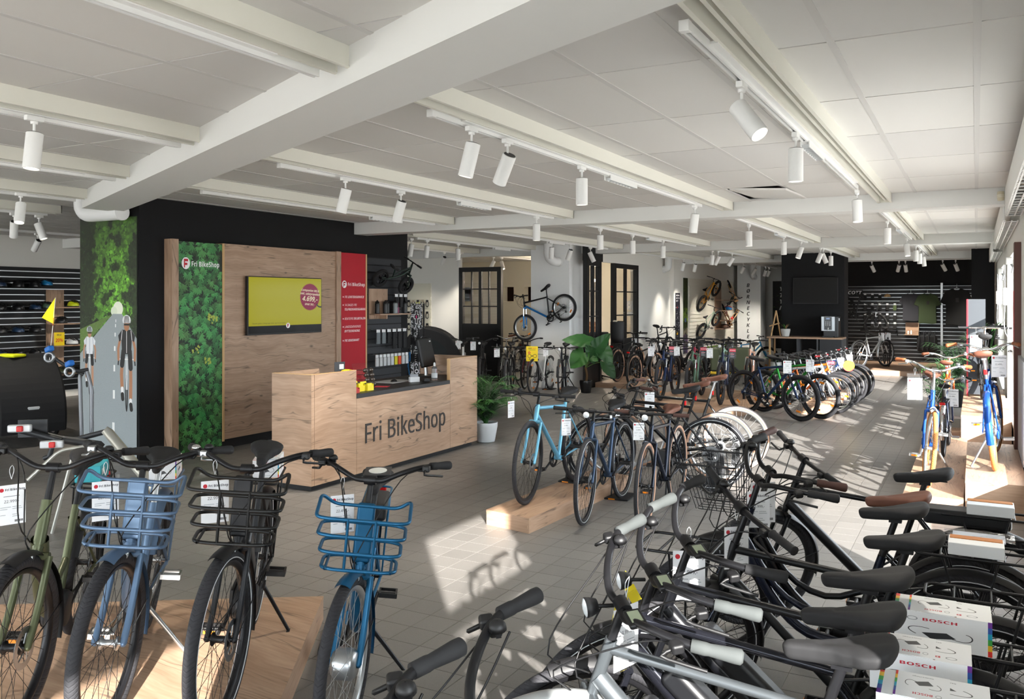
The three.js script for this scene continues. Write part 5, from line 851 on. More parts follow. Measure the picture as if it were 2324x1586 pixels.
{
  const t = thing('display_wall', 'tall oak display wall panel with slim oak edges', 'wall panel', W(FX, 0, 6.65));
  wpart(t, 'edge_board', uvm(bx(FX, FX + 0.13, 0.05, 2.5, 6.63, 6.72), WOODS, 'x', true), oak);
  wpart(t, 'main_board', uvm(bx(FX, FX + 0.11, 0.12, 2.49, 7.405, 9.45), WOODS), oak);
  wpart(t, 'edge_board', uvm(bx(FX, FX + 0.12, 0.1, 2.49, 7.375, 7.405), WOODS, 'x', true), oakEdge); wpart(t, 'edge_board', uvm(bx(FX, FX + 0.13, 0.1, 2.5, 9.45, 9.55), WOODS, 'x', true), oak); wpart(t, 'edge_board', uvm(bx(FX, FX + 0.115, 0.1, 2.49, 10.13, 10.16), WOODS, 'x', true), oakEdge);
  const p = thing('leaf_print_panel', 'tall green ivy print panel with white shop logo', 'print panel', W(FX, 0.05, 7.05)); const m = printMat(leafTex, 0.55), k = mat(0x1a2a1c, 0.7);
  wpart(p, 'print', bx(FX, FX + 0.11, 0.05, 2.48, 6.72, 7.375), [m, k, k, k, k, k]);
  const redTex = canvasTex(512, 2048, (x, w, h) => {
    x.fillStyle = '#bd1228'; x.fillRect(0, 0, w, h); x.fillStyle = '#fff'; x.beginPath(); x.arc(84, 390, 46, 0, 7); x.fill(); x.fillStyle = '#b3202c'; x.fillRect(64, 358, 12, 64); x.fillRect(64, 358, 44, 18); x.fillRect(64, 388, 36, 16);
    x.fillStyle = '#f6e9e9'; x.font = 'bold 58px sans-serif'; x.fillText('Fri BikeShop', 148, 410);
    const row = (y, a, b, c) => { x.beginPath(); x.arc(60, y - 14, 9, 0, 7); x.fill(); x.font = 'italic 40px sans-serif'; let d = 84; if (a) { x.fillText(a, 84, y); d += x.measureText(a).width + 10; } x.font = 'italic bold 40px sans-serif'; if (b) x.fillText(b, d, y); if (c) x.fillText(c, 84, y + 54); };
    row(560, 'FRI', 'LIVSTIDSSERVICE'); row(660, '14 DAGES FRI', '', 'TILFREDSHEDSGARANTI'); row(830, 'RENTEFRI', 'DELBETALING'); row(930, 'LANDSDÆKKENDE', '', 'BYTTEORDNING'); row(1100, '', 'FRI BIKESMART');
  });
  const r = thing('red_sign_panel', 'tall red panel with white shop logo and service list', 'sign', W(FX, 0.1, 9.84)); const rm = printMat(redTex, 0.65), rk = mat(0xa81e2a, 0.5);
  wpart(r, 'print', bx(FX, FX + 0.11, 0.1, 2.49, 9.55, 10.13), [rm, rk, rk, rk, rk, rk]);
  wpart(thing('skirting_board', 'black recess board below the oak display wall', 'skirting', W(FX, 0, 8)), 'board', bx(FX, FX + 0.06, 0, 0.115, 6.72, 10.16), nearBlack);
  // television
  const tv = thing('television', 'flat television showing a yellow advert with round badge', 'television', W(FX + 0.12, 1.37, 8.4));
  const scr = canvasTex(1024, 576, (x, w, h) => {
    x.fillStyle = '#b4ad1a'; x.fillRect(0, 0, w, h); x.fillStyle = '#0c0d10'; x.fillRect(0, h - 76, w, 76);
    x.fillStyle = '#8d1040'; x.beginPath(); for (let i = 0; i <= 80; i++) { const r = i % 2 ? 150 : 140, a = i / 80 * 6.2832; x.lineTo(850 + r * Math.cos(a), 200 + r * Math.sin(a)); } x.fill();
    x.strokeStyle = '#3a3c20'; x.lineWidth = 16; x.beginPath(); x.arc(1010, 240, 70, 1.2, 2.6); x.stroke();
    x.fillStyle = '#f4e8c0'; x.textAlign = 'center'; x.save(); x.translate(850, 200); x.rotate(0.06); x.font = 'italic bold 33px sans-serif'; x.fillText('Companion M2.0', 0, -60); x.fillText('inkl. udstyrspakke', 0, -22); x.font = 'italic bold 74px sans-serif'; x.fillText('4.699,-', 0, 46); x.font = 'italic bold 30px sans-serif'; x.fillText('SPAR 797,-', 0, 92); x.restore();
    x.fillStyle = '#3c3a08'; x.font = '17px sans-serif'; x.textAlign = 'left'; x.fillText('Tilbuddet gælder så længe lager haves, spar fra normalpris', 44, h - 96);
    x.fillStyle = '#f2f2f2'; x.beginPath(); x.arc(530, h - 72, 28, 0, 7); x.fill(); x.fillStyle = '#a01838'; x.fillRect(518, h - 90, 8, 36); x.fillRect(518, h - 90, 24, 10); x.fillRect(518, h - 75, 20, 9);
  });
  const sm = new THREE.MeshPhysicalMaterial({ color: 0x050505, emissive: 0xffffff, emissiveMap: scr, emissiveIntensity: 0.72, roughness: 0.12, specularIntensity: 0.12 });
  wpart(tv, 'casing', rbx(FX + 0.13, FX + 0.175, 1.365, 2.105, 7.725, 9.085, 0.006), blackPlastic); wpart(tv, 'screen', bx(FX + 0.174, FX + 0.177, 1.385, 2.095, 7.737, 9.073), [sm, blackPlastic, blackPlastic, blackPlastic, blackPlastic, blackPlastic]);
  wpart(tv, 'wall_bracket', bx(FX + 0.1, FX + 0.14, 1.6, 1.85, 8.2, 8.6), nearBlack);
}
// cyclist poster on the end of the block
{
  const tx = canvasTex(720, 2040, (x, w, h) => {
    x.fillStyle = '#24401c'; x.fillRect(0, 0, w, h);
    const blob = (cx, cy, r, c) => { x.fillStyle = c; x.beginPath(); x.arc(cx, cy, r, 0, 7); x.fill(); };
    for (let i = 0; i < 4200; i++) { const cx = rnd() * w, cy = rnd() * (cx > 560 ? 1120 : 1000), d = Math.hypot(cx - 470, (cy - 700) * 0.7), k = Math.max(0, 1 - d / 520), nn = nz(cx / 90, cy / 120, 4), dark = cx < 190 + 120 * nn || (cx > 620 + 100 * nn && cy > 200) || nn < -0.28 ? 0.4 : 1, g = (60 + 170 * k * rnd() + 70 * rnd() * (0.6 + nn)) * dark; blob(cx, cy, rr(4, 20), `rgba(${g * 0.62},${g},${g * 0.3},0.75)`); }
    x.fillStyle = '#dfe6d8'; blob(490, 770, 62, '#eef2de'); blob(440, 790, 40, '#dfe8d0');
    x.fillStyle = '#98a1a4'; x.beginPath(); x.moveTo(425, 812); x.lineTo(540, 812); x.lineTo(1500, 1900); x.lineTo(1500, h); x.lineTo(-900, h); x.lineTo(-900, 1900); x.fill();
    x.fillStyle = '#5c7a34'; x.beginPath(); x.moveTo(0, 950); x.lineTo(410, 818); x.lineTo(300, 900); x.lineTo(0, 1150); x.fill();
    for (let i = 0; i < 5000; i++) { const cy = 830 + rnd() * 1200, g = 120 + rnd() * 60; x.fillStyle = `rgba(${g},${g + 6},${g + 8},0.35)`; x.fillRect(rnd() * w, cy, rr(2, 10), rr(1, 4)); }
    x.fillStyle = '#eef0ee'; for (let i = 0; i < 8; i++) { const t = 0.06 + i * 0.115 + i * i * 0.004, y = 850 + t * t * 1000 + 90 * t; x.fillRect(462 - t * 50, y, 6 + 26 * t, 14 + 90 * t * t + 10); }
    const rider = (cx, cy, s, top, trim, skin, helm) => {
      x.save(); x.translate(cx, cy); x.scale(s, s); x.lineCap = 'round'; x.lineJoin = 'round';
      x.strokeStyle = '#16181a'; x.lineWidth = 12; x.beginPath(); x.ellipse(0, 330, 9, 130, 0, 0, 7); x.stroke(); x.strokeStyle = '#d8dadc'; x.lineWidth = 9; x.beginPath(); x.moveTo(-6, 60); x.lineTo(-4, 300); x.moveTo(8, 60); x.lineTo(6, 300); x.stroke();
      x.strokeStyle = '#e6e6e4'; x.lineWidth = 10; x.beginPath(); x.moveTo(-86, 78); x.lineTo(86, 78); x.stroke(); x.strokeStyle = '#1a1a1c'; x.lineWidth = 14; x.beginPath(); x.moveTo(-86, 78); x.lineTo(-92, 118); x.moveTo(86, 78); x.lineTo(92, 118); x.stroke();
      x.strokeStyle = skin; x.lineWidth = 34; x.beginPath(); x.moveTo(-44, 60); x.lineTo(-56, 190); x.lineTo(-48, 300); x.moveTo(40, 60); x.lineTo(46, 230); x.lineTo(44, 360); x.stroke();
      x.strokeStyle = '#17181c'; x.lineWidth = 46; x.beginPath(); x.moveTo(-34, 20); x.lineTo(-50, 120); x.moveTo(34, 20); x.lineTo(44, 140); x.stroke();
      x.strokeStyle = '#f0f0f0'; x.lineWidth = 30; x.beginPath(); x.moveTo(-48, 296); x.lineTo(-46, 330); x.moveTo(44, 380); x.lineTo(44, 400); x.stroke(); x.strokeStyle = '#151515'; x.lineWidth = 34; x.beginPath(); x.moveTo(-46, 340); x.lineTo(-42, 372); x.moveTo(46, 412); x.lineTo(52, 446); x.stroke();
      x.strokeStyle = skin; x.lineWidth = 24; x.beginPath(); x.moveTo(-70, -70); x.lineTo(-92, 0); x.lineTo(-88, 80); x.moveTo(70, -70); x.lineTo(92, 0); x.lineTo(88, 80); x.stroke();
      x.fillStyle = top; x.beginPath(); x.moveTo(-50, -140); x.lineTo(50, -140); x.lineTo(92, -96); x.lineTo(80, -50); x.lineTo(56, -66); x.lineTo(50, 40); x.lineTo(-50, 40); x.lineTo(-56, -66); x.lineTo(-80, -50); x.lineTo(-92, -96); x.fill(); x.strokeStyle = trim; x.lineWidth = 6; x.beginPath(); x.moveTo(0, -130); x.lineTo(0, 30); x.moveTo(-48, -134); x.lineTo(-58, -66); x.moveTo(48, -134); x.lineTo(58, -66); x.stroke();
      x.fillStyle = skin; x.beginPath(); x.ellipse(0, -170, 30, 40, 0, 0, 7); x.fill(); x.fillStyle = '#1c1c1e'; x.fillRect(-28, -186, 56, 14); x.fillStyle = helm; x.beginPath(); x.ellipse(0, -208, 46, 42, 0, 3.14, 6.29); x.lineTo(40, -190); x.lineTo(-40, -190); x.fill(); x.strokeStyle = '#2a2c2e'; x.lineWidth = 7; for (const k of [-24, -8, 8, 24]) { x.beginPath(); x.moveTo(k, -194); x.lineTo(k * 0.7, -240); x.stroke(); }
      x.restore();
    };
    rider(126, 1127, 0.83, '#e4e6ea', '#9098a4', '#b98a6c', '#b8c0c8'); rider(596, 1103, 1.13, '#1d1d20', '#e8e8e8', '#b07a58', '#e2e4e6');
  });
  const p = thing('cyclist_poster', 'tall poster of two racing cyclists on a wooded road', 'poster', W(-8.62, 0.02, 6.3)), m = printMat(tx, 0.5), k = mat(0x202422, 0.7);
  wpart(p, 'print', bx(-9.1, -8.12, 0.02, 2.73, 6.284, 6.298), [k, k, k, k, m, k]);
}
// accessory board beside the red panel
function slatBoard(label, along, c, s0, s1, y0, y1, pitch, m, mr, face, name = 'slat_board') {
  const t = thing(name, label, 'slat wall', along === 'a' ? W(c, y0, s0) : W(s0, y0, c));
  const B = (p, q, a, b, d0, d1) => along === 'a' ? bx(c + d0 * face, c + d1 * face, a, b, p, q) : bx(p, q, a, b, c + d0 * face, c + d1 * face);
  wpart(t, 'back_board', B(s0, s1, y0, y1, 0, 0.008), mr || m);
  for (let y = y0; y < y1 - 0.02; y += pitch) { wpart(t, 'slat', B(s0, s1, y + 0.009, Math.min(y + pitch - 0.009, y1), 0.008, 0.026), m); }
  return t;
}
const SBX = FX + 0.02;
slatBoard('charcoal slat board with cycling accessories beside the red panel', 'a', FX, 10.27, 11.14, 0.42, 2.46, 0.113, mat(0x2b2e34, 0.55), nearBlack, 1);
function balanceBike(label, wood, wheel, seat, s = 1) {
  const t = thing('balance_bicycle', label, 'balance bicycle');
  const b = wood ? mat(0xc9a070, 0.6) : mat(0x2c3a34, 0.35, 0.4);
  for (const [n, x] of [['front_wheel', 0.29], ['rear_wheel', -0.29]]) { const w = mesh(n, memo('bbt', () => new THREE.TorusGeometry(0.125, 0.027, 8, 30)), rubber, t); w.position.set(x, 0.152, 0); mesh('rim', memo('bbr', () => merge([lathe([[0.1, -0.018], [0.108, 0], [0.1, 0.018], [0.085, 0.015], [0.085, -0.015], [0.1, -0.018]], 24, 'z'), ...[0, 1, 2, 3, 4].map((k) => cyl(P(0.02 * Math.cos(k * 1.257), 0.02 * Math.sin(k * 1.257), 0), P(0.09 * Math.cos(k * 1.257), 0.09 * Math.sin(k * 1.257), 0), 0.01, 0.012, 5)), cyl(P(0, 0, -0.03), P(0, 0, 0.03), 0.018, 0.018, 10, true)])), wheel, w); }
  if (wood) { mesh('frame', (() => { const sh = new THREE.Shape([[-0.31, 0.15], [-0.2, 0.3], [-0.06, 0.33], [0.2, 0.4], [0.22, 0.33], [0.05, 0.22], [-0.2, 0.17], [-0.29, 0.13]].map(([x, y]) => new THREE.Vector2(x, y))); const g = new THREE.ExtrudeGeometry(sh, { depth: 0.016, bevelEnabled: false }); const h = g.clone(); g.translate(0, 0, 0.035); h.translate(0, 0, -0.05); return merge([g, h, lb(0.03, 0.03, 0.1, -0.05, 0.26, 0), lb(0.03, 0.03, 0.1, 0.17, 0.36, 0)]); })(), b, t); mesh('fork', merge([lb(0.05, 0.36, 0.014, 0.265, 0.31, 0.042), lb(0.05, 0.36, 0.014, 0.265, 0.31, -0.042), lb(0.05, 0.05, 0.1, 0.25, 0.46, 0)]), b, t); }
  else { mesh('frame', merge([tube([P(0.2, 0.42), P(0.1, 0.3), P(-0.05, 0.22), P(-0.29, 0.155)], 0.017, 14, 8), tube([P(0.2, 0.45), P(0.05, 0.36), P(-0.08, 0.24)], 0.013, 10, 8), cyl(P(-0.06, 0.21), P(-0.1, 0.36), 0.013, 0.013, 8, true), cyl(P(-0.12, 0.2, 0.03), P(-0.29, 0.152, 0.045), 0.009, 0.009, 6), cyl(P(-0.12, 0.2, -0.03), P(-0.29, 0.152, -0.045), 0.009, 0.009, 6)]), b, t); mesh('fork', merge([cyl(P(0.29, 0.152, 0.045), P(0.235, 0.33, 0.04), 0.01, 0.012, 8, true), cyl(P(0.29, 0.152, -0.045), P(0.235, 0.33, -0.04), 0.01, 0.012, 8, true), lb(0.03, 0.03, 0.1, 0.235, 0.335, 0), cyl(P(0.235, 0.33), P(0.195, 0.5), 0.016, 0.016, 8, true)]), b, t); }
  const sd = mesh('saddle', saddleGeo(0.8, 0), seat, t); sd.position.set(-0.12, 0.385, 0); sd.scale.set(0.75, 0.9, 0.8);
  const hb = mesh('handlebar', merge([cyl(P(0.2, 0.46), P(0.19, 0.54), 0.012, 0.012, 8, true), cyl(P(0.19, 0.54, -0.2), P(0.19, 0.54, 0.2), 0.01, 0.01, 8, true)]), blackAlloy, t); for (const s2 of [-1, 1]) mesh('grip', cyl(P(0.19, 0.54, s2 * 0.11), P(0.19, 0.54, s2 * 0.205), 0.015, 0.016, 8, true), gripBlack, hb);
  t.scale.setScalar(s); return t;
}
function hangThing(b, at, up, fwd, mid, s = 1) { const x = fwd.clone().normalize(), y = up.clone().addScaledVector(x, -up.dot(x)).normalize(), z = x.clone().cross(y); b.quaternion.setFromRotationMatrix(new THREE.Matrix4().makeBasis(x, y, z)); b.scale.setScalar(s); b.position.copy(at).sub(mid.clone().multiplyScalar(s).applyQuaternion(b.quaternion)); return b; }
hangThing(balanceBike('dark green balance bicycle hung above the accessory board', false, rimBlack, saddleBlack), W(FX + 0.26, 2.2, 10.72), P(0.45, 0.88, 0), P(0.1, -0.18, -1), P(0, 0.28, 0), 1.0);
{
  const t = thing('bottle_shelf', 'small oak shelf with back board holding drinking bottles', 'shelf', W(FX + 0.03, 1.55, 10.3));
  wpart(t, 'back_board', uvm(bx(FX + 0.026, FX + 0.044, 1.52, 1.98, 10.3, 10.76), WOODS, 'x', true), oak); wpart(t, 'shelf_board', uvm(bx(FX + 0.044, FX + 0.24, 1.58, 1.6, 10.31, 11.12), WOODS, 'z'), oak); wpart(t, 'bracket', uvm(bx(FX + 0.044, FX + 0.18, 1.52, 1.58, 10.55, 10.57), WOODS), oak);
  [['black drinking bottle at the shelf end', 0x121214], ['black drinking bottle with white print', 0x17181a], ['black drinking bottle at the back of the shelf', 0x1c1c1f], ['clear grey drinking bottle on the oak shelf', 0x8f979a], ['pink patterned drinking bottle on the oak shelf', 0x7c2450], ['dark drinking bottle beside the pink one', 0x232528]].forEach(([label, c], i) => { const b = thing('drinking_bottle', label, 'bottle', W(FX + 0.12 + (i % 2) * 0.06, 1.6, 10.4 + i * 0.125)); mesh('body', lathe([[0.001, 0], [0.035, 0], [0.037, 0.01], [0.037, 0.09], [0.033, 0.1], [0.037, 0.11], [0.037, 0.15], [0.03, 0.168], [0.001, 0.168]], 18), mat(c, 0.4), b); mesh('lid', lathe([[0.001, 0.205], [0.012, 0.205], [0.014, 0.19], [0.032, 0.185], [0.033, 0.168], [0.001, 0.168]], 16), blackPlastic, b); });
}
const hookM = alu;
function hookPack(where, label, w, h, d, m, mh, group) { const t = thing('accessory_pack', label, 'accessory pack', where, Math.PI / 2, group); mesh('hook', cyl(P(0, 0, -0.12), P(0, 0.004, 0.08), 0.003, 0.003, 5, true), hookM, t); mesh('header_card', lb(w, 0.045, 0.002, 0, -0.02, 0.03), mh, t); mesh('pack', lrb(w * 0.92, h, d, 0, -0.045 - h / 2, 0.03, Math.min(d, w) * 0.2), m, t); return t; }
const headW = mat(0xe4e6e8, 0.5);
for (let i = 0; i < 6; i++) hookPack(W(FX + 0.14, 1.36, 10.36 + i * 0.135), i < 2 ? 'grey tool pack with tripod print on a hook' : 'slim black tool pack on a long hook', 0.09, i > 2 ? 0.26 : 0.17, 0.02, i < 2 ? mat(0x6a7276, 0.5) : nearBlack, headW, i < 2 ? 'grey tool packs' : 'slim black tool packs');
for (let i = 0; i < 3; i++) hookPack(W(FX + 0.14, 1.9, 10.82 + i * 0.12), 'black lamp pack on a hook beside the bottle shelf', 0.08, 0.16, 0.03, nearBlack, headW, 'black lamp packs by the bottles');
for (let i = 0; i < 9; i++) hookPack(W(FX + 0.14, 0.98, 10.33 + i * 0.095), i === 6 ? 'orange light pack on the lowest hook row' : i === 5 ? 'yellow light pack on the lowest hook row' : 'small white blister pack on the lowest hook row', 0.075, 0.13, 0.02, i === 6 ? mat(0xd84a1c, 0.5) : i === 5 ? mat(0xd9cc22, 0.5) : mat(0xc9ccce, 0.4), headW, 'blister packs on the lowest row');
wpart(thing('board_foot', 'pale oak strip at the foot of the accessory board', 'strip', W(FX, 0.42, 10.7)), 'strip', uvm(bx(FX + 0.024, FX + 0.05, 0.42, 0.56, 10.28, 11.13), WOODS), oak);

// ---------------------------------------------------------------- counter
const CXF = -5.47;
{
  const t = thing('till_counter', 'oak till counter with raised ends and shop name lettering', 'counter', W(CXF, 0, 7.6)), B = (...a) => uvm(bx(...a), WOODS);
  wpart(t, 'end_panel', B(-5.97, CXF - 0.003, 0.055, 1.1, 6.13, 6.17), oak);
  wpart(t, 'front_panel', B(CXF - 0.04, CXF, 0.055, 1.1, 6.172, 6.788), oak); wpart(t, 'front_panel', B(CXF - 0.04, CXF, 0.055, 0.815, 6.792, 8.528), oak); wpart(t, 'front_panel', B(CXF - 0.04, CXF, 0.055, 1.11, 8.532, 9.15), oak);
  wpart(t, 'edge_strip', bx(CXF - 0.04, CXF + 0.001, 1.1, 1.103, 6.13, 6.788), oakEdge); wpart(t, 'edge_strip', bx(-5.97, CXF - 0.04, 1.1, 1.103, 6.13, 6.17), oakEdge); wpart(t, 'edge_strip', bx(CXF - 0.04, CXF + 0.001, 1.11, 1.113, 8.532, 9.15), oakEdge); wpart(t, 'edge_strip', bx(CXF - 0.04, CXF, 0.815, 1.11, 8.52, 8.531), oakEdge);
  wpart(t, 'end_panel', B(-6.3, CXF - 0.003, 0.055, 1.11, 9.11, 9.15), oak); wpart(t, 'inner_panel', B(-5.97, -5.93, 0.055, 1.1, 6.172, 6.76), oak);
  wpart(t, 'worktop', rbx(-6.3, CXF + 0.003, 0.815, 0.86, 6.79, 8.525, 0.004), mat(0x1d1e21, 0.45)); wpart(t, 'worktop', rbx(-6.28, CXF - 0.045, 0.815, 0.86, 8.53, 9.1, 0.004), mat(0x1d1e21, 0.45));
  wpart(t, 'back_panel', B(-6.26, -6.22, 0.055, 0.81, 6.8, 9.1), oak);
  wpart(t, 'plinth', merge([bx(-5.94, CXF - 0.05, 0, 0.055, 6.18, 9.1)]), nearBlack);
  const s = new THREE.Group(); s.name = 'lettering'; s.rotation.y = Math.PI / 2; s.position.set(CXF + 0.001 - t.position.x, 0.345, -6.9 - t.position.z); t.add(s); letters(s, 'Fri BikeShop', 0.2, 0.006, fontR, mat(0x2a2524, 0.5), 1.53);
}
// things on the counter
{
  const m = thing('till_monitor', 'black till monitor seen from behind on the counter', 'monitor', W(-5.98, 0.86, 8.78), 0.0);
  mesh('foot', lrb(0.2, 0.015, 0.18, 0, 0.008, 0, 0.005), blackPlastic, m); mesh('neck', cyl(P(0, 0.01, 0), P(-0.02, 0.22, 0), 0.025, 0.02, 12, true), alu, m);
  const h = mesh('back_shell', lrb(0.035, 0.34, 0.44, 0, 0, 0, 0.012), blackPlastic, m); h.position.set(0.0, 0.3, 0); h.rotation.set(0.0, 0.25, 0.22); mesh('rim', lrb(0.012, 0.36, 0.46, -0.02, 0, 0, 0.005), nearBlack, h); mesh('badge', lb(0.002, 0.014, 0.05, 0.0185, 0.13, -0.15), headW, h);
  const b = thing('sanitiser_bottle', 'clear pump bottle with white cap on the counter', 'bottle', W(-5.62, 0.86, 8.42)); mesh('body', lathe([[0.001, 0], [0.034, 0], [0.036, 0.01], [0.036, 0.13], [0.028, 0.155], [0.012, 0.165], [0.001, 0.165]], 18), new THREE.MeshPhysicalMaterial({ color: 0xf4f8fa, roughness: 0.08, transmission: 0.92, thickness: 0.04, ior: 1.36 }), b); mesh('cap', lathe([[0.001, 0.21], [0.008, 0.208], [0.013, 0.195], [0.013, 0.165], [0.001, 0.165]], 12), headW, b); mesh('label_band', lathe([[0.0365, 0.03], [0.0365, 0.085]], 18), mat(0xd0d4d6, 0.5), b);
  const c = thing('card_holder', 'white card holder beside the pump bottle', 'card holder', W(-5.7, 0.86, 8.12), 1.0); mesh('holder', lrb(0.12, 0.06, 0.05, 0, 0.03, 0, 0.006), headW, c); mesh('cards', lb(0.1, 0.06, 0.018, 0, 0.06, -0.008), mat(0x9ca0a6, 0.6), c);
  const d = thing('card_terminal', 'black card payment terminal on the counter edge', 'card terminal', W(-5.6, 0.86, 8.2), 0.9); const e = mesh('body', lrb(0.075, 0.035, 0.14, 0, 0.024, 0, 0.01), blackPlastic, d); mesh('keypad', lb(0.05, 0.002, 0.06, 0, 0.043, 0.025), mat(0x3c3e42, 0.5), d);
  const k = thing('desk_mat', 'pale grey desk mat with mouse on the counter', 'desk mat', W(-5.95, 0.86, 8.05)); mesh('mat', lb(0.3, 0.004, 0.42, 0, 0.003, 0), mat(0xc2c4c6, 0.7), k);
  const mo = thing('computer_mouse', 'black computer mouse on the pale desk mat', 'mouse', W(-5.9, 0.866, 8.0)); { const g = new THREE.SphereGeometry(0.05, 14, 8, 0, 7, 0, 1.57); g.scale(0.65, 0.55, 1); mesh('shell', g, blackPlastic, mo); mesh('wheel', cyl(P(-0.004, 0.026, -0.02), P(0.004, 0.026, -0.02), 0.006, 0.006, 8, true), steelGrey, mo); }
  [['yellow snack carton open on the counter end', 6.86, -5.62, 0xe6d416, 0.15], ['yellow and black snack carton beside the first', 7.0, -5.62, 0xd9c81c, 0.1], ['small yellow light carton at the counter edge', 7.12, -5.6, 0xdccd2a, 0.09], ['red and white pack tray on the counter end', 6.84, -5.56, 0xa83030, 0.07]].forEach(([label, a, X, c2, h]) => { const q = thing('counter_display', label, 'display box', W(X, 0.862, a)); mesh('carton', merge([lb(0.004, h, 0.1, -0.05, h / 2, 0), lb(0.004, h * 0.6, 0.1, 0.05, h * 0.3, 0), lb(0.1, h * 0.75, 0.004, 0, h * 0.375, 0.05), lb(0.1, h * 0.75, 0.004, 0, h * 0.375, -0.05), lb(0.1, 0.004, 0.1, 0, 0.002, 0)]), mat(c2, 0.5), q); for (let i = 0; i < 3; i++) mesh('packet', lrb(0.02, h * 0.8, 0.08, -0.03 + i * 0.03, h * 0.45, 0, 0.006, 1), i % 2 ? mat(0x2c2e33, 0.5) : mat(c2, 0.5), q); });
  const y = thing('glove_bundle', 'bundle of bright yellow gloves on the counter end', 'gloves', W(-5.76, 0.862, 7.02)); for (let i = 0; i < 5; i++) { const g = mesh('glove', lrb(0.03, 0.16, 0.07, 0, 0.08, 0, 0.013), mat(0xd8d21a, 0.8), y); g.position.set(0.02 * i - 0.04, 0.06, 0.008 * i); g.rotation.x = 0.2 - i * 0.1; }
  const lb2 = thing('dark_display_card', 'small dark card standing behind the yellow gloves', 'display card', W(-5.82, 0.862, 6.95), 1.2); mesh('card', lb(0.12, 0.3, 0.004, 0, 0.15, 0), mat(0x2d3036, 0.5), lb2); mesh('white_corner', lb(0.05, 0.05, 0.005, 0.02, 0.25, 0.001), headW, lb2);
  const sg = thing('sunglasses_stand', 'clear stand of sunglasses on the counter', 'sunglasses stand', W(-5.72, 0.862, 7.24), 1.3); mesh('panel', (() => { const g = lb(0.2, 0.28, 0.004, 0, 0.14, 0); g.rotateX(-0.35); return g; })(), sleeveM, sg); mesh('base_plate', lb(0.2, 0.006, 0.16, 0, 0.003, 0), sleeveM, sg);
  for (let i = 0; i < 4; i++) { const o = thing('sunglasses', 'dark sunglasses on the clear counter stand', 'sunglasses', W(-5.69 + i * 0.012, 1.06 - i * 0.05, 7.24), 1.3, 'sunglasses on the counter stand'); for (const s of [-1, 1]) { const g = new THREE.SphereGeometry(0.034, 12, 8); g.scale(1, 0.75, 0.3); g.translate(s * 0.036, 0, 0.02); mesh('lens', g, mat(0x3a322c, 0.1, 0.3), o); mesh('temple_arm', cyl(P(s * 0.068, 0.006, 0.015), P(s * 0.066, 0.0, -0.1), 0.003, 0.003, 5, true), blackPlastic, o); } mesh('bridge', cyl(P(-0.01, 0.004, 0.025), P(0.01, 0.004, 0.025), 0.003, 0.003, 5, true), blackPlastic, o); }
  const fl = thing('leaflet', 'red leaflet lying on the black worktop', 'leaflet', W(-5.72, 0.861, 7.5), 0.4); mesh('sheet', lb(0.2, 0.002, 0.14, 0, 0.001, 0), mat(0xb8303c, 0.5), fl);
}
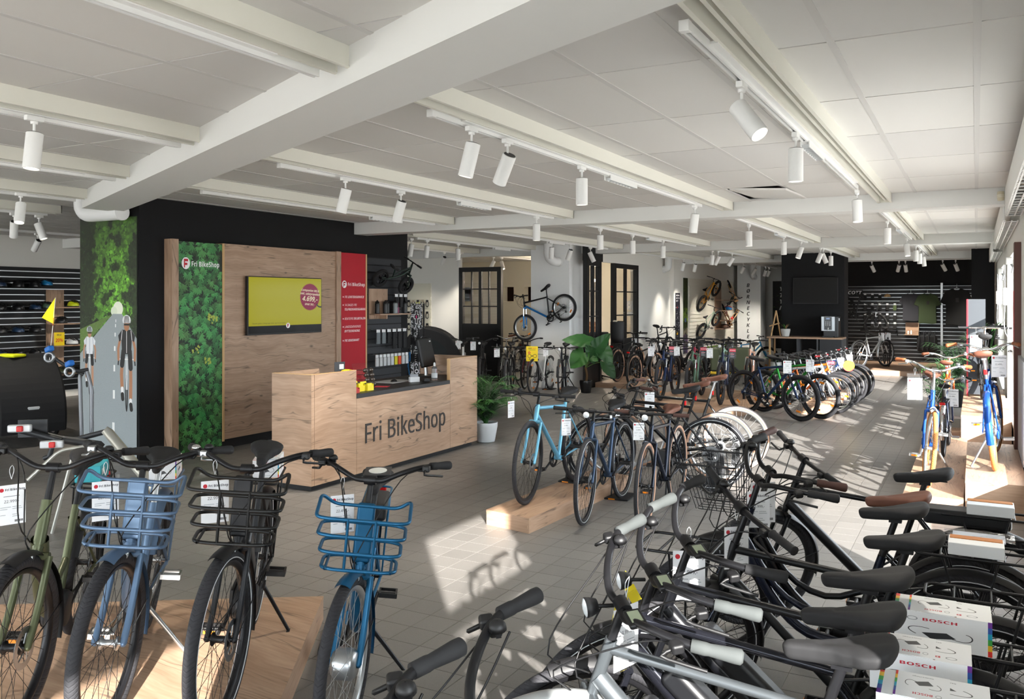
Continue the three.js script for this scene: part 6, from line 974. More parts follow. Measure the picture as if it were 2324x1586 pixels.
// ---------------------------------------------------------------- cleaning product stand by the block
{
  const tx = canvasTex(256, 1400, (x, w, h) => {
    x.fillStyle = '#121214'; x.fillRect(0, 0, w, h); x.strokeStyle = '#e8eaec'; x.lineWidth = 9;
    for (let i = 0; i < 150; i++) { const cx = rnd() * w, cy = rnd() * h, k = Math.floor(rnd() * 4); x.save(); x.translate(cx, cy); x.rotate(Math.floor(rnd() * 4) * 0.785); x.beginPath(); if (k === 0) x.arc(0, 0, 22, 0, 4.4); else if (k === 1) { x.moveTo(-24, 0); x.lineTo(24, 0); x.lineTo(24, 20); } else if (k === 2) { x.moveTo(-18, -18); x.lineTo(18, 18); x.moveTo(18, -18); x.lineTo(-18, 18); } else x.rect(-16, -16, 32, 32); x.stroke(); x.restore(); }
    x.fillStyle = '#121214'; x.fillRect(74, 110, 110, 230); x.strokeStyle = '#f2f2f2'; x.lineWidth = 12; x.beginPath(); for (const [a, b] of [[105, 120], [151, 120], [151, 180], [180, 180], [180, 250], [151, 250], [151, 330], [105, 330], [105, 250], [78, 250], [78, 180], [105, 180], [105, 120]]) x.lineTo(a, b); x.stroke(); x.fillStyle = '#e02878'; x.beginPath(); x.ellipse(128, 220, 14, 28, 0, 0, 7); x.fill();
    x.fillStyle = '#121214'; x.fillRect(58, 770, 140, 560); x.strokeStyle = '#f4f4f4'; x.lineWidth = 10; x.strokeRect(66, 780, 124, 540); x.save(); x.translate(92, 800); x.rotate(Math.PI / 2); x.fillStyle = '#fff'; x.font = 'bold 116px sans-serif'; x.fillText('Muc-Off', 0, 0, 500); x.restore();
  });
  const o = px(945, 700, 14.1), t = thing('product_stand', 'black and white patterned stand of bicycle cleaning products', 'product stand', P(o.x, 0, o.z), Math.atan2(-o.x, -o.z)), m = printMat(tx, 0.5);
  mesh('panel', lb(0.19, 1.4, 0.03, 0, 1.05, 0), [nearBlack, nearBlack, nearBlack, nearBlack, m, m], t); mesh('side_panel', lb(0.03, 1.4, 0.15, 0.12, 1.05, -0.09), [m, m, nearBlack, nearBlack, nearBlack, nearBlack], t); mesh('base', lrb(0.3, 0.36, 0.3, 0.02, 0.18, -0.08, 0.01), nearBlack, t);
  for (let i = 0; i < 6; i++) { const q = W(0, 0, 0).set((i % 3) * 0.095 - 0.06, 1.25 - Math.floor(i / 3) * 0.28, 0.06 + (i % 2) * 0.02).applyAxisAngle(YUP, t.rotation.y).add(t.position); const b = thing('cleaning_brush', ['round black cleaning brush on the product stand', 'pronged black cleaning brush on the product stand'][i % 2], 'brush', q, t.rotation.y, ['round brushes', 'pronged brushes'][i % 2] + ' on the product stand'); mesh('handle', cyl(P(0, 0.1, 0), P(0, -0.04, 0), 0.012, 0.014, 8, true), nearBlack, b); mesh('bristles', lrb(0.07, 0.14, 0.035, 0, -0.11, 0, 0.016), mat(0x1b1b1d, 0.95), b); mesh('hook', cyl(P(0, 0.1, -0.06), P(0, 0.1, 0.02), 0.003, 0.003, 5, true), alu, b); }
}
// ---------------------------------------------------------------- plants
const greens = [0x2f6a2a, 0x3b7c30, 0x285a26, 0x4a8a36].map((c) => mat(c, 0.55, 0, { transmission: 0.25, thickness: 0 }));
function bladeGeo(pts, w, up = YUP) { // a strip along pts, widest in the middle
  const pos = [], idx = [], uv = [], n = pts.length; for (let i = 0; i < n; i++) { const d = (i < n - 1 ? pts[i + 1].clone().sub(pts[i]) : pts[i].clone().sub(pts[i - 1])).normalize(), s = d.clone().cross(up).normalize().multiplyScalar(w * Math.sin(Math.PI * Math.min(0.98, 0.12 + 0.86 * i / (n - 1)))); pos.push(...pts[i].clone().add(s).toArray(), ...pts[i].clone().sub(s).toArray()); uv.push(0, i / n, 1, i / n); if (i < n - 1) { const k = 2 * i; idx.push(k, k + 1, k + 2, k + 1, k + 3, k + 2); } }
  const g = new THREE.BufferGeometry(); g.setAttribute('position', new THREE.Float32BufferAttribute(pos, 3)); g.setAttribute('uv', new THREE.Float32BufferAttribute(uv, 2)); g.setIndex(idx); g.computeVertexNormals(); return g;
}
function pot(t, r, h, m, name = 'pot') { mesh(name, lathe([[0.001, 0.01], [r * 0.72, 0], [r * 0.76, 0.01], [r, h * 0.8], [r, h], [r * 0.93, h], [r * 0.9, h * 0.85], [0.001, h * 0.85]], 32), m, t); mesh('soil', (() => { const g = new THREE.CylinderGeometry(r * 0.9, r * 0.9, 0.01, 24); g.translate(0, h * 0.86, 0); return g; })(), mat(0x33261c, 0.95), t); }
// feathery palm: arching fronds carrying narrow leaflets
function feather(t, n, H, spread, y0, lw, per = 26) {
  for (let i = 0; i < n; i++) {
    const az = i * 2.4 + rr(-0.3, 0.3), out = spread * rr(0.45, 1), h = H * rr(0.32, 1), dir = P(Math.cos(az), 0, Math.sin(az)), pts = [];
    for (let k = 0; k <= 8; k++) { const s = k / 8; pts.push(P(0, y0, 0).addScaledVector(dir, out * s * s * 1.0 + 0.02).add(P(0, h * (1.25 * s - 0.45 * s * s * s), 0))); }
    const g = [tube(pts, 0.004, 10, 4)], cv = new THREE.CatmullRomCurve3(pts), side = dir.clone().cross(YUP);
    for (let k = 0; k < per; k++) { const s = 0.14 + 0.86 * k / per, p = cv.getPoint(s), L = 0.26 * (1.15 - s * 0.6) * rr(0.8, 1.1), sg = k % 2 ? 1 : -1, tg = cv.getTangent(s), e = p.clone().addScaledVector(side, sg * L * 0.75).addScaledVector(tg, L * 0.55).add(P(0, -L * 0.35, 0)), m = p.clone().lerp(e, 0.5).add(P(0, L * 0.12, 0)); g.push(bladeGeo([p, m, e], lw)); }
    const f = mesh('frond', merge(g), greens[i % 4], t); stuff(f);
  }
}
{
  const t = thing('feathery_palm', 'tall feathery palm in a white pot at the counter end', 'plant', W(-5.5, 0, 9.42)); pot(t, 0.15, 0.25, mat(0xd9dee2, 0.3)); feather(t, 58, 0.82, 0.46, 0.2, 0.0055, 40);
  const s = thing('feathery_palm', 'feathery palm among the bicycles at the windows', 'plant', W(-0.42, 0.15, 12.9)); pot(s, 0.14, 0.24, mat(0x1a1a1c, 0.4)); feather(s, 20, 0.85, 0.4, 0.2, 0.009, 26);
  const v = thing('feathery_palm', 'second feathery palm further along the windows', 'plant', W(-0.3, 0, 16.3)); pot(v, 0.14, 0.5, mat(0x1a1a1c, 0.4)); feather(v, 20, 0.95, 0.5, 0.42, 0.011, 26);
  const w = thing('fan_palm', 'fan palm standing before a far window', 'plant', W(0.1, 0.42, 14.7)); pot(w, 0.13, 0.24, mat(0x1a1a1c, 0.4));
  for (let i = 0; i < 9; i++) { const az = i * 2.4, d = P(Math.cos(az) * 0.6, 0, Math.sin(az)), top = P(0, 0.2, 0).addScaledVector(d, 0.28).add(P(0, 0.45 + (i % 3) * 0.16, 0)), g = [tube([P(0, 0.2, 0), P(0, 0.4, 0).addScaledVector(d, 0.08), top], 0.005, 8, 5)]; for (let k = -6; k <= 6; k++) { const a2 = k * 0.22, e = top.clone().addScaledVector(d, 0.3 * Math.cos(a2)).add(d.clone().cross(YUP).multiplyScalar(0.3 * Math.sin(a2))).add(P(0, 0.1 - 0.15 * Math.abs(Math.sin(a2)), 0)); g.push(bladeGeo([top, top.clone().lerp(e, 0.5).add(P(0, 0.03, 0)), e], 0.014)); } mesh('fan_leaf', merge(g), greens[i % 4], w); }
}
// large-leaved plant by the white pillar
function bigLeaf(L, Wd, fold, droop) {
  const nu = 14, nv = 8, pos = [], idx = [], uv = [];
  for (let i = 0; i <= nu; i++) for (let j = -nv; j <= nv; j++) { const u = i / nu, w = Wd * Math.pow(Math.sin(Math.PI * Math.pow(u * 0.97 + 0.03, 0.62)), 0.8), f = j / nv, rip = 0.012 * Math.sin(u * 26 - Math.abs(f) * 5); const back = u < 0.15 ? -(0.15 - u) * Math.abs(f) * 1.3 : 0; pos.push((u + back) * L, -droop * u * u * L + Math.abs(f) * w * fold + rip * Math.abs(f), f * w); uv.push(u, f); if (i < nu && j < nv) { const k = i * (2 * nv + 1) + j + nv; idx.push(k, k + 2 * nv + 1, k + 1, k + 1, k + 2 * nv + 1, k + 2 * nv + 2); } }
  const g = new THREE.BufferGeometry(); g.setAttribute('position', new THREE.Float32BufferAttribute(pos, 3)); g.setAttribute('uv', new THREE.Float32BufferAttribute(uv, 2)); g.setIndex(idx); g.computeVertexNormals(); return g;
}
{
  const base = W(-6.7, 0, 15.35), t = thing('large_leaf_plant', 'large-leaved plant in a black pot beside the white pillar', 'plant', base); pot(t, 0.125, 0.24, mat(0x121214, 0.35));
  mesh('trunk', tube([P(0, 0.18, 0), P(0.02, 0.35, 0.0), P(-0.01, 0.5, 0.01)], 0.026, 10, 8), mat(0x6b5236, 0.9), t);
  // leaves: [pixel of the leaf base, pixel of the tip, width] on the plant's own distance
  const zz = 16.55, lf = [[1340, 775, 1290, 770, 0.15], [1345, 800, 1375, 765, 0.17], [1325, 800, 1300, 828, 0.2], [1350, 815, 1335, 790, 0.14], [1362, 785, 1385, 820, 0.16], [1372, 822, 1392, 852, 0.13], [1330, 802, 1352, 815, 0.11]];
  lf.forEach(([u0, v0, u1, v1, wd], i) => {
    const p = px(u0, v0, zz - 0.04 * (i % 3)).sub(base), e = px(u1, v1, zz - 0.12 - 0.05 * (i % 2)).sub(base), L = p.distanceTo(e) * 1.25, x = e.clone().sub(p).normalize(), n = P(0.35, 0.45, 0.85).addScaledVector(x, -P(0.35, 0.45, 0.85).dot(x)).normalize(), z = x.clone().cross(n);
    const o = mesh('leaf', bigLeaf(L, wd * 0.95, 0.12, 0.12), mat([0x2c5f27, 0x295a2a, 0x346a28, 0x265428][i % 4], 0.4, 0, { transmission: 0.12, thickness: 0 }), t); o.quaternion.setFromRotationMatrix(new THREE.Matrix4().makeBasis(x, n, z)); o.position.copy(p);
    mesh('petiole', tube([P(-0.01, 0.48, 0.01), p.clone().lerp(P(0, 0.5, 0), 0.5).add(P(0, 0.03, 0)), p], 0.008, 8, 6), mat(0x6d8a48, 0.7), t);
  });
}
// ---------------------------------------------------------------- helmet wall
slatBoard('black slat wall of helmets with bright metal edges', 'a', XL, 5.2, 11.2, 0.12, 2.4, 0.105, mat(0x101114, 0.5), alu, 1, 'helmet_wall');
function helmet(c, c2) {
  const t = thing('cycling_helmet', 'x', 'helmet'), g = new THREE.SphereGeometry(0.1, 20, 10, 0, Math.PI * 2, 0, Math.PI * 0.56); g.scale(0.86, 0.92, 1.32); mesh('shell', g, mat(c, 0.35), t);
  for (const s of [-1.5, -0.5, 0.5, 1.5]) { const v = tube([P(s * 0.03, 0.055, 0.125), P(s * 0.036, 0.1 - Math.abs(s) * 0.008, 0.02), P(s * 0.034, 0.075, -0.11)], 0.0075, 8, 5); mesh('vent', v, c2 === undefined ? mat(0x08090a, 0.8) : mat(c2, 0.4), t); }
  const r = new THREE.TorusGeometry(0.087, 0.006, 5, 22); r.rotateX(Math.PI / 2); r.scale(1, 1, 1.5); r.translate(0, -0.018, 0); mesh('rim', r, mat(0x0b0b0c, 0.7), t); return t;
}
const helmetAt = (h, X, y, a, label, group) => { h.position.copy(W(X, y, a)); h.rotation.y = Math.PI / 2; h.userData.label = label; if (group) h.userData.group = group; return h; };
{
  const dark = helmet(0x17181b), navy = helmet(0x1c3350), tones = [['black', dark], ['dark navy', navy]]; let used = new Set();
  const spots = []; for (const [r, y] of [2.06, 1.66, 1.26, 0.86, 0.5].entries()) for (let k = 0; k < 4; k++) spots.push([y, 8.42 + k * 0.31, r, k]);
  spots.forEach(([y, a, r, k]) => {
    const [nm, proto] = tones[(r + k) % 3 === 1 ? 1 : 0], rowName = ['top', 'second', 'middle', 'fourth', 'lowest'][r], h = used.has(proto) ? copyOf(proto) : proto; used.add(proto);
    helmetAt(h, XL + 0.2, y, a, nm + ' helmet in the ' + rowName + ' row of the helmet wall', nm + ' helmets in the ' + rowName + ' row');
    const rest = thing('helmet_rest', 'wire helmet rest in the ' + rowName + ' row of the helmet wall', 'helmet rest', W(XL + 0.03, y - 0.03, a), 0, 'helmet rests in the ' + rowName + ' row'); mesh('wire', rod([P(0, 0, -0.05), P(0.22, 0, -0.05), P(0.22, 0, 0.05), P(0, 0, 0.05)], 0.004, 5), nearBlack, rest);
  });
  helmetAt(helmet(0x1d7fb8), XL + 0.22, 2.09, 9.55, 'bright blue helmet at the end of the top row'); helmetAt(helmet(0x49604f), XL + 0.22, 1.68, 9.55, 'sage green helmet beside the oak shelves');
  const t = thing('helmet_shelf', 'narrow oak shelf unit on the helmet wall', 'shelf', W(XL + 0.03, 0.5, 9.7)); wpart(t, 'back_board', uvm(bx(XL + 0.026, XL + 0.046, 0.4, 2.0, 9.66, 10.0), WOODS, 'x', true), oak);
  for (const y of [0.46, 0.98, 1.38, 1.68]) wpart(t, 'shelf_board', uvm(bx(XL + 0.046, XL + 0.32, y - 0.02, y, 9.66, 10.3), WOODS, 'z'), oak);
  helmetAt(helmet(0xc9d61c, 0x1a1a1a), XL + 0.2, 1.71, 10.08, 'neon yellow helmet on the oak shelf'); helmetAt(helmet(0xe2e4e4, 0x1a1a1a), XL + 0.2, 1.01, 10.06, 'white helmet on the oak shelf'); helmetAt(helmet(0x1a1a1c), XL + 0.2, 1.41, 9.84, 'black helmet on the oak shelf'); helmetAt(helmet(0xa98a6c), XL + 0.25, 0.49, 9.5, 'sand brown round helmet at the foot of the shelves'); helmetAt(helmet(0x3d4028), XL + 0.25, 0.49, 9.82, 'olive helmet at the foot of the shelves'); helmetAt(helmet(0x151618), XL + 0.25, 0.49, 10.14, 'black round helmet at the foot of the shelves');
  const s = thing('discount_sign', 'yellow twenty per cent sign on the helmet shelf', 'sign', W(XL + 0.33, 1.1, 9.72), Math.PI / 2); const tx = canvasTex(128, 128, (x) => { x.fillStyle = '#f0d018'; x.fillRect(0, 0, 128, 128); x.fillStyle = '#303030'; x.font = 'bold 24px sans-serif'; x.fillText('HELE', 32, 32); x.fillStyle = '#d83020'; x.font = 'bold 46px sans-serif'; x.fillText('20%', 18, 92); }); mesh('card', lb(0.2, 0.24, 0.003, 0, 0, 0), [headW, headW, headW, headW, printMat(tx), headW], s);
}
// ---------------------------------------------------------------- child trailers
function trailer(label, where, turn, s = 1) {
  const t = thing('child_trailer', label, 'trailer', where, turn), sh = new THREE.Shape(); sh.moveTo(-0.45, 0); sh.lineTo(0.5, 0); sh.bezierCurveTo(0.56, 0.3, 0.4, 0.72, -0.05, 0.76); sh.bezierCurveTo(-0.3, 0.76, -0.45, 0.5, -0.45, 0);
  const g = new THREE.ExtrudeGeometry(sh, { depth: 0.62, bevelEnabled: true, bevelSize: 0.03, bevelThickness: 0.03, bevelSegments: 2, curveSegments: 14 }); g.translate(0, 0.18, -0.31); mesh('canopy', g, mat(0x131417, 0.8), t);
  const wd = new THREE.Shape(); wd.moveTo(-0.3, 0.25); wd.lineTo(0.3, 0.25); wd.bezierCurveTo(0.34, 0.4, 0.22, 0.6, -0.05, 0.62); wd.bezierCurveTo(-0.2, 0.62, -0.3, 0.45, -0.3, 0.25); const wg = new THREE.ExtrudeGeometry(wd, { depth: 0.69, bevelEnabled: false }); wg.translate(0, 0.18, -0.345); mesh('side_window', wg, mat(0x2c3032, 0.15), t);
  for (const z of [-1, 1]) { const w = mesh('wheel', new THREE.TorusGeometry(0.22, 0.022, 8, 32), rubber, t); w.position.set(-0.1, 0.242, z * 0.4); mesh('spokes', merge([...Array(12).keys()].map((k) => cyl(P(0.015 * Math.cos(k), 0.015 * Math.sin(k), 0.02 * (k % 2 ? 1 : -1)), P(0.205 * Math.cos(k * 0.5236), 0.205 * Math.sin(k * 0.5236), 0), 0.0015, 0.0015, 3))), spokeSilver, w); stuff(w.children[0]); mesh('rim', lathe([[0.2, -0.012], [0.206, 0], [0.2, 0.012], [0.192, 0], [0.2, -0.012]], 28, 'z'), rimBlack, w); }
  mesh('push_bar', bentTube([P(-0.42, 0.5, -0.28), P(-0.7, 0.85, -0.28), P(-0.7, 0.85, 0.28), P(-0.42, 0.5, 0.28)], 0.012, 0.05, 8), blackAlloy, t); mesh('reflector', lrb(0.04, 0.16, 0.14, 0.515, 0.36, 0, 0.02), mat(0xb9bdc0, 0.3), t); t.scale.setScalar(s); return t;
}
{
  const a = trailer('black child trailer with yellow pennant before the helmet wall', W(-10.75, 0, 6.55), -0.25, 1.15);
  const f = thing('pennant', 'yellow triangle pennant on a white and orange rod', 'flag', W(-10.45, 0.98, 6.78), 0.3); mesh('rod', cyl(P(0, -0.05, 0), P(0.06, 0.48, 0), 0.005, 0.004, 6, true), mat(0xe8e8e6, 0.5), f); mesh('orange_band', cyl(P(0.062, 0.5, 0), P(0.0724, 0.6, 0), 0.0045, 0.0045, 6, true), mat(0xd85a1a, 0.5), f); mesh('rod_top', cyl(P(0.06, 0.48, 0), P(0.1, 0.86, 0), 0.004, 0.004, 6, true), mat(0xe8e8e6, 0.5), f); const s = new THREE.Shape([[0.1, 0.86], [-0.1, 0.6], [0.075, 0.52]].map(([x, y]) => new THREE.Vector2(x, y))); const g = new THREE.ExtrudeGeometry(s, { depth: 0.002, bevelEnabled: false }); mesh('cloth', g, mat(0xd9d816, 0.7), f);
  const y = thing('yellow_pad', 'neon yellow pad lying on the child trailer', 'pad', W(-10.75, 1.085, 6.45), 0.2); mesh('pad', lrb(0.36, 0.04, 0.2, 0, 0.02, 0, 0.018), mat(0xd6de10, 0.7), y);
  trailer('black child trailer with clear hood beside the counter monitor', W(-9.9, 0, 14.7), 0.5, 1.3);
}
// ---------------------------------------------------------------- tow bar carrier with tail lamps
{
  const z0 = 6.9, Q = (u, v, z = z0) => px(u, v, z), o = Q(150, 1000), base = P(o.x, 0, o.z), L = (u, v, z) => Q(u, v, z).sub(base);
  const t = thing('tow_bar_carrier', 'folding tow bar bicycle carrier with tail lamps and blue clamps', 'bicycle carrier', base), sil = mat(0xc2c2ba, 0.35, 0.7), dk = mat(0x202226, 0.5);
  mesh('lamp_board', (() => { const a = L(25, 970), b = L(140, 1000), g = cyl(a, b, 0.028, 0.028, 4, true); return g; })(), dk, t); mesh('plate_holder', (() => { const g = lb(0.22, 0.14, 0.02); const c = L(75, 972, 6.95); g.rotateY(YAW + 0.2); g.translate(c.x, c.y, c.z); return g; })(), dk, t);
  for (const [u, v] of [[45, 972], [118, 1008]]) { const c = L(u, v, 6.75), g = lrb(0.17, 0.06, 0.05, 0, 0, 0, 0.012); g.rotateY(YAW + 0.25); g.translate(c.x, c.y, c.z); mesh('tail_lamp', g, mat(0xc9cbcd, 0.2, 0.2), t); const r = lrb(0.045, 0.045, 0.054, 0, 0, 0, 0.008); r.rotateY(YAW + 0.25); r.translate(c.x + 0.02, c.y, c.z + 0.01); mesh('red_lens', r, redRefl, t); }
  mesh('main_beam', rod([L(100, 985, 7), L(160, 1000, 6.9), L(245, 978, 6.8)], 0.022, 8), dk, t); mesh('wheel_rail', (() => { const a = L(243, 978, 6.8), b = L(365, 1125, 6.3); return cyl(a, b, 0.045, 0.045, 4, true); })(), sil, t); mesh('wheel_rail', cyl(L(90, 990, 7.1), L(230, 1010, 6.7), 0.032, 0.032, 4, true), dk, t);
  mesh('mast', bentTube([L(185, 990, 7), L(181, 850, 7), L(195, 835, 7), L(208, 880, 7), L(208, 990, 7)], 0.016, 0.06, 8), mat(0x6b6e72, 0.35, 0.6), t);
  for (const [u0, v0, u1, v1] of [[190, 850, 112, 805], [200, 838, 158, 838]]) { mesh('clamp_arm', rod([L(u0, v0, 7), L((u0 + u1) / 2, (v0 + v1) / 2 + 4, 6.95), L(u1, v1, 6.9)], 0.014, 8), dk, t); const c = L(u1, v1, 6.9); mesh('clamp_jaw', (() => { const g = new THREE.TorusGeometry(0.035, 0.014, 6, 14); g.rotateY(YAW); g.translate(c.x, c.y - 0.02, c.z); return g; })(), steelGrey, t); mesh('blue_knob', (() => { const g = lrb(0.07, 0.045, 0.05, 0, 0, 0, 0.012); g.rotateZ(0.4); g.translate(c.x, c.y + 0.045, c.z); return g; })(), mat(0x1466b8, 0.5), t); }
  mesh('support_leg', bentTube([L(62, 1090, 6.4), L(135, 1022, 6.5), L(210, 1010, 6.6), L(232, 1045, 6.5)], 0.014, 0.05, 8), sil, t); mesh('support_leg', cyl(L(170, 1016, 6.6), P(L(118, 1125, 6.6).x, 0.0, L(118, 1125, 6.6).z), 0.013, 0.013, 8, true), sil, t); mesh('support_leg', cyl(L(225, 1030, 6.6), P(L(225, 1100, 6.9).x, 0, L(225, 1100, 6.9).z), 0.013, 0.013, 8, true), sil, t);
  mesh('tow_coupling', rod([L(120, 1010, 7), L(112, 1035, 7), L(100, 1040, 7)], 0.02, 8), dk, t);
}
// ---------------------------------------------------------------- television pillar corner
{
  const tv = thing('television', 'switched-off dark television on the black pillar', 'television', W(-3.4, 1.7, 21.58)); wpart(tv, 'casing', rbx(-3.92, -2.88, 1.72, 2.36, 21.53, 21.58, 0.006), blackPlastic); wpart(tv, 'screen', bx(-3.905, -2.895, 1.74, 2.35, 21.524, 21.53), mat(0x050506, 0.75)); wpart(tv, 'wall_bracket', bx(-3.6, -3.2, 1.9, 2.15, 21.58, 21.6), nearBlack);
  const c = thing('coffee_counter', 'narrow oak topped counter before the black pillar', 'counter', W(-3.5, 0, 21.2)); wpart(c, 'worktop', uvm(rbx(-4.4, -2.7, 0.9, 0.94, 20.85, 21.55, 0.004), WOODS), oak); for (const X of [-3.7, -3.25, -2.72]) wpart(c, 'support_panel', bx(X - 0.02, X + 0.02, 0, 0.9, 20.9, 21.55), mat(0x44464a, 0.6)); wpart(c, 'back_panel', bx(-4.2, -2.7, 0, 0.9, 21.56, 21.59), nearBlack); wpart(c, 'front_panel', bx(-3.2, -2.72, 0, 0.9, 20.88, 20.9), mat(0x2a2c30, 0.6)); wpart(c, 'leg', bx(-4.36, -4.32, 0, 0.9, 20.9, 20.94), oakEdge); wpart(c, 'leg', bx(-4.36, -4.32, 0, 0.9, 21.48, 21.52), oakEdge);
  const m = thing('coffee_machine', 'black and silver coffee machine on the oak worktop', 'coffee machine', W(-3.0, 0.94, 21.2)); mesh('housing', lrb(0.34, 0.5, 0.42, 0.03, 0.25, 0, 0.02), mat(0x17181a, 0.3), m); mesh('front_panel', lrb(0.3, 0.34, 0.02, -0.03, 0.32, 0.215, 0.01), mat(0xb7bcc0, 0.3, 0.6), m); mesh('display', lb(0.17, 0.3, 0.004, -0.03, 0.33, 0.227), mat(0x101114, 0.2), m); mesh('screen', lb(0.08, 0.035, 0.003, -0.03, 0.44, 0.2295), mat(0x8fa4c8, 0.3), m); for (let r = 0; r < 3; r++) for (let k = 0; k < 3; k++) mesh('button', lb(0.018, 0.014, 0.004, -0.075 + k * 0.045, 0.36 - r * 0.035, 0.2295), headW, m); mesh('spout', cyl(P(-0.03, 0.23, 0.22), P(-0.03, 0.17, 0.22), 0.022, 0.014, 10, true), silverAlloy, m); mesh('drip_tray', lrb(0.26, 0.03, 0.12, -0.02, 0.02, 0.25, 0.006), mat(0x26282b, 0.4), m); mesh('wall_switch', lb(0.03, 0.06, 0.02, 0.205, 0.42, 0.16), headW, m);
  const e = thing('oak_easel', 'small oak A-frame leaning on the coffee counter', 'easel', W(-4.28, 0.94, 21.2)); mesh('post', merge([cyl(P(-0.08, 0, 0.05), P(0.03, 0.62, 0), 0.018, 0.018, 4, true), cyl(P(0.14, 0, 0.02), P(0.03, 0.62, 0), 0.018, 0.018, 4, true)]), oakEdge, e); mesh('cross_piece', cyl(P(-0.12, 0.24, 0.04), P(0.12, 0.32, 0.03), 0.016, 0.016, 4, true), oakEdge, e);
  const p = thing('potted_sprig', 'small plant in a concrete pot on the oak worktop', 'plant', W(-4.02, 0.94, 21.15)); pot(p, 0.11, 0.18, mat(0xc6c8c6, 0.8)); for (let i = 0; i < 6; i++) { const d = P(Math.cos(i * 1.05), 0, Math.sin(i * 1.05)); mesh('sprig', bladeGeo([P(0, 0.15, 0), P(0, 0.24, 0).addScaledVector(d, 0.05), P(0, 0.3, 0).addScaledVector(d, 0.13)], 0.02), i % 2 ? mat(0x8a6a4a, 0.7) : greens[1], p); }
  const zb = [['pale variegated plant below the coffee counter', -4.15, 20.7], ['silvery leaved plant below the coffee counter', -3.75, 20.65]]; zb.forEach(([label, X, a], i) => { const q = thing('silver_leaf_plant', label, 'plant', W(X, 0, a)); pot(q, 0.13, 0.35, mat(0xe0e2e0, 0.5)); for (let k = 0; k < 11; k++) { const az = k * 2.4, d = P(Math.cos(az), 0, Math.sin(az)), o2 = mesh('leaf', bigLeaf(0.3, 0.06, 0.1, 0.35), mat([0x6f8f74, 0x8fa88f, 0x4d7558][k % 3], 0.5), q); o2.position.set(0, 0.34, 0); o2.quaternion.setFromRotationMatrix(new THREE.Matrix4().makeBasis(d.clone().multiplyScalar(0.75).add(P(0, 0.66, 0)).normalize(), P(0, 0.75, 0).addScaledVector(d, -0.66).normalize(), d.clone().cross(YUP).negate().multiplyScalar(-1))); } });
  // poster behind
  const tx = canvasTex(512, 1024, (x, w, h) => { x.fillStyle = '#1a1712'; x.fillRect(0, 0, w, h); for (let i = 0; i < 700; i++) { const cx = rnd() * w, cy = 120 + rnd() * h, g = 30 + rnd() * 70, k = nz(cx / 130, cy / 130, 6); if (k < 0.02) continue; x.fillStyle = `rgba(${g * 0.8},${g},${g * 0.45},0.6)`; x.beginPath(); x.ellipse(cx, cy, rr(4, 16), rr(3, 9), rnd() * 3, 0, 7); x.fill(); } x.fillStyle = '#e6e4e0'; x.font = 'italic bold 88px sans-serif'; ['YOUR BIKE', 'TAKES YOU', 'YOUR WAY', 'NEVER END'].forEach((s, i) => x.fillText(s, 60, 150 + i * 96)); });
  const ps = thing('dark_poster', 'dark leafy poster with slanted white capitals behind the pillar', 'poster', W(-5.0, 0, AB)), pm = printMat(tx, 0.6); wpart(ps, 'print', bx(-6.0, -4.42, 0.2, 2.45, AB - 0.02, AB - 0.001), [wallBlack, wallBlack, wallBlack, wallBlack, pm, wallBlack]);
}
// ---------------------------------------------------------------- clothing wall
slatBoard('black slat wall of gloves and shirts with bright rails', 'X', 25.8, -3.3, -0.83, 0.14, 2.2, 0.103, mat(0x121316, 0.5), alu, -1, 'clothing_wall').position.z += 0;
slatBoard('black slat wall beyond the upright aluminium post', 'X', 25.8, -0.78, 0.36, 0.14, 2.2, 0.103, mat(0x121316, 0.5), alu, -1, 'clothing_wall');
wpart(thing('aluminium_post', 'upright aluminium post between the black slat walls', 'post', W(-0.8, 0.12, 25.72)), 'post', rbx(-0.84, -0.78, 0.12, 2.28, 25.7, 25.79, 0.008), alu);
function tee(label, X, y, a, c, m2, s = 1) {
  const t = thing('t_shirt', label, 't-shirt', W(X, y, a)), sh = new THREE.Shape(); sh.moveTo(-0.07, 0); sh.bezierCurveTo(-0.03, -0.05, 0.03, -0.05, 0.07, 0); sh.lineTo(0.2, -0.05); sh.lineTo(0.29, -0.26); sh.lineTo(0.2, -0.3); sh.lineTo(0.19, -0.24); sh.bezierCurveTo(0.17, -0.45, 0.19, -0.6, 0.19, -0.72); sh.bezierCurveTo(0.08, -0.76, -0.08, -0.7, -0.19, -0.73); sh.bezierCurveTo(-0.18, -0.5, -0.18, -0.4, -0.19, -0.24); sh.lineTo(-0.2, -0.3); sh.lineTo(-0.29, -0.26); sh.lineTo(-0.2, -0.05); sh.lineTo(-0.07, 0);
  const g = new THREE.ExtrudeGeometry(sh, { depth: 0.05, bevelEnabled: true, bevelSize: 0.015, bevelThickness: 0.02, bevelSegments: 2, curveSegments: 8 }); g.translate(0, 0, -0.02); mesh('fabric', g, mat(c, 0.9), t); mesh('hanger', rod([P(-0.16, -0.04, 0.005), P(0, 0.03, 0.005), P(0.16, -0.04, 0.005)], 0.006, 6), alu, t); mesh('hook', tube([P(0, 0.03, 0.005), P(0, 0.09, 0.005), P(0.0, 0.11, -0.08)], 0.004, 8, 5), alu, t); mesh('tag', lb(0.06, 0.09, 0.003, 0.01, -0.22, 0.055), m2, t); t.scale.setScalar(s); return t;
}
tee('charcoal t-shirt hanging on the black slat wall', -1.56, 1.98, 25.62, 0x2c2d33, mat(0x26272b, 0.6)); tee('olive green t-shirt hanging on the black slat wall', -1.15, 1.98, 25.6, 0x354229, mat(0x20211f, 0.6), 1.08); tee('white and teal t-shirt at the black column', 0.0, 1.95, 25.6, 0xd8dcdc, mat(0x1f8f96, 0.6)); tee('long black jersey beyond the aluminium post', -0.45, 2.1, 25.6, 0x0f1012, mat(0x1a1b1d, 0.6), 1.3);
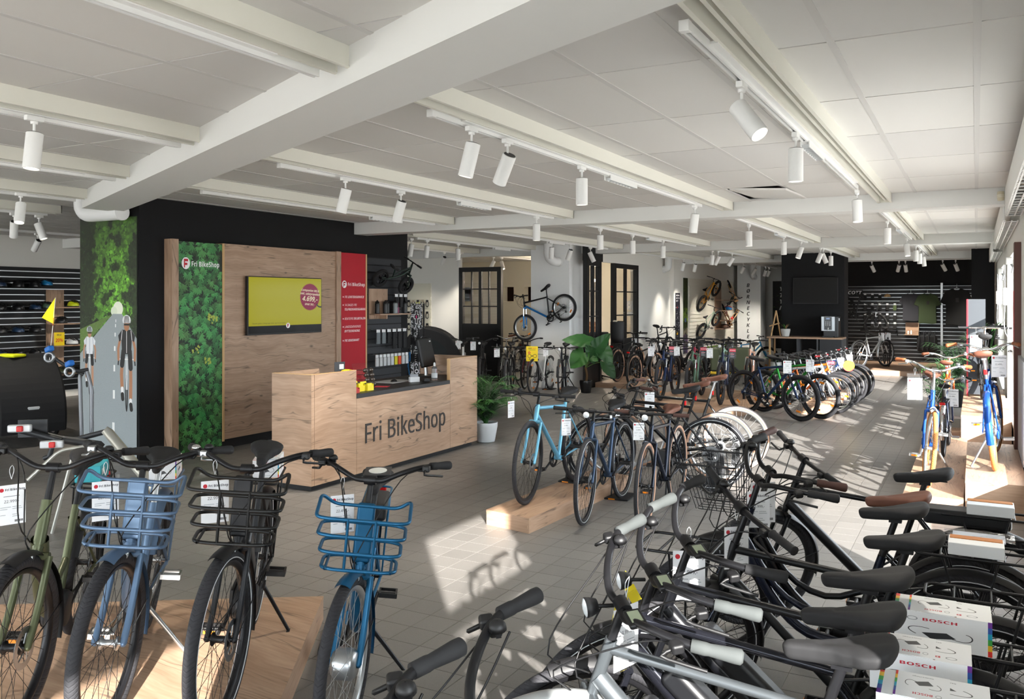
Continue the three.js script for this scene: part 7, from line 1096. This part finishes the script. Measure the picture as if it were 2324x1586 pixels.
for (let r = 0; r < 4; r++) for (let k = 0; k < 5; k++) { if (r === 0 && k > 3) continue; const cap = r === 0 && k === 3, o = W(-2.72 + k * 0.19, [2.0, 1.72, 1.44, 1.2][r], 25.66), t = thing(cap ? 'cycling_hat' : 'glove_pair', cap ? 'tan and black cycling cap on the black slat wall' : (r === 1 && k === 4 ? 'olive gloves in the second row of the slat wall' : 'dark gloves on white header cards in the ' + ['top', 'second', 'third', 'lowest'][r] + ' row'), cap ? 'cap' : 'gloves', o, 0, cap || (r === 1 && k === 4) ? undefined : 'dark gloves in the ' + ['top', 'second', 'third', 'lowest'][r] + ' row'); mesh('hook', cyl(P(0, 0, -0.12), P(0, 0, 0.05), 0.003, 0.003, 5, true), alu, t); if (cap) { const g = new THREE.SphereGeometry(0.09, 14, 8, 0, 7, 0, 1.6); g.translate(0, -0.1, 0.0); mesh('crown', g, mat(0xa8875a, 0.8), t); mesh('peak', lrb(0.1, 0.012, 0.08, 0.06, -0.1, 0.07, 0.005), nearBlack, t); } else { mesh('header_card', lb(0.06, 0.05, 0.003, 0, -0.02, 0.02), headW, t); mesh('glove', lrb(0.09, 0.15, 0.03, 0, -0.12, 0.02, 0.014), r === 1 && k === 4 ? mat(0x4a5a38, 0.85) : mat(0x131416, 0.85), t); } }
{ const t = thing('brand_sign', 'black sign with slanted white letters on the clothing wall', 'sign', W(-3.05, 2.02, 25.75)); mesh('board', lb(0.52, 0.15, 0.012, 0, 0, 0), nearBlack, t); const s = new THREE.Group(); s.name = 'lettering'; s.position.set(-0.22, -0.04, 0.007); t.add(s); letters(s, 'SCOTT', 0.09, 0.003, font, headW, 0.44, 0.2); }
{ const t = thing('display_cubby', 'small oak cubby with bottles on the clothing wall', 'shelf', W(-1.45, 0.9, 25.7)); wpart(t, 'back_board', uvm(bx(-1.7, -1.38, 0.88, 1.2, 25.74, 25.77), WOODS), oak); wpart(t, 'shelf_board', uvm(bx(-1.72, -1.36, 0.86, 0.88, 25.5, 25.77), WOODS), oak); wpart(t, 'side_board', uvm(bx(-1.38, -1.36, 0.88, 1.2, 25.55, 25.77), WOODS), oak); [['red white bottle in the oak cubby', 0xc04040], ['clear white bottle in the oak cubby', 0xdcdedc]].forEach(([l, c], i) => { const b = thing('care_bottle', l, 'bottle', W(-1.62 + i * 0.07, 0.88, 25.62)); mesh('body', lathe([[0.001, 0], [0.024, 0], [0.024, 0.08], [0.01, 0.1], [0.001, 0.1]], 12), headW, b); mesh('cap', lathe([[0.001, 0.12], [0.009, 0.12], [0.01, 0.1], [0.001, 0.1]], 10), mat(c, 0.5), b); }); }
for (let i = 0; i < 3; i++) { const t = thing('backpack', ['black backpack on the front hook of the clothing wall', 'black backpack with loose straps on the clothing wall', 'slim black rucksack on the clothing wall'][i], 'backpack', W(-1.28 + i * 0.12, 0.95, 25.62 - i * 0.06)); mesh('body', (() => { const g = lrb(0.26, 0.44, 0.16, 0, -0.3, 0, 0.06, 3); return g; })(), mat([0x16171a, 0x1d1f23, 0x121315][i], 0.8), t); for (const s of [-1, 1]) mesh('strap', tube([P(s * 0.06, -0.08, 0.08), P(s * 0.08, 0.03, 0.05), P(s * 0.07, -0.25, 0.13), P(s * 0.1, -0.5, 0.09)], 0.012, 10, 5), mat(0x24262b, 0.85), t); mesh('handle', tube([P(-0.03, -0.08, 0), P(0, 0.02, 0), P(0.03, -0.08, 0)], 0.007, 8, 5), mat(0x24262b, 0.85), t); }

// ---------------------------------------------------------------- children wall
slatBoard('white slat wall for hanging children bicycles', 'a', -7.0, 23.1, 28.0, 0.5, 2.42, 0.1, mat(0xe6e2d6, 0.7), null, 1, 'children_slat_wall');
{
  const t = thing('oak_shelf_unit', 'upright oak board with small shelves on the white slats', 'shelf', W(-6.97, 0.9, 25.9)); wpart(t, 'back_board', uvm(bx(-6.972, -6.95, 0.9, 2.2, 25.7, 26.4), WOODS, 'x', true), oak); for (const y of [1.82, 1.5, 1.2, 0.95]) wpart(t, 'shelf_board', uvm(bx(-6.95, -6.7, y - 0.02, y, 25.7, 26.9), WOODS, 'z'), oak);
  const h = helmet(0x1f78c0, 0xc8303a); helmetAt(h, -6.82, 1.53, 26.7, 'blue and red child helmet on the oak shelf'); const h2 = helmet(0x8a6a58); helmetAt(h2, -6.82, 0.98, 26.3, 'brown child helmet on the lowest oak shelf');
  [['wooden balance bicycle with beige seat hung at the top', 2.05, 27.35, 0xcab59a], ['grey and black balance bicycle hung beside the oak shelves', 1.72, 26.9, 0x5a5e62], ['rose wooden balance bicycle hung by the oak shelves', 1.3, 26.65, 0xd0a090], ['wooden balance bicycle with red seat hung at the bottom', 1.25, 27.4, 0xb82020]].forEach(([label, y, a, c], i) => hangThing(balanceBike(label, i !== 1, rimBlack, mat(c, 0.6)), W(-6.84, y, a), P(0.35, 0.3, 1), P(0.2, i % 2 ? 0.5 : -0.85, i % 2 ? -0.8 : -0.35), P(0, 0.28, 0), 0.95));
  // lettering down the pillar
  const l = thing('pillar_lettering', 'slanted black capitals running down the white pillar', 'lettering', W(-6.5, 2.3, 27.99)); const dk = mat(0x24252a, 0.6);
  [...'BØRNECYKLER'].forEach((ch, i) => { const has = font.data.glyphs[ch], g = new TextGeometry(has ? ch : 'O', { font, size: 0.115, depth: 0.004, curveSegments: 4 }); g.computeBoundingBox(); g.translate(-(g.boundingBox.min.x + g.boundingBox.max.x) / 2, 0, 0); const p = g.attributes.position; for (let j = 0; j < p.count; j++) p.setX(j, p.getX(j) + p.getY(j) * 0.18); const o = mesh('letter', g, dk, l); o.position.y = -0.06 - i * 0.185; if (!has) mesh('letter_stroke', cyl(P(-0.03, -0.01, 0.003), P(0.06, 0.12, 0.003), 0.007, 0.007, 4, true), dk, o); });
  const tx = canvasTex(256, 1200, (x, w, h) => { x.fillStyle = '#2c3420'; x.fillRect(0, 0, w, h); for (let i = 0; i < 900; i++) { const cy = rnd() * h, cx = rnd() * w; const sky = cy > 480 && cy < 700, g = sky ? 120 + rnd() * 80 : 30 + rnd() * 60; x.fillStyle = cy > 900 ? `rgba(${60 + rnd() * 60},${50 + rnd() * 50},${80 + rnd() * 60},0.7)` : cy > 800 ? `rgba(150,140,120,0.6)` : `rgba(${g * 0.8},${g},${g * 0.35},0.7)`; x.beginPath(); x.arc(cx, cy, rr(6, 22), 0, 7); x.fill(); } x.fillStyle = '#5870a8'; x.fillRect(130, 640, 70, 60); x.strokeStyle = '#b04038'; x.lineWidth = 10; x.beginPath(); x.moveTo(10, 860); x.lineTo(70, 1100); x.stroke(); });
  const p = thing('garden_poster', 'narrow garden photo poster beside the white slats', 'poster', W(-6.98, 0.4, 22.75)), m = printMat(tx, 0.55); wpart(p, 'print', bx(-6.996, -6.984, 0.35, 2.42, 22.42, 23.0), [m, wallWhite, wallWhite, wallWhite, wallWhite, wallWhite]);
  const s = thing('size_chart', 'tall dark chart with small marks on the pilaster', 'sign', W(-6.89, 0.6, 21.9)), ct = canvasTex(128, 900, (x, w, h) => { x.fillStyle = '#1b1d28'; x.fillRect(0, 0, w, h); x.fillStyle = '#e8e8ec'; x.font = 'bold 40px sans-serif'; ['HOW', 'ARE YOU', 'SET'].forEach((q, i) => x.fillText(q, 12, 60 + i * 52, 104)); for (let i = 0; i < 60; i++) x.fillRect(rnd() * 110, 230 + rnd() * 600, rr(3, 10), rr(3, 16)); x.fillStyle = '#c03030'; x.fillRect(40, 260, 16, 30); x.fillStyle = '#d8a818'; x.fillRect(30, 720, 40, 70); }), cm = printMat(ct, 0.55); wpart(s, 'print', bx(-6.898, -6.89, 0.75, 2.0, 21.62, 22.0), [cm, wallBlack, wallBlack, wallBlack, wallBlack, wallBlack]);
}
// ---------------------------------------------------------------- accessory board and workshop contents
slatBoard('cream slat board of locks beside the workshop glazing', 'X', 16.5, -12.0, -11.1, 0.6, 2.2, 0.1, mat(0xe6e2d2, 0.7), null, -1, 'lock_board');
for (let r = 0; r < 3; r++) for (let k = 0; k < 5; k++) { const t = thing('bicycle_lock', k === 2 && r === 0 ? 'neon yellow bicycle lock on the cream slat board' : 'black bicycle lock in the ' + ['top', 'middle', 'lowest'][r] + ' row of the cream board', 'bicycle lock', W(-11.68 + k * 0.13, 1.82 - r * 0.27, 16.42), 0, k === 2 && r === 0 ? undefined : 'black locks in the ' + ['top', 'middle', 'lowest'][r] + ' row'); const g = new THREE.TorusGeometry(0.05, 0.009, 6, 16); g.scale(0.8, 1.3, 1); g.translate(0, -0.1, 0); mesh('shackle', g, k === 2 && r === 0 ? mat(0xd4dc1c, 0.6) : mat(0x1a1a1c, 0.6), t); mesh('lock_body', lrb(0.06, 0.05, 0.02, 0, -0.03, 0.005, 0.006), k % 2 ? mat(0xb8ac98, 0.6) : nearBlack, t); mesh('hook', cyl(P(0, 0, -0.06), P(0, 0, 0.04), 0.003, 0.003, 5, true), alu, t); }
{
  for (let i = 0; i < 7; i++) { const t = thing('cardboard_box', ['brown cardboard box at the foot of the workshop stack', 'flat brown box in the workshop stack', 'tall brown box beside the workshop doorway', 'brown box with open flaps in the workshop', 'small brown box on the workshop bench', 'brown box on top of the workshop stack', 'wide brown box behind the doorway'][i], 'box', W([-8.4, -8.4, -8.1, -8.9, -8.8, -8.4, -8.5][i], [0, 0.4, 0, 0.95, 0.95, 0.75, 0][i], [17.6, 17.6, 18.7, 19.6, 20.2, 17.6, 19.0][i]), 0.2 * i); const w = 0.45 + 0.05 * (i % 3), h = [0.4, 0.35, 1.0, 0.35, 0.3, 0.3, 0.9][i]; mesh('carton', lb(w, h, 0.4, 0, h / 2, 0), mat(0x8a5f3c, 0.85), t); mesh('tape', lb(w + 0.002, 0.05, 0.402, 0, h * 0.75, 0), mat(0xa9805a, 0.5), t); }
  const b = thing('work_bench', 'pale workshop bench behind the glazing', 'bench', W(-9.2, 0, 20)); wpart(b, 'bench_top', uvm(bx(-9.8, -8.5, 0.9, 0.95, 19.2, 20.9), WOODS), oak); for (const [X, a] of [[-9.75, 19.25], [-8.55, 19.25], [-9.75, 20.85], [-8.55, 20.85]]) wpart(b, 'leg', bx(X - 0.03, X + 0.03, 0, 0.9, a - 0.03, a + 0.03), nearBlack);
  const c = thing('office_chair', 'black office chair backrest in the workshop doorway', 'chair', W(-7.7, 0, 18.4), 0.4); mesh('backrest', lrb(0.45, 0.55, 0.08, 0, 0.8, 0, 0.05), mat(0x121214, 0.8), c); mesh('seat', lrb(0.46, 0.08, 0.44, 0, 0.48, 0.2, 0.03), mat(0x121214, 0.8), c); mesh('column', cyl(P(0, 0.08, 0.2), P(0, 0.46, 0.2), 0.03, 0.03, 10, true), nearBlack, c); for (let k = 0; k < 5; k++) mesh('leg', cyl(P(0, 0.09, 0.2), P(0.27 * Math.cos(k * 1.257), 0.03, 0.2 + 0.27 * Math.sin(k * 1.257)), 0.02, 0.014, 6, true), nearBlack, c);
  const p = thing('pendant_lamp', 'small lit pendant lamp inside the workshop', 'lamp', W(-8.35, 2.3, 19.6)); mesh('bulb', (() => { const g = new THREE.SphereGeometry(0.07, 16, 10); g.scale(1, 0.6, 1); return g; })(), new THREE.MeshStandardMaterial({ color: 0xffffff, emissive: 0xfff2dc, emissiveIntensity: 6 }), p); mesh('cable', cyl(P(0, 0.04, 0), P(0, 0.65, 0), 0.004, 0.004, 5, true), nearBlack, p); const l = new THREE.PointLight(0xfff0d8, 9, 0, 2); l.position.copy(p.position); l.castShadow = true; scene.add(l);
  const n = thing('window_lettering', 'white lettering on the workshop glass', 'lettering', W(-7.006, 1.45, 18.9), Math.PI / 2); n.scale.x = -1; for (const [s, y, sz, w] of [['NEW', 0.14, 0.2, 0.5], ['ARRIVALS', 0.0, 0.09, 0.6]]) { const g = new THREE.Group(); g.name = 'line'; g.position.set(0.12, y, 0); n.add(g); letters(g, s, sz, 0.002, font, headW, w); }
}
// ---------------------------------------------------------------- by the windows
{
  const t = thing('banner_stand', 'tall red and grey banner box by the windows', 'banner', W(-0.06, 0.45, 14.2)); wpart(t, 'red_side', bx(-0.12, -0.1, 0.42, 1.82, 14.0, 14.24), mat(0xa01c28, 0.5)); wpart(t, 'grey_face', bx(-0.1, 0.12, 1.2, 1.82, 14.0, 14.24), mat(0x353a40, 0.6)); wpart(t, 'grey_face', bx(-0.1, 0.12, 0.45, 1.195, 14.0, 14.24), mat(0x2c3138, 0.6));
  const d = thing('door_post', 'dark red brown post between the window bays', 'post', W(0.36, 0, 9.6)); wpart(d, 'post', bx(0.34, 0.399, 0, 2.39, 9.98, 10.22), mat(0x5b3a32, 0.6)); wpart(d, 'red_band', bx(0.338, 0.34, 1.3, 1.9, 9.98, 10.22), mat(0xa8323a, 0.6));
  const g = thing('wall_panel', 'pale grey panel below the window bay pier', 'panel', W(0.39, 0, 9.6)); wpart(g, 'panel', bx(0.37, 0.399, 0.31, 1.25, 8.87, 9.97), mat(0xaab0b2, 0.6));
  [[12.4, 'first'], [16.6, 'second']].forEach(([a, w]) => { const m = thing('window_motor', 'small white window motor with dangling cable, ' + w + ' along the wall', 'window motor', W(0.36, 2.3, a)); mesh('body', lrb(0.08, 0.09, 0.18, 0, 0, 0, 0.02), mat(0xc4c4c0, 0.5), m); mesh('arm', rod([P(0, 0, 0), P(0.05, -0.08, 0.06), P(0.03, -0.16, 0.1)], 0.012, 6), steelGrey, m); mesh('control_box', lrb(0.05, 0.22, 0.09, -0.04, -0.45, 0, 0.015), mat(0xe6e4de, 0.5), m); mesh('cable', tube([P(-0.04, -0.05, 0), P(-0.04, -0.34, 0.0), P(-0.04, -0.56, 0), P(-0.05, -0.8, 0.08), P(-0.02, -0.95, 0.1), P(0.0, -0.75, 0.22)], 0.005, 20, 5), headW, m); });
}
renderer.render(scene, camera);
